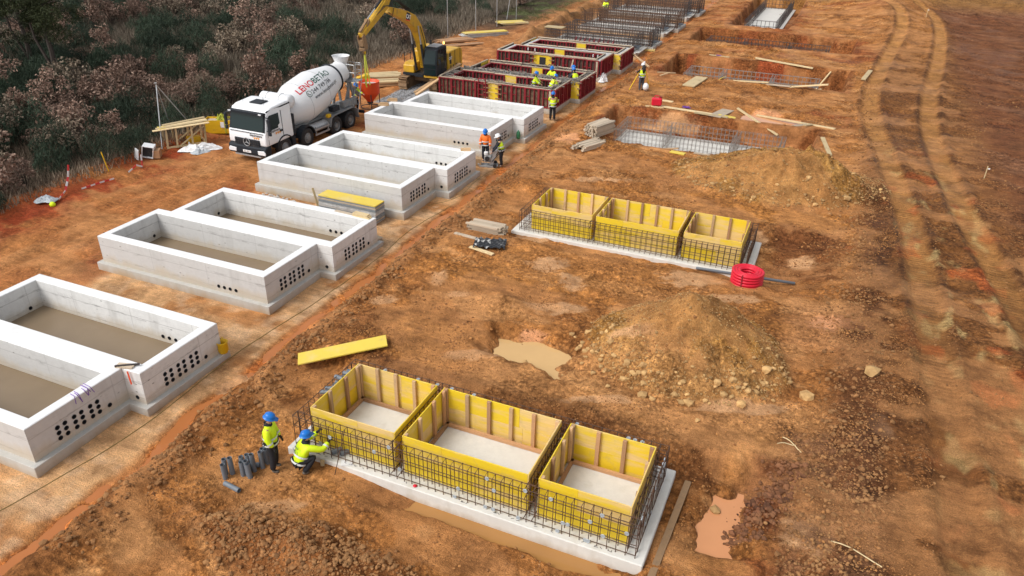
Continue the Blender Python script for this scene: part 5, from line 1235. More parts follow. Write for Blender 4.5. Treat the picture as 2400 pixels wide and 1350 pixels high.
# drum
A0 = Vector((-2.75, 0, 1.80)); A1 = Vector((-8.35, 0, 3.06)); AX = (A1 - A0).normalized(); DL = (A1 - A0).length
DM = Matrix.Translation(A0) @ AX.to_track_quat('Z', 'Y').to_matrix().to_4x4()
DP = [(.001, -.12), (.45, -.08), (.74, .04), (.80, .12), (1.165, 1.35), (1.19, 1.5), (1.19, 2.95), (1.165, 3.1), (.70, 5.05), (.64, 5.3), (.60, 5.55), (.62, DL)]
d = MB(); d.smooth = True; d.lathe(DP, 56, DM); D_ = d.obj('drum', MT['drum'], T)
def drum_r(t): return float(np.interp(t, [p[1] for p in DP], [p[0] for p in DP]))
for t in (1.42, 3.02): MB().tube([DM @ Vector(((drum_r(t) + .004) * math.cos(a), (drum_r(t) + .004) * math.sin(a), t)) for a in np.linspace(0, 2 * PI, 57)[:-1]], .008, 4, True).obj('drum_seam', MT['grey_paint'], D_)
MB().tube([DM @ Vector((.80 * math.cos(a), .80 * math.sin(a), 4.78)) for a in np.linspace(0, 2 * PI, 41)[:-1]], .055, 6, True).obj('roller_ring', MT['dark_grey'], D_)
UPD = (Vector((0, 0, 1)) - AX * AX.z).normalized(); SID = Vector((0, 1, 0))
def on_drum(phi0, t0):
    def fn(u, v):
        t = t0 + u; r = drum_r(t) + .012; phi = phi0 + v / max(r, .5); return A0 + AX * t + (SID * math.cos(phi) + UPD * math.sin(phi)) * r
    return fn
link('name_lettering', wrap_mesh(text_mesh('LENO', .52, MT['print_red'], .006), on_drum(rad(46), 1.0)), D_)
me = text_mesh('LENO', .52, MT['print_red'], .006); wL = max(v.co.x for v in me.vertices)
link('name_lettering', wrap_mesh(text_mesh('BETÃO', .52, MT['print_green'], .004), on_drum(rad(46), 1.0 + wL + .0)), D_)
link('number_lettering', wrap_mesh(text_mesh('244 749 766', .36, MT['print_black'], 0), on_drum(rad(27), 1.75)), D_)
link('web_lettering', wrap_mesh(text_mesh('www.lenobetao.pt', .31, MT['print_black'], 0), on_drum(rad(12), 1.75)), D_)
m = MB(); m.tube([(.17 * math.cos(a), .17 * math.sin(a), 0) for a in np.linspace(0, 2 * PI, 17)[:-1]], .014, 4, True); m.tube([(-.07, .07, 0), (-.05, -.03, 0), (.05, -.08, 0)], .02, 4)
link('phone_emblem', wrap_mesh(m.mesh('phone_emblem', MT['print_green']), on_drum(rad(33), 1.52)), D_)
# rear pedestal, hopper, chute, ladder, platform
m = MB()
for s in (1, -1):
    m.bar((-8.1, s * .55, 1.0), (-8.45, s * .45, 2.55), .12, .14); m.bar((-8.9, s * .55, 1.0), (-8.55, s * .45, 2.5), .12, .12); m.bar((-7.6, s * .6, 1.1), (-8.4, s * .5, 2.3), .08, .1)
m.bar((-8.5, -.6, 2.5), (-8.5, .6, 2.5), .14, .14); m.obj('pedestal', MT['grey_paint'], T)
h = MB(); Mh = Matrix.Translation((-8.5, 0, 0)); h.lathe([(.34, 3.15), (.34, 3.5), (.50, 3.92), (.53, 3.94), (.49, 3.92), (.32, 3.5)], 24, Mh); h.smooth = True; h.obj('charge_hopper', MT['drum'], T)
m = MB()
for s in (1, -1): m.bar((-8.7, s * .30, 3.5), (-8.95, s * .42, 2.4), .06, .06)
m.add([(-8.45, -.42, 3.1), (-8.45, .42, 3.1), (-9.05, .20, 2.2), (-9.05, -.20, 2.2), (-8.75, -.5, 3.05), (-8.75, .5, 3.05)], [(0, 1, 2, 3), (0, 3, 4), (1, 5, 2)]); m.obj('discharge_funnel', MT['grey_paint'], T)
ct = MB(); 
P = [(-8.95 - .95 * k / 6, .10 * k / 6, 2.15 - .75 * k / 6) for k in range(7)]
for k in range(6):
    a, b = Vector(P[k]), Vector(P[k + 1])
    for j in range(6):
        a0, a1 = PI + PI * j / 6, PI + PI * (j + 1) / 6; r = .20
        ct.add([a + Vector((0, r * math.cos(a0), r * math.sin(a0))), a + Vector((0, r * math.cos(a1), r * math.sin(a1))), b + Vector((0, r * math.cos(a1), r * math.sin(a1))), b + Vector((0, r * math.cos(a0), r * math.sin(a0)))], [(0, 1, 2, 3)])
ct.obj('chute', MT['grey_paint'], T)
ld = MB()
for s in (.62, 1.02): ld.tube([(-8.35, s, .55), (-9.0, s, 2.6), (-9.05, s, 3.5)], .028, 5)
for k in range(11): q = k / 10; ld.tube([(-8.35 - .65 * min(1, q * 1.4), .62, .6 + 2.8 * q), (-8.35 - .65 * min(1, q * 1.4), 1.02, .6 + 2.8 * q)], .02, 4)
ld.obj('ladder', MT['steel'], T)
pf = MB(); pf.bx(-9.1, -8.35, -.1, 1.02, 2.5, 2.55)
for (a, b) in (((-8.35, 1.0, 2.5), (-8.35, 1.0, 3.5)), ((-8.35, .1, 2.5), (-8.35, .1, 3.5)), ((-9.08, .1, 2.5), (-9.08, .1, 3.5)), ((-8.35, 1.0, 3.5), (-9.05, 1.0, 3.5)), ((-8.35, .1, 3.5), (-8.35, 1.0, 3.5)), ((-9.08, .1, 3.5), (-9.05, 1.0, 3.5)), ((-8.35, 1.0, 3.05), (-9.05, 1.0, 3.05)), ((-8.35, .1, 3.05), (-8.35, 1.0, 3.05))): pf.tube([a, b], .022, 5)
pf.obj('platform', MT['steel'], T)
m = MB(); m.bx(-8.3, -7.0, .75, 1.05, 1.30, 1.62)
for i in range(6): m.bar((-7.05 - .22 * i, 1.06, 1.32), (-7.15 - .22 * i, 1.06, 1.6), .02, .05)
m.obj('spare_chutes', MT['grey_paint'], T)
MB().bx(-8.95, -8.85, -1.1, 1.1, .55, .72).obj('rear_bar', MT['dark_grey'], T)
for s in (1, -1): MB().box((-8.97, s * .95, .64), (.03, .3, .1)).obj('tail_lamp', MT['red_plastic'], T)
# driver behind the windscreen glass is dark: seats only
for s in (.5, -.5): MB().box((-1.3, s, 1.85), (.2, .5, .8)).obj('seat', MT['black'], C_)

# ------------------------------------------------------------------ orange concrete bucket behind the truck
hx, hy = -27.25, 40.95
t = empty('concrete_bucket', (hx, hy, gz(hx, hy)), .3, 'orange red concrete bucket with a cone bottom behind the truck', 'bucket')
m = MB(); m.smooth = True; m.lathe([(.20, .42), (.62, .95), (.64, 1.0), (.64, 1.66), (.66, 1.70), (.61, 1.68), (.60, 1.0), (.2, .45)], 28); m.obj('body', MT['orange'], t)
MB().lathe([(.001, 1.5), (.6, 1.5)], 24).obj('concrete_fill', MT['conc_fresh'], t)
for a in range(4): x, y = .6 * math.cos(a * PI / 2 + .4), .6 * math.sin(a * PI / 2 + .4); MB().tube([(x, y, 1.0), (x * 1.02, y * 1.02, 0)], .03, 6).obj('leg', MT['rebar_dark'], t)
MB().tube([(.61 * math.cos(a), .61 * math.sin(a), .06) for a in np.linspace(0, 2 * PI, 21)[:-1]], .03, 5, True).obj('base_ring', MT['rebar_dark'], t)
MB().lathe([(.2, .42), (.19, .30)], 12).obj('outlet', MT['rebar_dark'], t)
# ------------------------------------------------------------------ excavator: +x forward, +y cab side
X0, Y0, XA = -26.48, 47.45, rad(-87.05)
E = empty('excavator', (X0, Y0, .47), XA, 'yellow tracked excavator with raised boom behind the mixer truck', 'excavator')
def oval(L, r, n=10, x0=0, z0=None):
    z0 = z0 or r; return [(x0 + L / 2 + r * math.sin(a), z0 - r * math.cos(a)) for a in np.linspace(0, PI, n)] + [(x0 - L / 2 - r * math.sin(a), z0 + r * math.cos(a)) for a in np.linspace(0, PI, n)]
shoe = MB().box((0, 0, 0), (.20, .62, .035)).box((.05, 0, .03), (.03, .62, .035)).mesh('track_shoe', MT['muddy'])
for s in (1, -1):
    yc = s * 1.16; L, r = 3.0, .44
    f = MB(); f.prism(oval(L, r - .07), yc - .22, yc + .22, 'xz'); tr = f.obj('track_frame', MT['muddy'], E)
    per = 2 * L + 2 * PI * r; n = 46
    for i in range(n):
        q = per * i / n
        if q < L: p = (-L / 2 + q, 0, 0); a = PI
        elif q < L + PI * r: th = (q - L) / r; p = (L / 2 + r * math.sin(th), 0, r - r * math.cos(th)); a = PI - th
        elif q < 2 * L + PI * r: p = (L / 2 - (q - L - PI * r), 0, 2 * r); a = 0
        else: th = (q - 2 * L - PI * r) / r; p = (-L / 2 - r * math.sin(th), 0, r + r * math.cos(th)); a = -th
        link('track_shoe', shoe, tr, (p[0], yc, p[2]), (0, -a if a not in (0, PI) else a, 0))
    for xx in (L / 2, -L / 2): 
        w = MB(); w.lathe([(.001, -.24), (.10, -.25), (.12, -.22), (.33, -.22), (.35, -.18), (.35, .18), (.33, .22), (.12, .22), (.10, .25), (.001, .24)], 18, Matrix.Translation((xx, yc, r)) @ Matrix.Rotation(PI / 2, 4, 'X')); w.obj('idler_wheel', MT['muddy'], E)
m = MB(); m.bx(-.6, .6, -.9, .9, .45, .80); m.lathe([(.6, .8), (.6, 1.0)], 24); m.obj('car_body', MT['muddy'], E)
# upper structure
dk = MB(); dk.bx(-2.0, 1.45, -1.34, -.38, .98, 1.12); dk.bx(-2.0, .5, -.38, 1.34, .98, 1.12); dk.bx(.5, 1.7, -.3, .3, .98, 1.15); dk.obj('deck', MT['dark_grey'], E)
hb = MB(); hb.prism([(-2.62, 1.0), (-2.62, 1.95), (-2.5, 2.30), (-2.2, 2.42), (-.35, 2.42), (-.15, 2.3), (-.15, 1.12), (-2.2, 1.12), (-2.3, .98)], -1.36, 1.36, 'xz'); H_ = hb.obj('engine_housing', MT['cat'], E, bevel=.05)
m = MB(); m.bx(-2.1, -.25, 1.362, 1.385, 1.16, 1.2); m.bx(-1.30, -1.27, 1.362, 1.38, 1.15, 2.35); m.bx(-2.2, -2.17, 1.362, 1.38, 1.1, 2.35); m.obj('panel_gap', MT['dark_grey'], H_)
for x in (-.6, -1.0, -1.5): MB().bx(x - .07, x + .07, 1.362, 1.372, 1.28, 1.44).obj('vent', MT['black'], H_)
slab4('badge', MT['black'], [(-.42, 1.366, 1.55), (-.72, 1.366, 1.55), (-.60, 1.366, 2.28), (-.34, 1.366, 2.28)], -.01, H_)
link('badge_lettering', text_mesh('CAT', .26, MT['print_white'], .012, 0, 'CENTER'), H_, (-.53, 1.378, 1.85), (PI / 2, 0, PI))
MB().lathe([(.09, 2.4), (.09, 2.75), (.08, 2.8)], 10, Matrix.Translation((-1.7, -.7, 0))).obj('exhaust', MT['dark_grey'], H_)
m = MB(); m.bx(-2.1, -.4, -1.2, -.2, 2.42, 2.47); m.obj('bonnet', MT['cat'], H_, bevel=.02)
tb = MB(); tb.prism([(.35, 1.12), (.35, 1.78), (1.0, 1.78), (1.36, 1.62), (1.36, 1.12)], -1.34, -.52, 'xz'); tb.obj('tool_box', MT['cat'], E, bevel=.04)
sk = MB(); sk.bx(-2.0, 1.66, .36, 1.36, .96, 1.10); sk.obj('side_skirt', MT['cat'], E, bevel=.02)
# cab
cb = MB(); prof = [(.05, 1.12), (.05, 2.86), (.2, 2.95), (1.28, 2.95), (1.50, 2.82), (1.72, 1.85), (1.72, 1.12)]
cb.prism(prof, .38, 1.36, 'xz'); CB = cb.obj('cab', MT['dark_grey'], E, bevel=.03)
slab4('front_window', MT['glass'], [(1.735, .46, 1.62), (1.735, 1.28, 1.62), (1.735, 1.28, 1.86), (1.735, .46, 1.86)], .01, CB)
slab4('front_window', MT['glass'], [(1.728, .46, 1.90), (1.728, 1.28, 1.90), (1.525, 1.26, 2.78), (1.525, .48, 2.78)], .012, CB)
slab4('front_window', MT['glass'], [(1.735, .46, 1.18), (1.735, 1.28, 1.18), (1.735, 1.28, 1.56), (1.735, .46, 1.56)], .01, CB)
slab4('side_window', MT['glass'], [(1.60, 1.366, 1.85), (1.05, 1.366, 1.85), (1.05, 1.366, 2.80), (1.42, 1.366, 2.80)], -.01, CB)
slab4('side_window', MT['glass'], [(.95, 1.366, 1.45), (.18, 1.366, 1.45), (.18, 1.366, 2.78), (.95, 1.366, 2.78)], -.01, CB)
MB().box((.75, .86, 2.975), (1.15, .8, .05)).obj('roof', MT['grey_paint'], CB, bevel=.02)
bc = MB(); bc.lathe([(.06, 0), (.06, .12), (.03, .16), (.001, .165)], 10, Matrix.Translation((.15, 1.2, 3.0))); bc.obj('beacon', MT['beacon'], CB)
m = MB(); m.box((1.55, 1.52, 2.1), (.06, .16, .32)); m.bar((1.6, 1.36, 2.2), (1.55, 1.48, 2.2), .03, .03); m.obj('mirror', MT['dark_grey'], CB)
m = MB()
for (a, b) in (((1.3, -1.25, 1.8), (1.3, -1.25, 2.4)), ((.4, -1.25, 1.8), (.4, -1.25, 2.4)), ((1.3, -1.25, 2.4), (.4, -1.25, 2.4)), ((.4, -.55, 1.75), (.4, -.55, 2.6)), ((-.1, -1.3, 2.45), (-.1, -1.3, 2.85)), ((-2.2, -1.3, 2.45), (-2.2, -1.3, 2.85)), ((-.1, -1.3, 2.85), (-2.2, -1.3, 2.85))): m.tube([a, b], .022, 5)
m.obj('hand_rail', MT['dark_grey'], E)
# boom, stick, cylinders in the plane y = 0
def limb(name, cl, w, mat='cat', par=E, yo=0):
    """box girder along a centre line of (x, z, depth)"""
    P = [(Vector((c[0], 0, c[1])), c[2]) for c in cl]; up, lo = [], []
    for i, (p, d) in enumerate(P):
        t = (P[min(i + 1, len(P) - 1)][0] - P[max(i - 1, 0)][0]).normalized(); n = Vector((-t.z, 0, t.x)); up.append(p + n * d / 2); lo.append(p - n * d / 2)
    m = MB(); n = len(P); vs = []
    for i in range(n):
        for y in (-w / 2, w / 2):
            vs += [(up[i].x, y + yo, up[i].z), (lo[i].x, y + yo, lo[i].z)]
    fs = []
    for i in range(n - 1):
        a = 4 * i; b = a + 4; fs += [(a, b, b + 2, a + 2), (a + 1, a + 3, b + 3, b + 1), (a, a + 1, b + 1, b), (a + 2, b + 2, b + 3, a + 3)]
    fs += [(0, 2, 3, 1), (4 * n - 4, 4 * n - 3, 4 * n - 1, 4 * n - 2)]
    m.add(vs, fs); return m.obj(name, MT[mat], par, bevel=.015)
BMP = [(.62, 1.55, .42), (.95, 2.3, .55), (1.25, 3.3, .66), (1.75, 4.15, .74), (2.45, 4.78, .74), (3.4, 5.18, .62), (4.4, 5.5, .50), (5.42, 5.80, .36)]
BM = limb('boom', BMP, .44)
slab4('badge', MT['black'], [(3.62, .226, 5.03), (3.12, .226, 4.88), (3.00, .226, 5.28), (3.45, .226, 5.44)], -.012, BM)
slab4('badge_stripe', MT['orange'], [(3.66, .226, 4.96), (3.08, .226, 4.80), (3.06, .226, 4.87), (3.64, .226, 5.03)], -.014, BM)
link('badge_lettering', text_mesh('CAT', .34, MT['print_white'], .014, 0, 'CENTER'), BM, (3.32, .245, 5.02), (PI / 2, rad(16), PI))
def cyl(name, a, b, y, r, split=.55, par=E):
    a = Vector((a[0], y, a[1])); b = Vector((b[0], y, b[1])); c = a.lerp(b, split)
    o = MB(); o.tube([a, c], r, 10); q = o.obj(name, MT['black'], par); m = MB(); m.tube([c, b], r * .55, 8); m.obj('rod', MT['steel'], q)
for s in (1, -1): cyl('boom_cylinder', (1.35, 1.35), (2.15, 4.4), s * .32, .085, .6)
cyl('stick_cylinder', (2.9, 5.42), (5.35, 6.9), 0, .085, .6)
ST = limb('stick', [(5.30, 7.05, .28), (5.52, 6.6, .46), (5.95, 6.15, .56), (6.9, 5.7, .44), (8.0, 5.2, .34), (8.85, 4.82, .26)], .34)
cyl('bucket_cylinder', (5.9, 6.66), (8.0, 5.62), 0, .075, .55)
m = MB(); m.bar((8.0, -.12, 5.62), (8.35, -.12, 5.05), .06, .12); m.bar((8.0, .12, 5.62), (8.35, .12, 5.05), .06, .12); m.bar((8.0, 0, 5.62), (8.95, 0, 5.05), .14, .1); m.obj('linkage', MT['muddy'], E)
m = MB(); m.bar((8.85, -.16, 4.85), (8.62, -.16, 4.15), .06, .34); m.bar((8.85, .16, 4.85), (8.62, .16, 4.15), .06, .34); m.bar((8.80, 0, 4.6), (8.72, 0, 4.25), .26, .3); m.box((8.66, 0, 4.08), (.42, .36, .16), (0, .3, 0)); m.tube([(8.6 + .13 * math.cos(a), 0, 3.88 + .13 * math.sin(a)) for a in np.linspace(-2.2, 1.2, 8)], .045, 6); m.obj('quick_coupler', MT['muddy'], E)
hs = MB()
for s in (.1, -.1, .16): hs.tube([(2.6, s, 5.4), (4.2, s, 6.0 + s), (5.2, s, 6.35), (5.6, s * 2.5, 6.1), (6.3, s * 1.8, 6.15), (7.2, s, 5.75)], .022, 5)
hs.tube([(5.2, .26, 5.9), (5.5, .3, 5.5), (5.9, .26, 5.75)], .022, 5); hs.tube([(1.7, .25, 4.3), (1.2, .25, 3.4), (.9, .24, 2.4)], .02, 5)
hs.obj('hydraulic_hose', MT['black'], E)
# lifting sling from the coupler to the bucket
p0 = Vector((X0, Y0, .47)) + Matrix.Rotation(XA, 3, 'Z') @ Vector((8.6, 0, 3.78))
t = empty('lifting_sling', p0, 0, 'green yellow lifting sling hanging from the excavator arm', 'sling')
for (dx, dy, L) in ((.0, .0, 2.0), (.10, .05, 1.85), (-.08, .07, 1.9)): MB().bar((dx * .2, dy * .2, 0), (dx * 1.8, dy * 1.8, -L), .07, .02).obj('strap', MT['strap'], t)
MB().box((0, 0, .05), (.14, .12, .16)).obj('hook', MT['ybox'], t)
# ------------------------------------------------------------------ people: +x is the way they face
def skinned(name, V, Ed, R, mats, sub=1, root=0):
    me = bpy.data.meshes.new(name); me.from_pydata([tuple(v) for v in V], Ed, []); o = bpy.data.objects.new(name, me); COL.objects.link(o)
    sk = o.modifiers.new('skin', 'SKIN'); sk.use_smooth_shade = True; sk.branch_smoothing = .4
    for i, r in enumerate(R): d = me.skin_vertices[0].data[i]; d.radius = (r, r) if not hasattr(r, '__len__') else r; d.use_root = (i == root)
    s = o.modifiers.new('sub', 'SUBSURF'); s.levels = sub; s.render_levels = sub
    apply_mods(o); m = o.data; bpy.data.objects.remove(o)
    for x in mats: m.materials.append(x)
    return m
def helmet_mesh(mat):
    m = MB(); m.smooth = True; m.lathe([(.145, .0), (.140, .012), (.120, .02), (.121, .06), (.106, .11), (.066, .140), (.001, .149)], 20, Matrix.Diagonal((1.12, .95, 1, 1)))
    m.add([(.10, -.09, .014), (.10, .09, .014), (.215, .06, .0), (.215, -.06, .0), (.10, -.09, .026), (.10, .09, .026), (.215, .06, .012), (.215, -.06, .012)], [(0, 1, 2, 3), (7, 6, 5, 4), (0, 3, 7, 4), (1, 5, 6, 2), (3, 2, 6, 7)])
    m.bar((-.10, 0, .125), (.10, 0, .14), .03, .03)
    return m.mesh('helmet', MT[mat])
HELM = {k: helmet_mesh(k) for k in ('helmet_b', 'helmet_w')}
EYE = MB().lathe([(.001, -.011), (.011, 0), (.001, .011)], 8).mesh('eye', MT['black'])
def person(loc, rz, label, top='hiviz', legs='trous', helm='helmet_b', hip=.93, lean=0.0, arms=None, knees=None, feet=None, look=0.0, vest=False, scale=1.0, group='construction workers', snood=False, sleeves=None, bands=True, twist=0, gloves=False):
    t = empty('person', loc, rz, label, 'person', group); t.scale = (scale,) * 3
    L = lean; cs, sn = math.cos(L), math.sin(L)
    def sp(z, x=0, y=0): return Vector((sn * z + cs * x, y, hip + cs * z - sn * x))        # along the spine
    pel = sp(0); waist = sp(.17); chest = sp(.36); neck = sp(.53); hd = neck + Vector((math.sin(L * .7 + look) * .13, 0, math.cos(L * .7 + look) * .13)); htop = neck + Vector((math.sin(L * .7 + look) * .24, 0, math.cos(L * .7 + look) * .24))
    fw = Vector((math.cos(L * .7 + look), 0, -math.sin(L * .7 + look)))
    sh = {s: sp(.46, 0, s * .19) for s in (1, -1)}
    arms = arms or {}; knees = knees or {}; feet = feet or {}
    V, Ed, R = [], [], []
    def add(p, r, par=None):
        V.append(Vector(p)); R.append(r)
        if par is not None: Ed.append((par, len(V) - 1))
        return len(V) - 1
    # whole body in one mesh
    ip = add(pel, (.13, .11)); iw = add(waist, (.125, .10), ip); ic = add(chest, (.14, .11), iw); inn = add(neck, .055, ic)
    i1 = add(neck.lerp(hd, .55) + fw * .01, (.078, .088), inn); ih = add(hd + fw * .005, (.082, .10), i1); add(htop, (.055, .065), ih); add(hd + fw * .105 + Vector((0, 0, -.01)), .014, ih)
    for s in (1, -1): add(hd + Vector((0, s * .088, 0)), .018, ih)
    J = {}
    for s in (1, -1):
        el, wr = arms.get(s, (sp(.20, .02, s * .27), sp(-.03, .08, s * .26)))
        el, wr = Vector(el), Vector(wr); a = add(sh[s], .062, ic); b = add(el, .047, a); c = add(wr, .034, b)
        d = (wr - el).normalized(); pl = wr + d * .07; pi_ = add(pl, (.036, .022), c); side = d.cross(Vector((0, 0, 1))); side = side.normalized() if side.length > .1 else Vector((1, 0, 0))
        for k, (o, ln) in enumerate(((-.03, .062), (-.01, .075), (.01, .07), (.03, .055))):
            f1 = add(pl + d * .035 + side * o, .0105, pi_); dn = d.lerp(Vector((0, 0, -1)), .25).normalized(); f2 = add(V[f1] + dn * ln * .5, .0095, f1); add(V[f2] + d.lerp(Vector((0, 0, -1)), .55).normalized() * ln * .5, .008, f2)
        th = add(pl - d * .02 + side * -.05 * s, .011, pi_); add(V[th] + (d - side * .5 * s).normalized() * .045, .0095, th)
        hipv = pel + Vector((0, s * .095, -.04)); kn = Vector(knees.get(s, (.03, s * .11, hip * .52))); ft = Vector(feet.get(s, (-.02, s * .12, .0)))
        an = ft + Vector((0, 0, .09)); e = add(hipv, .095, ip); f = add(kn, .062, e); g = add(an, .045, f); add(an + Vector((.13, 0, -.05)), .035, g)
        J[s] = (el, wr, hipv, kn, an)
    # hidden under the clothes the body is smooth; only head and hands show
    me = skinned('body', V, Ed, R, [MT['skin'], MT['hair']]); link('body', me, t)
    for f in me.polygons:
        c = f.center
        if gloves and (c - hd).length > .3: f.material_index = 1
        if (c - hd).dot(fw) < -.03 and c.z > neck.z + .04: f.material_index = 1
    for s in (1, -1): link('eye', EYE, t, hd + fw * .092 + Vector((0, s * .034, .012)))
    # jacket or vest
    V, Ed, R = [], [], []
    ip = add(sp(-.12), (.215, .18)); iw = add(sp(.12), (.215, .18), ip); ic = add(sp(.36), (.225, .18), iw); add(sp(.50), (.085, .08), ic)
    if not vest:
        for s in (1, -1): a = add(sh[s] + Vector((0, -s * .01, 0)), .108, ic); b = add(J[s][0], .086, a); add(J[s][0].lerp(J[s][1], .95), .066, b)
    else:
        for s in (1, -1): add(sh[s], .085, ic)
    link('vest' if vest else 'jacket', skinned('jacket', V, Ed, R, [MT[top]]), t)
    cl = MB(); cl.smooth = True; cl.lathe([(.105, -.03), (.10, .03), (.088, .06), (.08, .03)], 14); cl.obj('collar', MT['navy'], t, sp(.515), (0, L, 0))
    if vest:
        for s in (1, -1):
            V, Ed, R = [], [], []; a = add(sh[s], .07); b = add(J[s][0], .06, a); add(J[s][0].lerp(J[s][1], .95), .05, b); link('sleeve', skinned('sleeve', V, Ed, R, [MT[sleeves or 'navy']]), t)
    rot = Matrix.Rotation(L, 3, 'Y')
    if bands:
        for z, rx, ry in ((-.02, .192, .228), (.17, .190, .226)):
            m = MB(); m.lathe([(1, -.026), (1.02, 0), (1, .026)], 20, Matrix.Diagonal((rx, ry, 1, 1))); b = m.obj('reflective_band', MT['reflect'], t, sp(z)); b.rotation_euler = (0, L, 0)
        if not vest:
            for s in (1, -1):
                d = (J[s][1] - J[s][0]).normalized(); m = MB(); m.lathe([(.082, -.022), (.084, 0), (.08, .022)], 12); b = m.obj('reflective_band', MT['reflect'], t, J[s][0].lerp(J[s][1], .45)); b.rotation_euler = d.to_track_quat('Z', 'Y').to_euler()
    V, Ed, R = [], [], []
    ip = add(sp(.02), (.155, .125))
    for s in (1, -1): e = add(J[s][2], .122, ip); f = add(J[s][3], .095, e); add(J[s][4] + Vector((0, 0, .0)), .080, f)
    link('trousers', skinned('trousers', V, Ed, R, [MT[legs]]), t)
    for s in (1, -1):
        V, Ed, R = [], [], []; a = add(J[s][4] + Vector((0, 0, .03)), .058); b = add(J[s][4] + Vector((.01, 0, -.035)), .052, a); add(J[s][4] + Vector((.15, 0, -.05)), .04, b); link('boot', skinned('boot', V, Ed, R, [MT['boot']]), t)
    q = MB
    h = link('helmet', HELM[helm], t, hd + (htop - hd).normalized() * .055 - fw * .005); h.rotation_euler = (0, L * .7 + look, twist)
    if snood:
        V, Ed, R = [], [], []; a = add(neck - Vector((0, 0, .03)), .085); add(hd - fw * .015 - (htop - hd) * .2, (.098, .105), a); link('snood', skinned('snood', V, Ed, R, [MT['navy']]), t)
    return t
def fwd_arm(s, ex, ez, wx, wz, y=.24, wy=None): return {s: ((ex, s * y, ez), (wx, s * (wy if wy is not None else y), wz))}
A = lambda *d: {k: v for x in d for k, v in x.items()}
P1 = person((-11.05, 11.22, gz(-11.05, 11.22)), rad(25), 'person in yellow hi-vis jacket and blue helmet standing by the grey pipes, looking down', arms=A(fwd_arm(1, .05, 1.12, .16, .88), fwd_arm(-1, .0, 1.14, .12, .90)), look=.35, snood=True, legs='trous', gloves=True)
PX = person((-10.42, 11.42, gz(-10.42, 11.42)), rad(62), 'person in yellow hi-vis jacket and blue helmet crouching at the near rebar cage', hip=.36, lean=.45, look=-.2, knees={1: (.34, .20, .50), -1: (.34, -.24, .48)}, feet={1: (.02, .18, 0), -1: (.0, -.18, 0)}, arms=A(fwd_arm(1, .50, .68, .62, .86, .28, .15), fwd_arm(-1, .52, .62, .74, .72, .30, .2)), snood=True, gloves=True)
m_ = text_mesh('GRUPO PEJ', .062, MT['print_green'], .001, 0, 'CENTER')
m2_ = MB(); 
for a in (-.06, 0, .06): m2_.add([(a - .025, .0, 0), (a, .03, 0), (a + .025, 0, 0), (a, -.045, 0)], [(0, 1, 2, 3)])
rotb = Matrix.Rotation(.45, 4, 'Y') @ Matrix.Rotation(-PI / 2, 4, 'Z') @ Matrix.Rotation(PI / 2, 4, 'X')
for me_, z in ((m_, .25), (m2_.mesh('jacket_emblem', MT['print_green']), .36)):
    o = link('jacket_lettering', me_, PX, (math.sin(.45) * z - math.cos(.45) * .205, 0, .36 + math.cos(.45) * z + math.sin(.45) * .205)); o.rotation_euler = rotb.to_euler()
person((-16.40, 35.15, gz(-16.40, 35.15)), rad(-78), 'person in orange hi-vis jacket and blue helmet standing by the compactor', top='hiviz_o', legs='navy', look=.45, arms=A(fwd_arm(1, .06, 1.10, .14, .86, .27), fwd_arm(-1, .04, 1.12, .15, .90, .26)))
person((-15.35, 34.85, gz(-15.35, 34.85)), rad(205), 'person in yellow vest over dark sleeves and white helmet, holding the compactor handle', vest=True, helm='helmet_w', lean=.22, look=.3, legs='trous', arms=A(fwd_arm(1, .30, 1.05, .50, .84), fwd_arm(-1, .28, 1.02, .48, .82)))
person((-15.72, 43.35, gz(-15.72, 43.35)), rad(100), 'person in yellow hi-vis jacket and blue helmet standing with back turned at the red formwork', arms=A(fwd_arm(1, .15, 1.2, .36, 1.22), fwd_arm(-1, .16, 1.15, .40, 1.18)), legs='trous')
FZ = .48 + BH0 + .012
person((-18.15, 46.35, FZ), rad(20), 'person in yellow hi-vis jacket and blue helmet, leftmost of those inside the red formwork', look=.3, lean=.1, arms=A(fwd_arm(1, .2, 1.15, .42, 1.05), fwd_arm(-1, .2, 1.1, .42, 1.0)))
person((-17.65, 48.35, FZ), rad(-110), 'person in yellow hi-vis jacket and blue helmet facing the camera inside the red formwork', look=.4, arms=A(fwd_arm(1, .1, 1.15, .28, 1.02, .3), fwd_arm(-1, .1, 1.15, .25, 1.0, .32)))
person((-16.95, 46.25, FZ), rad(40), 'person in yellow hi-vis jacket bending forward over the bar tops in the red formwork', lean=.38, look=.3, arms=A(fwd_arm(1, .42, 1.0, .55, .85), fwd_arm(-1, .40, 1.0, .52, .8)))
person((-16.45, 49.25, FZ), rad(200), 'person in dark jacket and blue helmet at the right end inside the red formwork', top='navy', look=.3, bands=False, arms=A(fwd_arm(1, .2, 1.1, .4, 1.0), fwd_arm(-1, .2, 1.1, .4, 1.0)))
person((-16.05, 48.55, FZ), rad(150), 'person in yellow vest bending by the hose at the right end of the red formwork', vest=True, lean=.35, look=.25, sleeves='grey_tr', arms=A(fwd_arm(1, .42, 1.05, .6, .95), fwd_arm(-1, .4, 1.0, .58, .9)))
SV = person((-12.05, 50.35, gz(-12.05, 50.35)), rad(135), 'person in yellow vest and white helmet with long dark hair standing at the survey tripod', vest=True, helm='helmet_w', legs='grey_tr', look=.15, arms=A(fwd_arm(1, .18, 1.15, .38, 1.18), fwd_arm(-1, .12, 1.12, .3, 1.1)))
m = MB(); m.smooth = True; m.tube([(-.06, 0, 1.66), (-.13, 0, 1.52), (-.17, .02, 1.32), (-.18, .02, 1.15)], [.09, .11, .11, .04], 10); m.obj('hair', MT['hair'], SV)
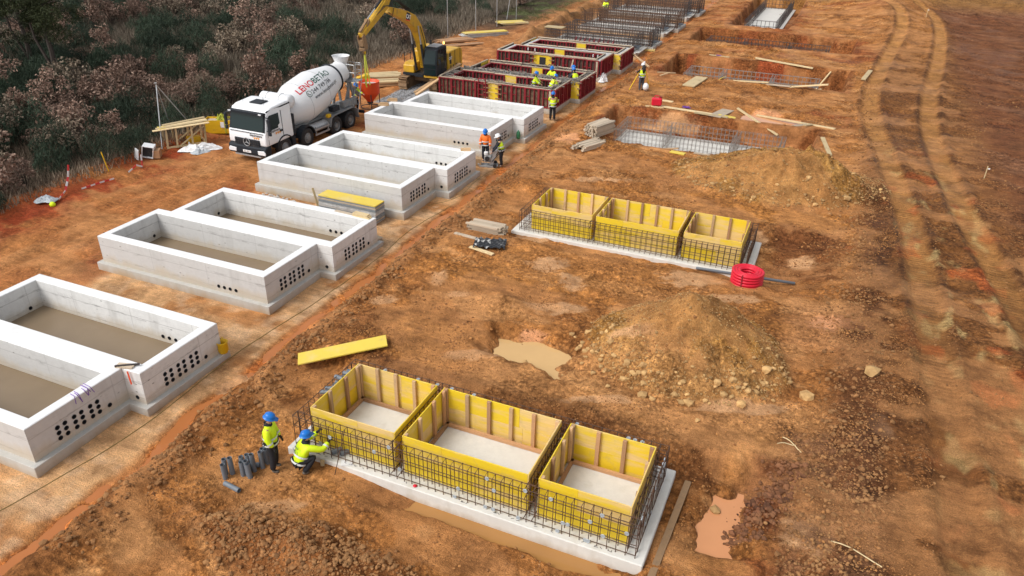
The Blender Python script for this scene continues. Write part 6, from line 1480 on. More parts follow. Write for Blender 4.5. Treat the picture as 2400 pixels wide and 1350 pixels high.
person((-23.3, 78.7, 1.16), rad(-85), 'person in yellow hi-vis jacket and blue helmet standing among the farthest rebar walls', legs='grey_tr', arms=A(fwd_arm(1, .1, 1.15, .28, 1.0), fwd_arm(-1, .1, 1.15, .28, 1.0)))
person((-27.75, 40.05, gz(-27.75, 40.05)), rad(-20), 'person in yellow hi-vis jacket behind the truck ladder, beside the orange bucket', look=.3, lean=.15, arms=A(fwd_arm(1, .25, 1.15, .48, 1.1), fwd_arm(-1, .25, 1.1, .45, 1.05)))
# ------------------------------------------------------------------ loose things on the site
random.seed(21)
def plank(a, b, w, th, label, mat='plank', za=None, zb=None, name='plank', cat='plank', group=None):
    za = gz(*a) + th * .6 if za is None else za; zb = gz(*b) + th * .6 if zb is None else zb
    A_, B_ = Vector((a[0], a[1], za)), Vector((b[0], b[1], zb)); c = (A_ + B_) / 2; d = B_ - A_
    if gz(c.x, c.y) + th * .5 > c.z: c.z = gz(c.x, c.y) + th * .55
    m = MB().box((0, 0, 0), (d.length, w, th)); me = m.mesh(name, MT[mat], min(.004, th * .2)); o = link(name, me, None, c, (0, -math.asin(d.z / d.length), math.atan2(d.y, d.x))); return tag(o, label, cat, group)
# yellow panel lying by the bank
plank((-13.30, 15.15), (-11.15, 16.75), .62, .045, 'long yellow shuttering panel lying tilted on the earth bank behind the near form', 'ypanel', .62, .95, 'shuttering_panel', 'panel')
# short grey pipes
PV = MB(); PV.lathe([(.062, 0), (.062, .50), (.054, .50), (.052, .01)], 16); PV.cur = 1; PV.lathe([(.052, .012), (.001, .010)], 16)
PVM = PV.mesh('pipe_offcut', [MT['pvc'], MT['pvc_in']])
def pipe(x, y, z, rot, label, L=1.0): o = link('pipe_offcut', PVM, None, (x, y, z), rot, scale=(1, 1, L)); return tag(o, label, 'pipe', 'short grey pipe offcuts')
for (x, y) in ((-12.20, 10.50), (-12.02, 10.62), (-12.08, 10.36), (-11.78, 10.86), (-11.62, 10.98), (-11.68, 10.72), (-11.52, 10.78), (-11.40, 10.72), (-11.48, 11.02), (-11.32, 11.24), (-11.46, 11.42), (-11.30, 11.46), (-11.42, 11.60)):
    x, y = -11.72 + (x + 11.72) * .78, 10.95 + (y + 10.95 - 21.9) * .78; pipe(x, y, gz(x, y) - .02, (random.uniform(-.06, .06), random.uniform(-.06, .06), 0), 'short grey pipe standing upright in the cluster beside the standing worker', random.uniform(.85, 1.1))
pipe(-11.95, 10.95, gz(-11.9, 10.9) + .06, (0, PI / 2, .45), 'short grey pipe lying behind the upright pipes')
pipe(-11.85, 10.30, gz(-11.8, 10.3) + .06, (0, PI / 2, -.12), 'short grey pipe lying in front of the upright pipes')
pipe(-9.72, 12.15, .565, (0, PI / 2, 1.05), 'grey pipe lying on the slab right of the crouching worker'); pipe(-9.95, 12.10, .565, (0, PI / 2, 1.05), 'grey pipe lying on the slab under the hand of the crouching worker')
for i in range(14):
    x = -10.80 + random.uniform(-.05, .12); y = 13.35 + .085 * i; o = pipe(x, y, 1.30 + random.uniform(-.25, .15), (random.uniform(-.1, .1), PI / 2 + random.uniform(-.1, .1), random.uniform(2.9, 3.4)), 'grey pipe stub fixed in the left end of the near rebar cage', .5)
# stake, wedge, paper, tag and pole at the near slab
b = MB().box((0, 0, 0), (.10, .035, .46)).obj('timber_wedge', MT['plank'], None, (-10.03, 11.80, .33), (.12, .05, .3)); tag(b, 'short timber stake leaning on the slab beside the crouching worker', 'stake')
b = MB().box((0, 0, 0), (.30, .21, .004)).obj('paper_sheet', MT['poly_white'], None, (-9.42, 12.0, .503), (0, 0, .5)); tag(b, 'white paper drawing lying on the near slab', 'paper')
b = MB(); b.smooth = True; b.lathe([(.001, -.02), (.05, -.015), (.055, 0), (.03, .02), (.001, .022)], 12); tag(b.obj('tape_measure', MT['red_plastic'], None, (-7.45, 11.98, .52)), 'small red tape measure lying on the near slab', 'tape measure')
b = MB().tube([(-9.58, 11.58, .16), (-9.40, 12.02, 1.55)], .011, 6).obj('steel_bar', MT['rebar']); tag(b, 'thin rusty bar leaning against the near rebar cage', 'steel bar')
plank((-1.55, 11.2), (-1.42, 15.1), .16, .06, 'long muddy brown timber lying along the right end of the near slab', 'muddy')
# red corrugated coil and grey pipes at the farther form
t = empty('conduit_coil', (-1.60, 25.75, gz(-1.6, 25.7) + .0), 0, 'bright red corrugated conduit coil standing before the farther form', 'coil')
for k in range(5):
    for r in ((.52,) if k != 4 else (.52, .42, .32)): 
        m = MB(); m.smooth = True; m.tube([((r + .012 * math.sin(5 * a)) * math.cos(a), r * math.sin(a), .06 + .105 * k + .01 * math.sin(a + k)) for a in np.linspace(0, 2 * PI, 45)[:-1]], .056, 8, True); m.obj('conduit_turn', MT['red_plastic'], t)
for k in range(5): m = MB(); m.smooth = True; m.tube([(.29 * math.cos(a), .29 * math.sin(a), .06 + .10 * k) for a in np.linspace(0, 2 * PI, 33)[:-1]], .05, 8, True); m.obj('conduit_turn', MT['red_plastic'], t)
for a in (.6, 2.7, 4.5): MB().box((.575 * math.cos(a), .575 * math.sin(a), .28), (.05, .012, .54), (0, 0, a + PI / 2)).obj('tie_strap', MT['red_paint'], t)
m = MB(); m.smooth = True; m.lathe([(.052, 0), (.055, 3.6), (.048, 3.6), (.046, 0)], 14); o = m.obj('long_pipe', MT['pvc'], None, (-3.55, 26.62, .60)); o.rotation_euler = Vector((3.5, .34, -.02)).to_track_quat('Z', 'Y').to_euler(); tag(o, 'long grey pipe lying along the front of the farther slab, behind the red coil', 'pipe')
# timber piles on the right ground
def pile(name, loc, rz, L, rows, cols, w, h, label, mat='timber_old', jl=.15):
    t = empty(name, loc, rz, label, 'timber pile'); me = MB().box((0, 0, 0), (L, w * .94, h * .92)).mesh('timber', MT[mat])
    for r in range(rows):
        for c in range(cols):
            link('timber', me, t, (random.uniform(-jl, jl), (c - (cols - 1) / 2) * w + random.uniform(-.012, .012), h * (r + .5) + .0), (0, random.uniform(-.01, .01), random.uniform(-.03, .03)))
    return t
pile('timber_pile', (-12.1, 26.15, gz(-12.1, 26.1)), -.02, 1.45, 5, 6, .10, .075, 'stacked short battens on the earth left of the farther form')
plank((-13.0, 24.95), (-11.85, 24.75), .16, .05, 'grey plank in front of the batten stack', 'timber_old'); plank((-11.85, 24.0), (-10.75, 23.75), .17, .05, 'pale plank lying before the black plastic sheet', 'plank')
P = []
m = MB(); nn = 12
vs = [(-.62 + 1.24 * i / nn, -.42 + .84 * j / nn, .05 + .13 * abs(math.sin(i * 1.3 + j * .7)) * (1 - .8 * math.exp(-((i - 6) ** 2 + (j - 5) ** 2) / 9)) + random.uniform(0, .05)) for i in range(nn + 1) for j in range(nn + 1)]
m.add(vs, [(i * (nn + 1) + j, (i + 1) * (nn + 1) + j, (i + 1) * (nn + 1) + j + 1, i * (nn + 1) + j + 1) for i in range(nn) for j in range(nn)]); o = m.obj('plastic_sheet', MT['poly_black'], None, (-11.2, 24.45, gz(-11.2, 24.4)), (0, 0, .3)); tag(o, 'crumpled black plastic sheet on the earth by the batten stack', 'plastic sheet')
pile('timber_pile', (-11.55, 39.6, gz(-11.55, 39.6)), 1.25, 1.7, 7, 8, .105, .085, 'tall stack of pale battens left of the bare cage pit', 'timber_old')
pile('timber_pile', (-11.45, 37.6, gz(-11.45, 37.6)), 1.15, 1.6, 3, 8, .105, .08, 'lower stack of pale battens in front of the tall one', 'timber_old', .25)
# loose planks round the pits
PL = [((-9.9, 46.9), (-6.6, 46.35), .30, .05, 'wide pale plank left of the pinkish puddle, between red can and grey board', 'plank'), ((-7.6, 46.0), (-5.6, 45.9), .22, .06, 'short plank end lying over the wide pale plank', 'plank'),
      ((-6.35, 45.75), (-5.9, 47.9), .75, .06, 'broad grey board lying across the planks behind the bare cage pit', 'conc_fresh'), ((-6.2, 46.1), (-5.2, 46.2), .45, .05, 'small yellow board at the edge of the bare cage pit', 'ypanel'),
      ((-5.2, 46.4), (-2.6, 45.3), .16, .07, 'plank slanting from the grey board along the pit edge', 'plank'), ((-4.2, 48.2), (.35, 46.6), .20, .07, 'long plank lying behind the pinkish puddle', 'plank'),
      ((-2.3, 46.6), (-1.2, 46.9), .3, .05, 'short board at the right end of the pinkish puddle', 'timber_old'), ((-1.3, 46.3), (-.9, 47.1), .2, .06, 'short block of wood near the right puddle end', 'plank'),
      ((-.2, 44.2), (.35, 41.4), .22, .07, 'plank lying alone on the slope right of the bare cage pit', 'plank'),
      ((-10.1, 40.35), (-6.9, 40.2), .32, .07, 'long board lying on the front edge of the bare cage pit', 'plank'), ((-9.9, 40.15), (-7.2, 39.95), .16, .06, 'second board along the front edge of the bare cage pit', 'timber'), ((-7.5, 39.4), (-6.7, 39.3), .35, .05, 'short yellow board before the bare cage pit', 'ypanel'), ((-6.3, 39.7), (-4.6, 39.4), .14, .06, 'narrow dark plank half hidden by the long spoil heap', 'timber_old'),
      ((-9.35, 52.6), (-8.95, 55.3), .85, .08, 'broad pale board bridging the edge of the red walled pit', 'plank'), ((-8.2, 55.9), (-7.5, 55.7), .75, .05, 'square yellowish board by the red walled pit', 'ypanel'),
      ((-7.6, 55.9), (-4.4, 55.2), .22, .07, 'plank along the front edge of the red walled pit, left one', 'plank'), ((-5.6, 55.9), (-2.9, 54.4), .22, .07, 'grey plank slanting away from the red walled pit', 'timber_old'), ((-4.9, 56.0), (-.6, 54.9), .22, .08, 'long plank along the right front edge of the red walled pit', 'plank'), ((-1.9, 55.9), (-1.0, 55.8), .55, .05, 'small board at the right end of the red walled pit', 'plank'),
      ((-6.3, 62.9), (-2.0, 62.5), .22, .09, 'long plank along the back edge of the red walled pit', 'plank'), ((-1.5, 61.8), (-.7, 62.6), .12, .06, 'short stick at the back right corner of the red walled pit', 'plank'), ((-9.9, 63.2), (-8.3, 63.0), .12, .07, 'thin lath with a purple rag behind the red walled pit', 'plank'),
      ((-12.2, 55.4), (-10.9, 55.6), .15, .07, 'reddish lath at the left end of the red walled pit', 'timber'), ((-11.8, 54.7), (-11.3, 55.6), .15, .07, 'second lath crossing the reddish one', 'timber'),
      ((1.55, 59.4), (1.95, 62.3), .30, .09, 'plank lying alone on the bank of the haul road', 'plank'), ((-10.75, 46.65), (-9.55, 46.25), .13, .07, 'plank under the red fuel can', 'plank'), ((-10.1, 48.3), (-9.4, 48.2), .25, .06, 'short plank behind the red fuel can', 'plank')]
for p in PL: plank(*p[:5], mat=p[5] if p[5] != 'conc_fresh' else 'timber_old')
m = MB()
for i in range(40): a = random.uniform(0, 6.28); r = random.uniform(.05, .3); m.tube([(r * math.cos(a), r * math.sin(a) * .6, .02), (r * math.cos(a + 1), r * math.sin(a + 1) * .6, random.uniform(.02, .14))], .012, 3)
tag(m.obj('twine_tangle', MT['purple'], None, (-8.35, 47.3, gz(-8.35, 47.3))), 'tangle of purple twine on the earth behind the planks', 'twine'); o = link('twine_tangle', m.mesh('twine_tangle', MT['purple']), None, (-9.1, 63.1, gz(-9.1, 63.1) + .05), scale=(.9, .6, .6)); tag(o, 'purple rag on the thin lath behind the red walled pit', 'rag')
# red fuel can
t = empty('fuel_can', (-10.12, 46.75, gz(-10.12, 46.75) + .06), .3, 'red plastic fuel can standing on a plank', 'fuel can')
MB().box((0, 0, .26), (.62, .40, .46)).obj('body', MT['red_plastic'], t, bevel=.06); m = MB(); m.tube([(-.16, 0, .48), (-.14, 0, .62), (.10, 0, .62), (.14, 0, .48)], .03, 6); m.obj('handle', MT['red_plastic'], t); MB().lathe([(.07, .48), (.07, .58), (.001, .58)], 10, Matrix.Translation((.22, 0, 0))).obj('filler_cap', MT['red_paint'], t)
# survey tripod and white prism pole
tx, ty = -12.15, 51.0; z = gz(tx, ty)
t = empty('survey_tripod', (tx, ty, z), 0, 'yellow survey tripod in front of the person with long dark hair', 'tripod')
for (dx, dy) in ((-.62, -.95), (.42, .35), (-.35, .75)): MB().bar((dx * .12, dy * .12, 1.42), (dx, dy, 0), .055, .04).obj('leg', MT['ybox'], t)
MB().lathe([(.1, 1.40), (.1, 1.46), (.07, 1.47), (.07, 1.7), (.05, 1.74), (.001, 1.74)], 12).obj('instrument', MT['poly_white'], t)
m = MB(); m.smooth = True; m.lathe([(.001, .02), (.12, .06), (.19, .18), (.20, .32), (.14, .46), (.04, .52), (.001, .54)], 16); o = m.obj('white_bag', MT['poly_white'], None, (-11.72, 50.25, gz(-11.72, 50.25))); tag(o, 'white rounded bag standing on the ground beside the surveyor', 'bag')
# compactor machine between the two persons
t = empty('plate_compactor', (-15.95, 34.55, gz(-15.95, 34.55)), rad(200), 'grey motor compactor with handle between the two workers', 'compactor')
MB().prism([(-.5, .08), (-.42, 0), (.42, 0), (.55, .16), (.5, .18), (.38, .06), (-.38, .06)], -.28, .28, 'xz').obj('base_plate', MT['steel'], t); MB().box((.02, 0, .42), (.40, .40, .34)).obj('engine', MT['grey_paint'], t, bevel=.05)
MB().prism([(-.25, .12), (-.05, .12), (-.32, .86), (-.46, .86)], -.17, .17, 'xz').obj('cover', MT['steel'], t); MB().lathe([(.12, -.05), (.12, .05)], 14, Matrix.Translation((.05, .24, .46)) @ Matrix.Rotation(PI / 2, 4, 'X'), True, True).obj('pulley', MT['black'], t)
m = MB(); m.tube([(-.2, -.2, .3), (-.75, -.22, .98), (-.75, .22, .98), (-.2, .2, .3)], .02, 6); m.obj('handle', MT['black'], t); MB().box((-.62, 0, .88), (.14, .2, .10)).obj('control_box', MT['red_plastic'], t); MB().lathe([(.09, .6), (.11, .64), (.11, .76), (.02, .78)], 14, Matrix.Translation((.12, .05, 0)), False, True).obj('air_filter', MT['poly_white'], t)
for s in (.3, -.3): MB().lathe([(.10, -.03), (.10, .03)], 12, Matrix.Translation((-.35, s, .10)) @ Matrix.Rotation(PI / 2, 4, 'X'), True, True).obj('wheel', MT['black'], t)
b = MB().box((0, 0, 0), (.5, .35, .4)).obj('plywood_box', MT['timber'], None, (-16.55, 34.35, gz(-16.5, 34.3) + .2), (0, 0, .4)); tag(b, 'small wooden box behind the compactor', 'box')
# things on the basin walls
zt3 = BX[2][2] + BH; m = MB()
t = empty('timber_bits', (BX[2][0] + BL + BD - .45, BX[2][1] + BY - .2, zt3), .5, 'two brown timber offcuts on the far corner of the third basin', 'timber offcuts')
for i in range(2): MB().box((0, .13 * i, .06), (.5, .09, .11)).obj('timber', MT['timber'], t)
x, y, z = BX[1]; t = empty('timber_bits', (x + BL + BD - .55, y + BY - .16, z + BH), -.05, 'small stack of pale boards on the corner of the second basin', 'timber offcuts')
for i in range(3): MB().box((-.03 * i, .01 * i, .025 + .045 * i), (.8 - .05 * i, .24, .04)).obj('board', MT['plank'], t)
MB().box((-.9, 0, .015), (.9, .16, .025)).obj('board', MT['timber_old'], t)
x, y, z = BX[3]
for k, (dx, dy) in enumerate(((.12, BW1 * .62), (.05, BW1 * .98))):
    b = MB().box((0, 0, 0), (.62, .2, .10)).box((.03, .02, .09), (.5, .12, .07)).obj('timber_offcut', MT['timber'], None, (x + dx, y + dy, z + BH + .06), (0, 0, .35)); tag(b, ('nearer' if k == 0 else 'farther') + ' brown timber offcut on the left wall of the fourth basin', 'timber offcut')
x, y, z = BX[0]
t = empty('clamp_tool', (x + BL + .05, y + BW1 + .1, z + BH), .3, 'rusty clamp with an orange strap on the step corner of the nearest basin', 'clamp')
MB().box((0, 0, .03), (.5, .22, .04)).obj('plate', MT['timber_old'], t); MB().bar((-.25, -.1, .06), (.38, .1, .06), .05, .05).obj('bar', MT['rebar_dark'], t); MB().bar((.18, -.22, 0), (.22, -.24, -.42), .04, .02).obj('strap', MT['orange'], t)
m = MB()
for i in range(7):
    a = random.uniform(-.5, .5); m.tube([(a * .6, random.uniform(-.2, .1), .02), (a * .6 + .05, .16, .04), (a * .6 + random.uniform(-.05, .1), .19, -.08 - .18 * random.random())], .009, 4)
tag(m.obj('strap_bundle', MT['purple'], None, (x + BL - .17, y + 1.75, z + BH), (0, 0, -PI / 2)), 'purple strap bundle hanging over the wall of the nearest basin', 'strap')
m = MB(); m.smooth = True; m.lathe([(.13, 0), (.17, .1), (.16, .34), (.19, .40), (.17, .41), (.13, .36), (.11, .05)], 14); m.tube([(.16, 0, .38), (0, .05, .55), (-.16, 0, .38)], .015, 4); tag(m.obj('tool_bag', MT['ybox'], None, (x + BL + BD + .08 - .02, y + BY + .0, z + BH0 + .0)), 'orange yellow tool bag at the back corner of the nearest basin', 'bag')
o = MB(); o.smooth = True; o.lathe([(.001, 0), (.10, 0), (.11, .05), (.11, .35), (.06, .42), (.03, .48), (.001, .48)], 12); tag(o.obj('gas_bottle', M('green_paint', (.03, .16, .07), .4), None, (BX[3][0] + BL + .45, BX[3][1] + BW1 - .42 + .18, BX[3][2] + BH0)), 'small green bottle standing in the step of the fourth basin', 'bottle')
# white lump of sheet on the red formwork side, bags
def sheet(name, loc, sx, sy, h, mat, label, cat, seed, rz=0):
    rg = random.Random(seed); n = 14; m = MB(); m.smooth = False
    vs = []
    for i in range(n + 1):
        for j in range(n + 1):
            u, v = i / n * 2 - 1, j / n * 2 - 1; e = max(0, 1 - u * u) ** .5; vs.append((u * sx, v * sy * (.35 + .65 * e) + .06 * math.sin(5 * u + seed), .03 + h * max(0, 1 - u * u) * max(0, 1 - v * v) * rg.uniform(.4, 1.1) + rg.uniform(0, .03)))
    m.add(vs, [(i * (n + 1) + j, (i + 1) * (n + 1) + j, (i + 1) * (n + 1) + j + 1, i * (n + 1) + j + 1) for i in range(n) for j in range(n)]); tag(m.obj(name, MT[mat], None, loc, (0, 0, rz)), label, cat)
sheet('white_sack', (-15.75, 53.7, gz(-15.75, 53.7)), .45, .35, .65, 'poly_white', 'white sack slumped against the footing of the red formwork', 'sack', 3, 1.4)
sheet('white_sheet', (-31.2, 30.1, gz(-31.2, 30.1)), 1.15, .38, .38, 'poly_white', 'crumpled white plastic sheet lying on the red verge', 'plastic sheet', 5, .75)
sheet('grey_sheet', (-31.0, 29.9, gz(-31.0, 29.9)), .55, .34, .26, 'spacer', 'grey plastic film under the crumpled white sheet', 'plastic sheet', 6, .75)
sheet('grey_sheet', (-32.2, 21.5, gz(-32.2, 21.5)), .5, .35, .22, 'spacer', 'grey sheet at the scrub edge near the leftmost barrier tape', 'plastic sheet', 8, .6)
# yellow skip box
t = empty('yellow_bin', (-32.1, 32.9, gz(-32.1, 32.9)), rad(28), 'yellow steel bin with a sling on top left of the truck', 'bin')
m = MB(); 
for (a, b) in (((-.8, 0), (.8, 0)), ): pass
m.bx(-.85, .85, -.42, -.39, .05, .80); m.bx(-.85, .85, .39, .42, .05, .80); m.bx(-.85, -.82, -.39, .39, .05, .80); m.bx(.82, .85, -.39, .39, .05, .80); m.bx(-.82, .82, -.39, .39, .05, .10); m.obj('body', MT['ybox'], t)
MB().bx(-.82, .82, -.39, .39, .62, .70).obj('load', MT['timber_old'], t); m = MB()
for i in range(14): m.tube([(random.uniform(-.4, .5), random.uniform(-.3, .3), .74), (random.uniform(-.2, .3), random.uniform(-.2, .2), .95 + .1 * random.random()), (random.uniform(-.4, .5), random.uniform(-.4, .4), .74)], .035, 5)
m.obj('sling', MT['strap'], t); MB().bar((.30, -.43, .80), (.30, -.43, .06), .07, .015, (0, 1, 0)).obj('sling_strap', MT['strap'], t); MB().box((.15, -.425, .55), (.2, .012, .32)).obj('notice', MT['print_white'], t)
# timber trestle with boards on it
t = empty('timber_trestle', (-32.4, 30.3, gz(-32.4, 30.3)), rad(58), 'pale timber trestle frame with boards on top at the scrub edge', 'trestle')
for y in (-.42, .42):
    for x in (-1.0, -.5, .3, 1.0): MB().bar((x, y, 0), (x + .06, y, 1.05), .09, .07).obj('post', MT['plank'], t)
    MB().bar((-1.05, y, .06), (1.05, y, .06), .09, .1).obj('sill', MT['plank'], t); MB().bar((-.35, y - .06, .1), (1.02, y - .06, 1.0), .10, .05).obj('brace', MT['plank'], t)
for x in (-1.0, 1.0): MB().bar((x, -.45, .08), (x, .45, .08), .09, .09).obj('sill', MT['plank'], t)
for i in range(4): MB().box((-.15 + .12 * i, -.48 + .3 * i, 1.12 + .03 * (i % 2)), (2.9 - .2 * i, .26, .035), (0, -.03, .05 * (i - 1))).obj('board', MT['plank'], t)
MB().box((-.3, -.1, 1.07), (1.9, .5, .03), (0, .05, .05)).obj('board', MT['ypanel'], t)
b = MB().box((0, 0, 0), (.7, .35, .4)).obj('yellow_box', MT['ybox'], None, (-32.2, 30.75, gz(-32.2, 30.75) + .2), (0, 0, .9), bevel=.02); tag(b, 'small yellow box inside the timber trestle', 'box')
t = empty('pole_tripod', (-33.6, 30.2, gz(-33.6, 30.2)), 0, 'tall tripod of thin grey steel poles behind the timber trestle', 'tripod')
for (dx, dy) in ((1.0, -1.35), (-.9, 1.3), (.2, 2.0)): MB().tube([(dx, dy, -.05), (-dx * .04 , -dy * .04, 3.1)], .03, 6).obj('pole', MT['steel'], t)
t = empty('white_cabinet', (-32.55, 27.85, gz(-32.55, 27.85)), rad(35), 'tipped white cabinet with its door hanging open at the scrub edge', 'cabinet')
m = MB(); m.bx(-.28, .28, -.34, .3, 0, .03); m.bx(-.28, .28, -.34, .3, .57, .6); m.bx(-.28, -.25, -.34, .3, .03, .57); m.bx(.25, .28, -.34, .3, .03, .57); m.bx(-.25, .25, .27, .3, .03, .57); o = m.obj('body', MT['white'], t, (0, 0, .06), (0, .22, 0)); MB().box((-.42, -.5, .35), (.05, .5, .52), (0, .2, .5)).obj('door', MT['white'], t); MB().bx(-.24, .24, -.2, -.18, .04, .56).obj('inside', MT['black'], t, (0, 0, .06), (0, .22, 0)); MB().bx(.3, .62, -.3, .25, .0, .4).obj('carton', MT['timber_red'], t)
# barrier tape, stake
def ribbon(name, pts, w, label):
    t = empty(name, pts[0], 0, label, 'barrier tape', 'strips of barrier tape'); o = Vector(pts[0]); n = 0
    for a, b in zip(pts[:-1], pts[1:]):
        a, b = Vector(a) - o, Vector(b) - o; k = max(1, round((b - a).length / .25))
        for i in range(k): MB().bar(a.lerp(b, i / k), a.lerp(b, (i + 1) / k), .012, w, (0, .5, 1)).obj('tape_piece', MT['tape_red' if n % 2 else 'poly_white'], t); n += 1
def G(x, y, h=.05): return (x, y, gz(x, y) + h)
ribbon('barrier_tape', [G(-31.9, 21.9), G(-32.15, 22.5, .15), G(-32.4, 23.0, .55), G(-32.45, 23.2, 1.1)], .09, 'red and white barrier tape drooping from a shrub, leftmost strip')
ribbon('barrier_tape', [G(-32.1, 23.3), G(-31.95, 24.2, .1), G(-31.9, 25.0)], .07, 'red and white barrier tape trailing on the ground between the other strips')
ribbon('barrier_tape', [G(-31.9, 25.9), G(-31.85, 26.4, .25), G(-31.8, 26.7), G(-31.95, 26.9, .6)], .08, 'red and white barrier tape near the tipped cabinet')
ribbon('barrier_tape', [G(-31.9, 30.1, .35), G(-31.8, 30.0, .1), G(-31.7, 29.9, .02)], .10, 'red and white tape end tied to the trestle foot')
tag(MB().bar((-32.6, 25.35, gz(-32.6, 25.35)), (-32.75, 25.3, gz(-32.7, 25.3) + 1.0), .04, .03).obj('marker_stake', MT['ybox']), 'thin yellow marker stake at the scrub edge', 'stake')
m = MB(); m.smooth = True; m.lathe([(.001, 0), (.12, .02), (.13, .12), (.07, .2), (.001, .21)], 12); tag(m.obj('yellow_ball', MT['hiviz'], None, (-31.7, 21.4, gz(-31.7, 21.4))), 'small yellow object on the red verge under the leftmost tape', 'marker')
# stack of yellow topped panels between basins two and three
t = empty('panel_stack', (-18.75, 26.12, gz(-18.75, 26.1)), rad(-1), 'tall stack of grey edged panels, yellow on top, between the second and third basins', 'panel stack')
for i in range(14): MB().box((random.uniform(-.02, .02), random.uniform(-.02, .02), .05 + .063 * i), (3.0, .72, .05)).obj('panel', MT['ypanel'] if i == 13 else random.choice((MT['ply_edge'], MT['conc_fresh'], MT['ply_edge'], MT['timber_old'])), t)
plank((-20.95, 26.35), (-20.55, 26.15), .10, .04, 'thin plank leaning up beside the yellow topped panel stack', 'plank', .98, .05)
pile('board_stack', (-16.55, 24.15, gz(-16.5, 24.1) + .0), 1.25, .9, 5, 4, .16, .05, 'leaning stack of muddy boards at the back corner of the second basin', 'timber_old', .06)
# things along the left lane
def boards(name, loc, rz, L, n, w, label, mat, top=None, layers=3):
    t = empty(name, loc, rz, label, 'board pile')
    for k in range(layers):
        for i in range(n): MB().box((random.uniform(-.2, .2), (i - n / 2) * w * 1.08 + random.uniform(-.04, .04), .04 + .06 * k), (L * random.uniform(.8, 1.05), w, .05), (0, 0, random.uniform(-.05, .05))).obj('board', MT[top] if (top and k == layers - 1) else MT[mat], t)
boards('panel_pile', (-30.75, 64.9, gz(-30.8, 64.9)), rad(50), 4.2, 1, .9, 'stack of yellow topped panels beside the left lane', 'conc_fresh', 'ypanel', 7)
boards('plank_pile', (-31.7, 61.4, gz(-31.7, 61.4)), rad(55), 3.6, 4, .3, 'brown planks in a heap left of the yellow topped panels', 'timber_red', None, 3); boards('plank_pile', (-30.3, 60.2, gz(-30.3, 60.2)), rad(52), 3.6, 2, .3, 'brown planks before the yellow topped panels on the left lane', 'timber_red', None, 2)
boards('plank_pile', (-30.5, 71.2, gz(-30.5, 71.2)), rad(45), 3.0, 4, .35, 'untidy heap of yellow and brown boards farthest along the left lane', 'plank', 'ypanel', 3)
boards('plank_pile', (-31.0, 48.4, gz(-31.0, 48.4)), rad(40), 2.6, 4, .4, 'flat heap of brown boards left of the excavator', 'timber', 'plank', 3); boards('plank_pile', (-29.9, 45.9, gz(-29.9, 45.9)), rad(40), 4.0, 2, .45, 'long stack of pale boards between the orange bucket and the excavator', 'timber', 'plank', 6)
b = MB().box((0, 0, 0), (1.0, .5, .3)).obj('yellow_beam', MT['ybox'], None, (-31.4, 46.4, gz(-31.4, 46.4) + .2), (0, -.25, .8)); tag(b, 'tilted yellow beam end by the brown boards', 'beam')
boards('plank_pile', (-29.2, 51.5, gz(-29.2, 51.5)), rad(42), 2.4, 3, .3, 'yellow boards stacked behind the excavator tool box', 'plank', 'ypanel', 3)
plank((-25.9, 44.3), (-24.5, 48.3), .26, .10, 'long brown timber slanting up onto the red formwork', 'timber', gz(-25.9, 44.3) + .3, 2.05); plank((-25.65, 44.0), (-24.35, 46.6), .26, .10, 'second brown timber beside the slanting one', 'timber', gz(-25.6, 44.0) + .25, 1.9)
# thin fence poles
for (x, y, h, lab) in ((-32.6, 61.9, 4.6, 'thin grey fence pole, nearest along the left lane'), (-31.45, 65.2, 5.0, 'thin grey fence pole behind the yellow topped panels'), (-31.1, 69.1, 5.4, 'thin grey fence pole near the farthest board heap'), (-31.0, 73.6, 6.2, 'thin grey fence pole, farthest upright one')):
    t = empty('fence_pole', (x, y, gz(x, y)), 0, lab, 'pole', 'thin fence poles along the left lane'); MB().tube([(0, 0, -.1), (0, 0, h)], .035, 6).obj('post', MT['steel'], t)
tag(MB().tube([(-31.6, 72.6, gz(-31.6, 72.6)), (-31.05, 73.55, 7.0)], .035, 6).obj('pole_brace', MT['steel']), 'slanting pole propping the farthest fence pole', 'pole')
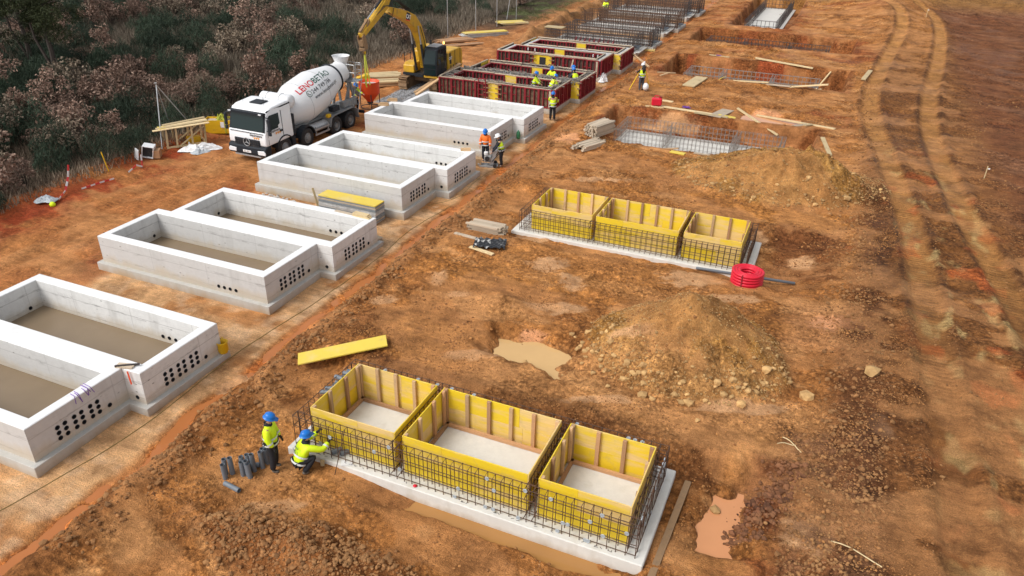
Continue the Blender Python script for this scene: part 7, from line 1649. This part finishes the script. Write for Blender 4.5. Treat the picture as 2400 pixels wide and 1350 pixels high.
# site extras round the far rebar footings
b = MB().box((0, 0, 0), (1.6, .9, .06)).obj('board', MT['plank'], None, (-23.0, 63.1, .86 + BH0 + 1.3), (0, 0, .02)); tag(b, 'pale board lying on the near left corner of the rebar walls', 'board')
b = MB().box((0, 0, 0), (1.5, .4, .14)).obj('yellow_board', MT['ypanel'], None, (-15.5, 65.2, gz(-15.5, 65.2) + .08), (0, 0, .1)); tag(b, 'yellow board lying at the foot of the first far footing', 'board')
plank((-15.3, 59.6), (-13.2, 57.0), .14, .09, 'long pole leaning from the red formwork corner to the bank', 'timber', 1.7, 1.35)
# cables along the concrete row
def cable(name, P, r, mat, label):
    pts = smooth_line(np.array(P), 90); pp = [(x, y, gz(x, y) + r) for x, y in pts]; tag(MB().tube(pp, r, 5).obj(name, MT[mat]), label, 'cable')
cable('cable', [(-16.9, 7.3), (-16.6, 8.3), (-16.05, 11.4), (-16.1, 15.6), (-15.75, 19), (-15.55, 23), (-15.7, 26), (-15.3, 29)], .010, 'rope', 'yellowish cable running along the pad in front of the concrete row')
cable('cable', [(-16.3, 28.6), (-15.5, 30.2), (-15.6, 33), (-15.1, 37), (-15.4, 42), (-15.0, 47), (-15.5, 52)], .008, 'rope', 'thin cable winding past the compactor towards the red formwork')
# sticks and roots
for (a, b, lab) in (((.55, 17.3), (1.05, 16.9), 'thin rod lying on the earth right of the near form'), ((1.9, 13.9), (2.9, 13.5), 'pale root on the soil at the bottom right'), ((.45, 17.0), (.9, 17.1), 'dark twig right of the near form')):
    p = [Vector((a[0] + (b[0] - a[0]) * q, a[1] + (b[1] - a[1]) * q + .06 * math.sin(q * 5), 0)) for q in np.linspace(0, 1, 6)]; tag(MB().tube([(v.x, v.y, gz(v.x, v.y) + .02) for v in p], .014, 5).obj('stick', MT['plank']), lab, 'stick')
for (x, y, h) in ((7.25, 40.3, .6), (6.4, 86, .8)):
    t = empty('survey_stake', (x, y, gz(x, y)), 0, 'thin wooden survey stake right of the haul road, ' + {40.3: 'near the long spoil heap', 86: 'far off by the bend'}[y], 'stake', 'survey stakes by the haul road'); MB().box((0, 0, h / 2), (.04, .04, h)).obj('stake', MT['plank'], t); MB().box((.06, 0, h - .12), (.12, .01, .06)).obj('ribbon', MT['poly_white'], t)
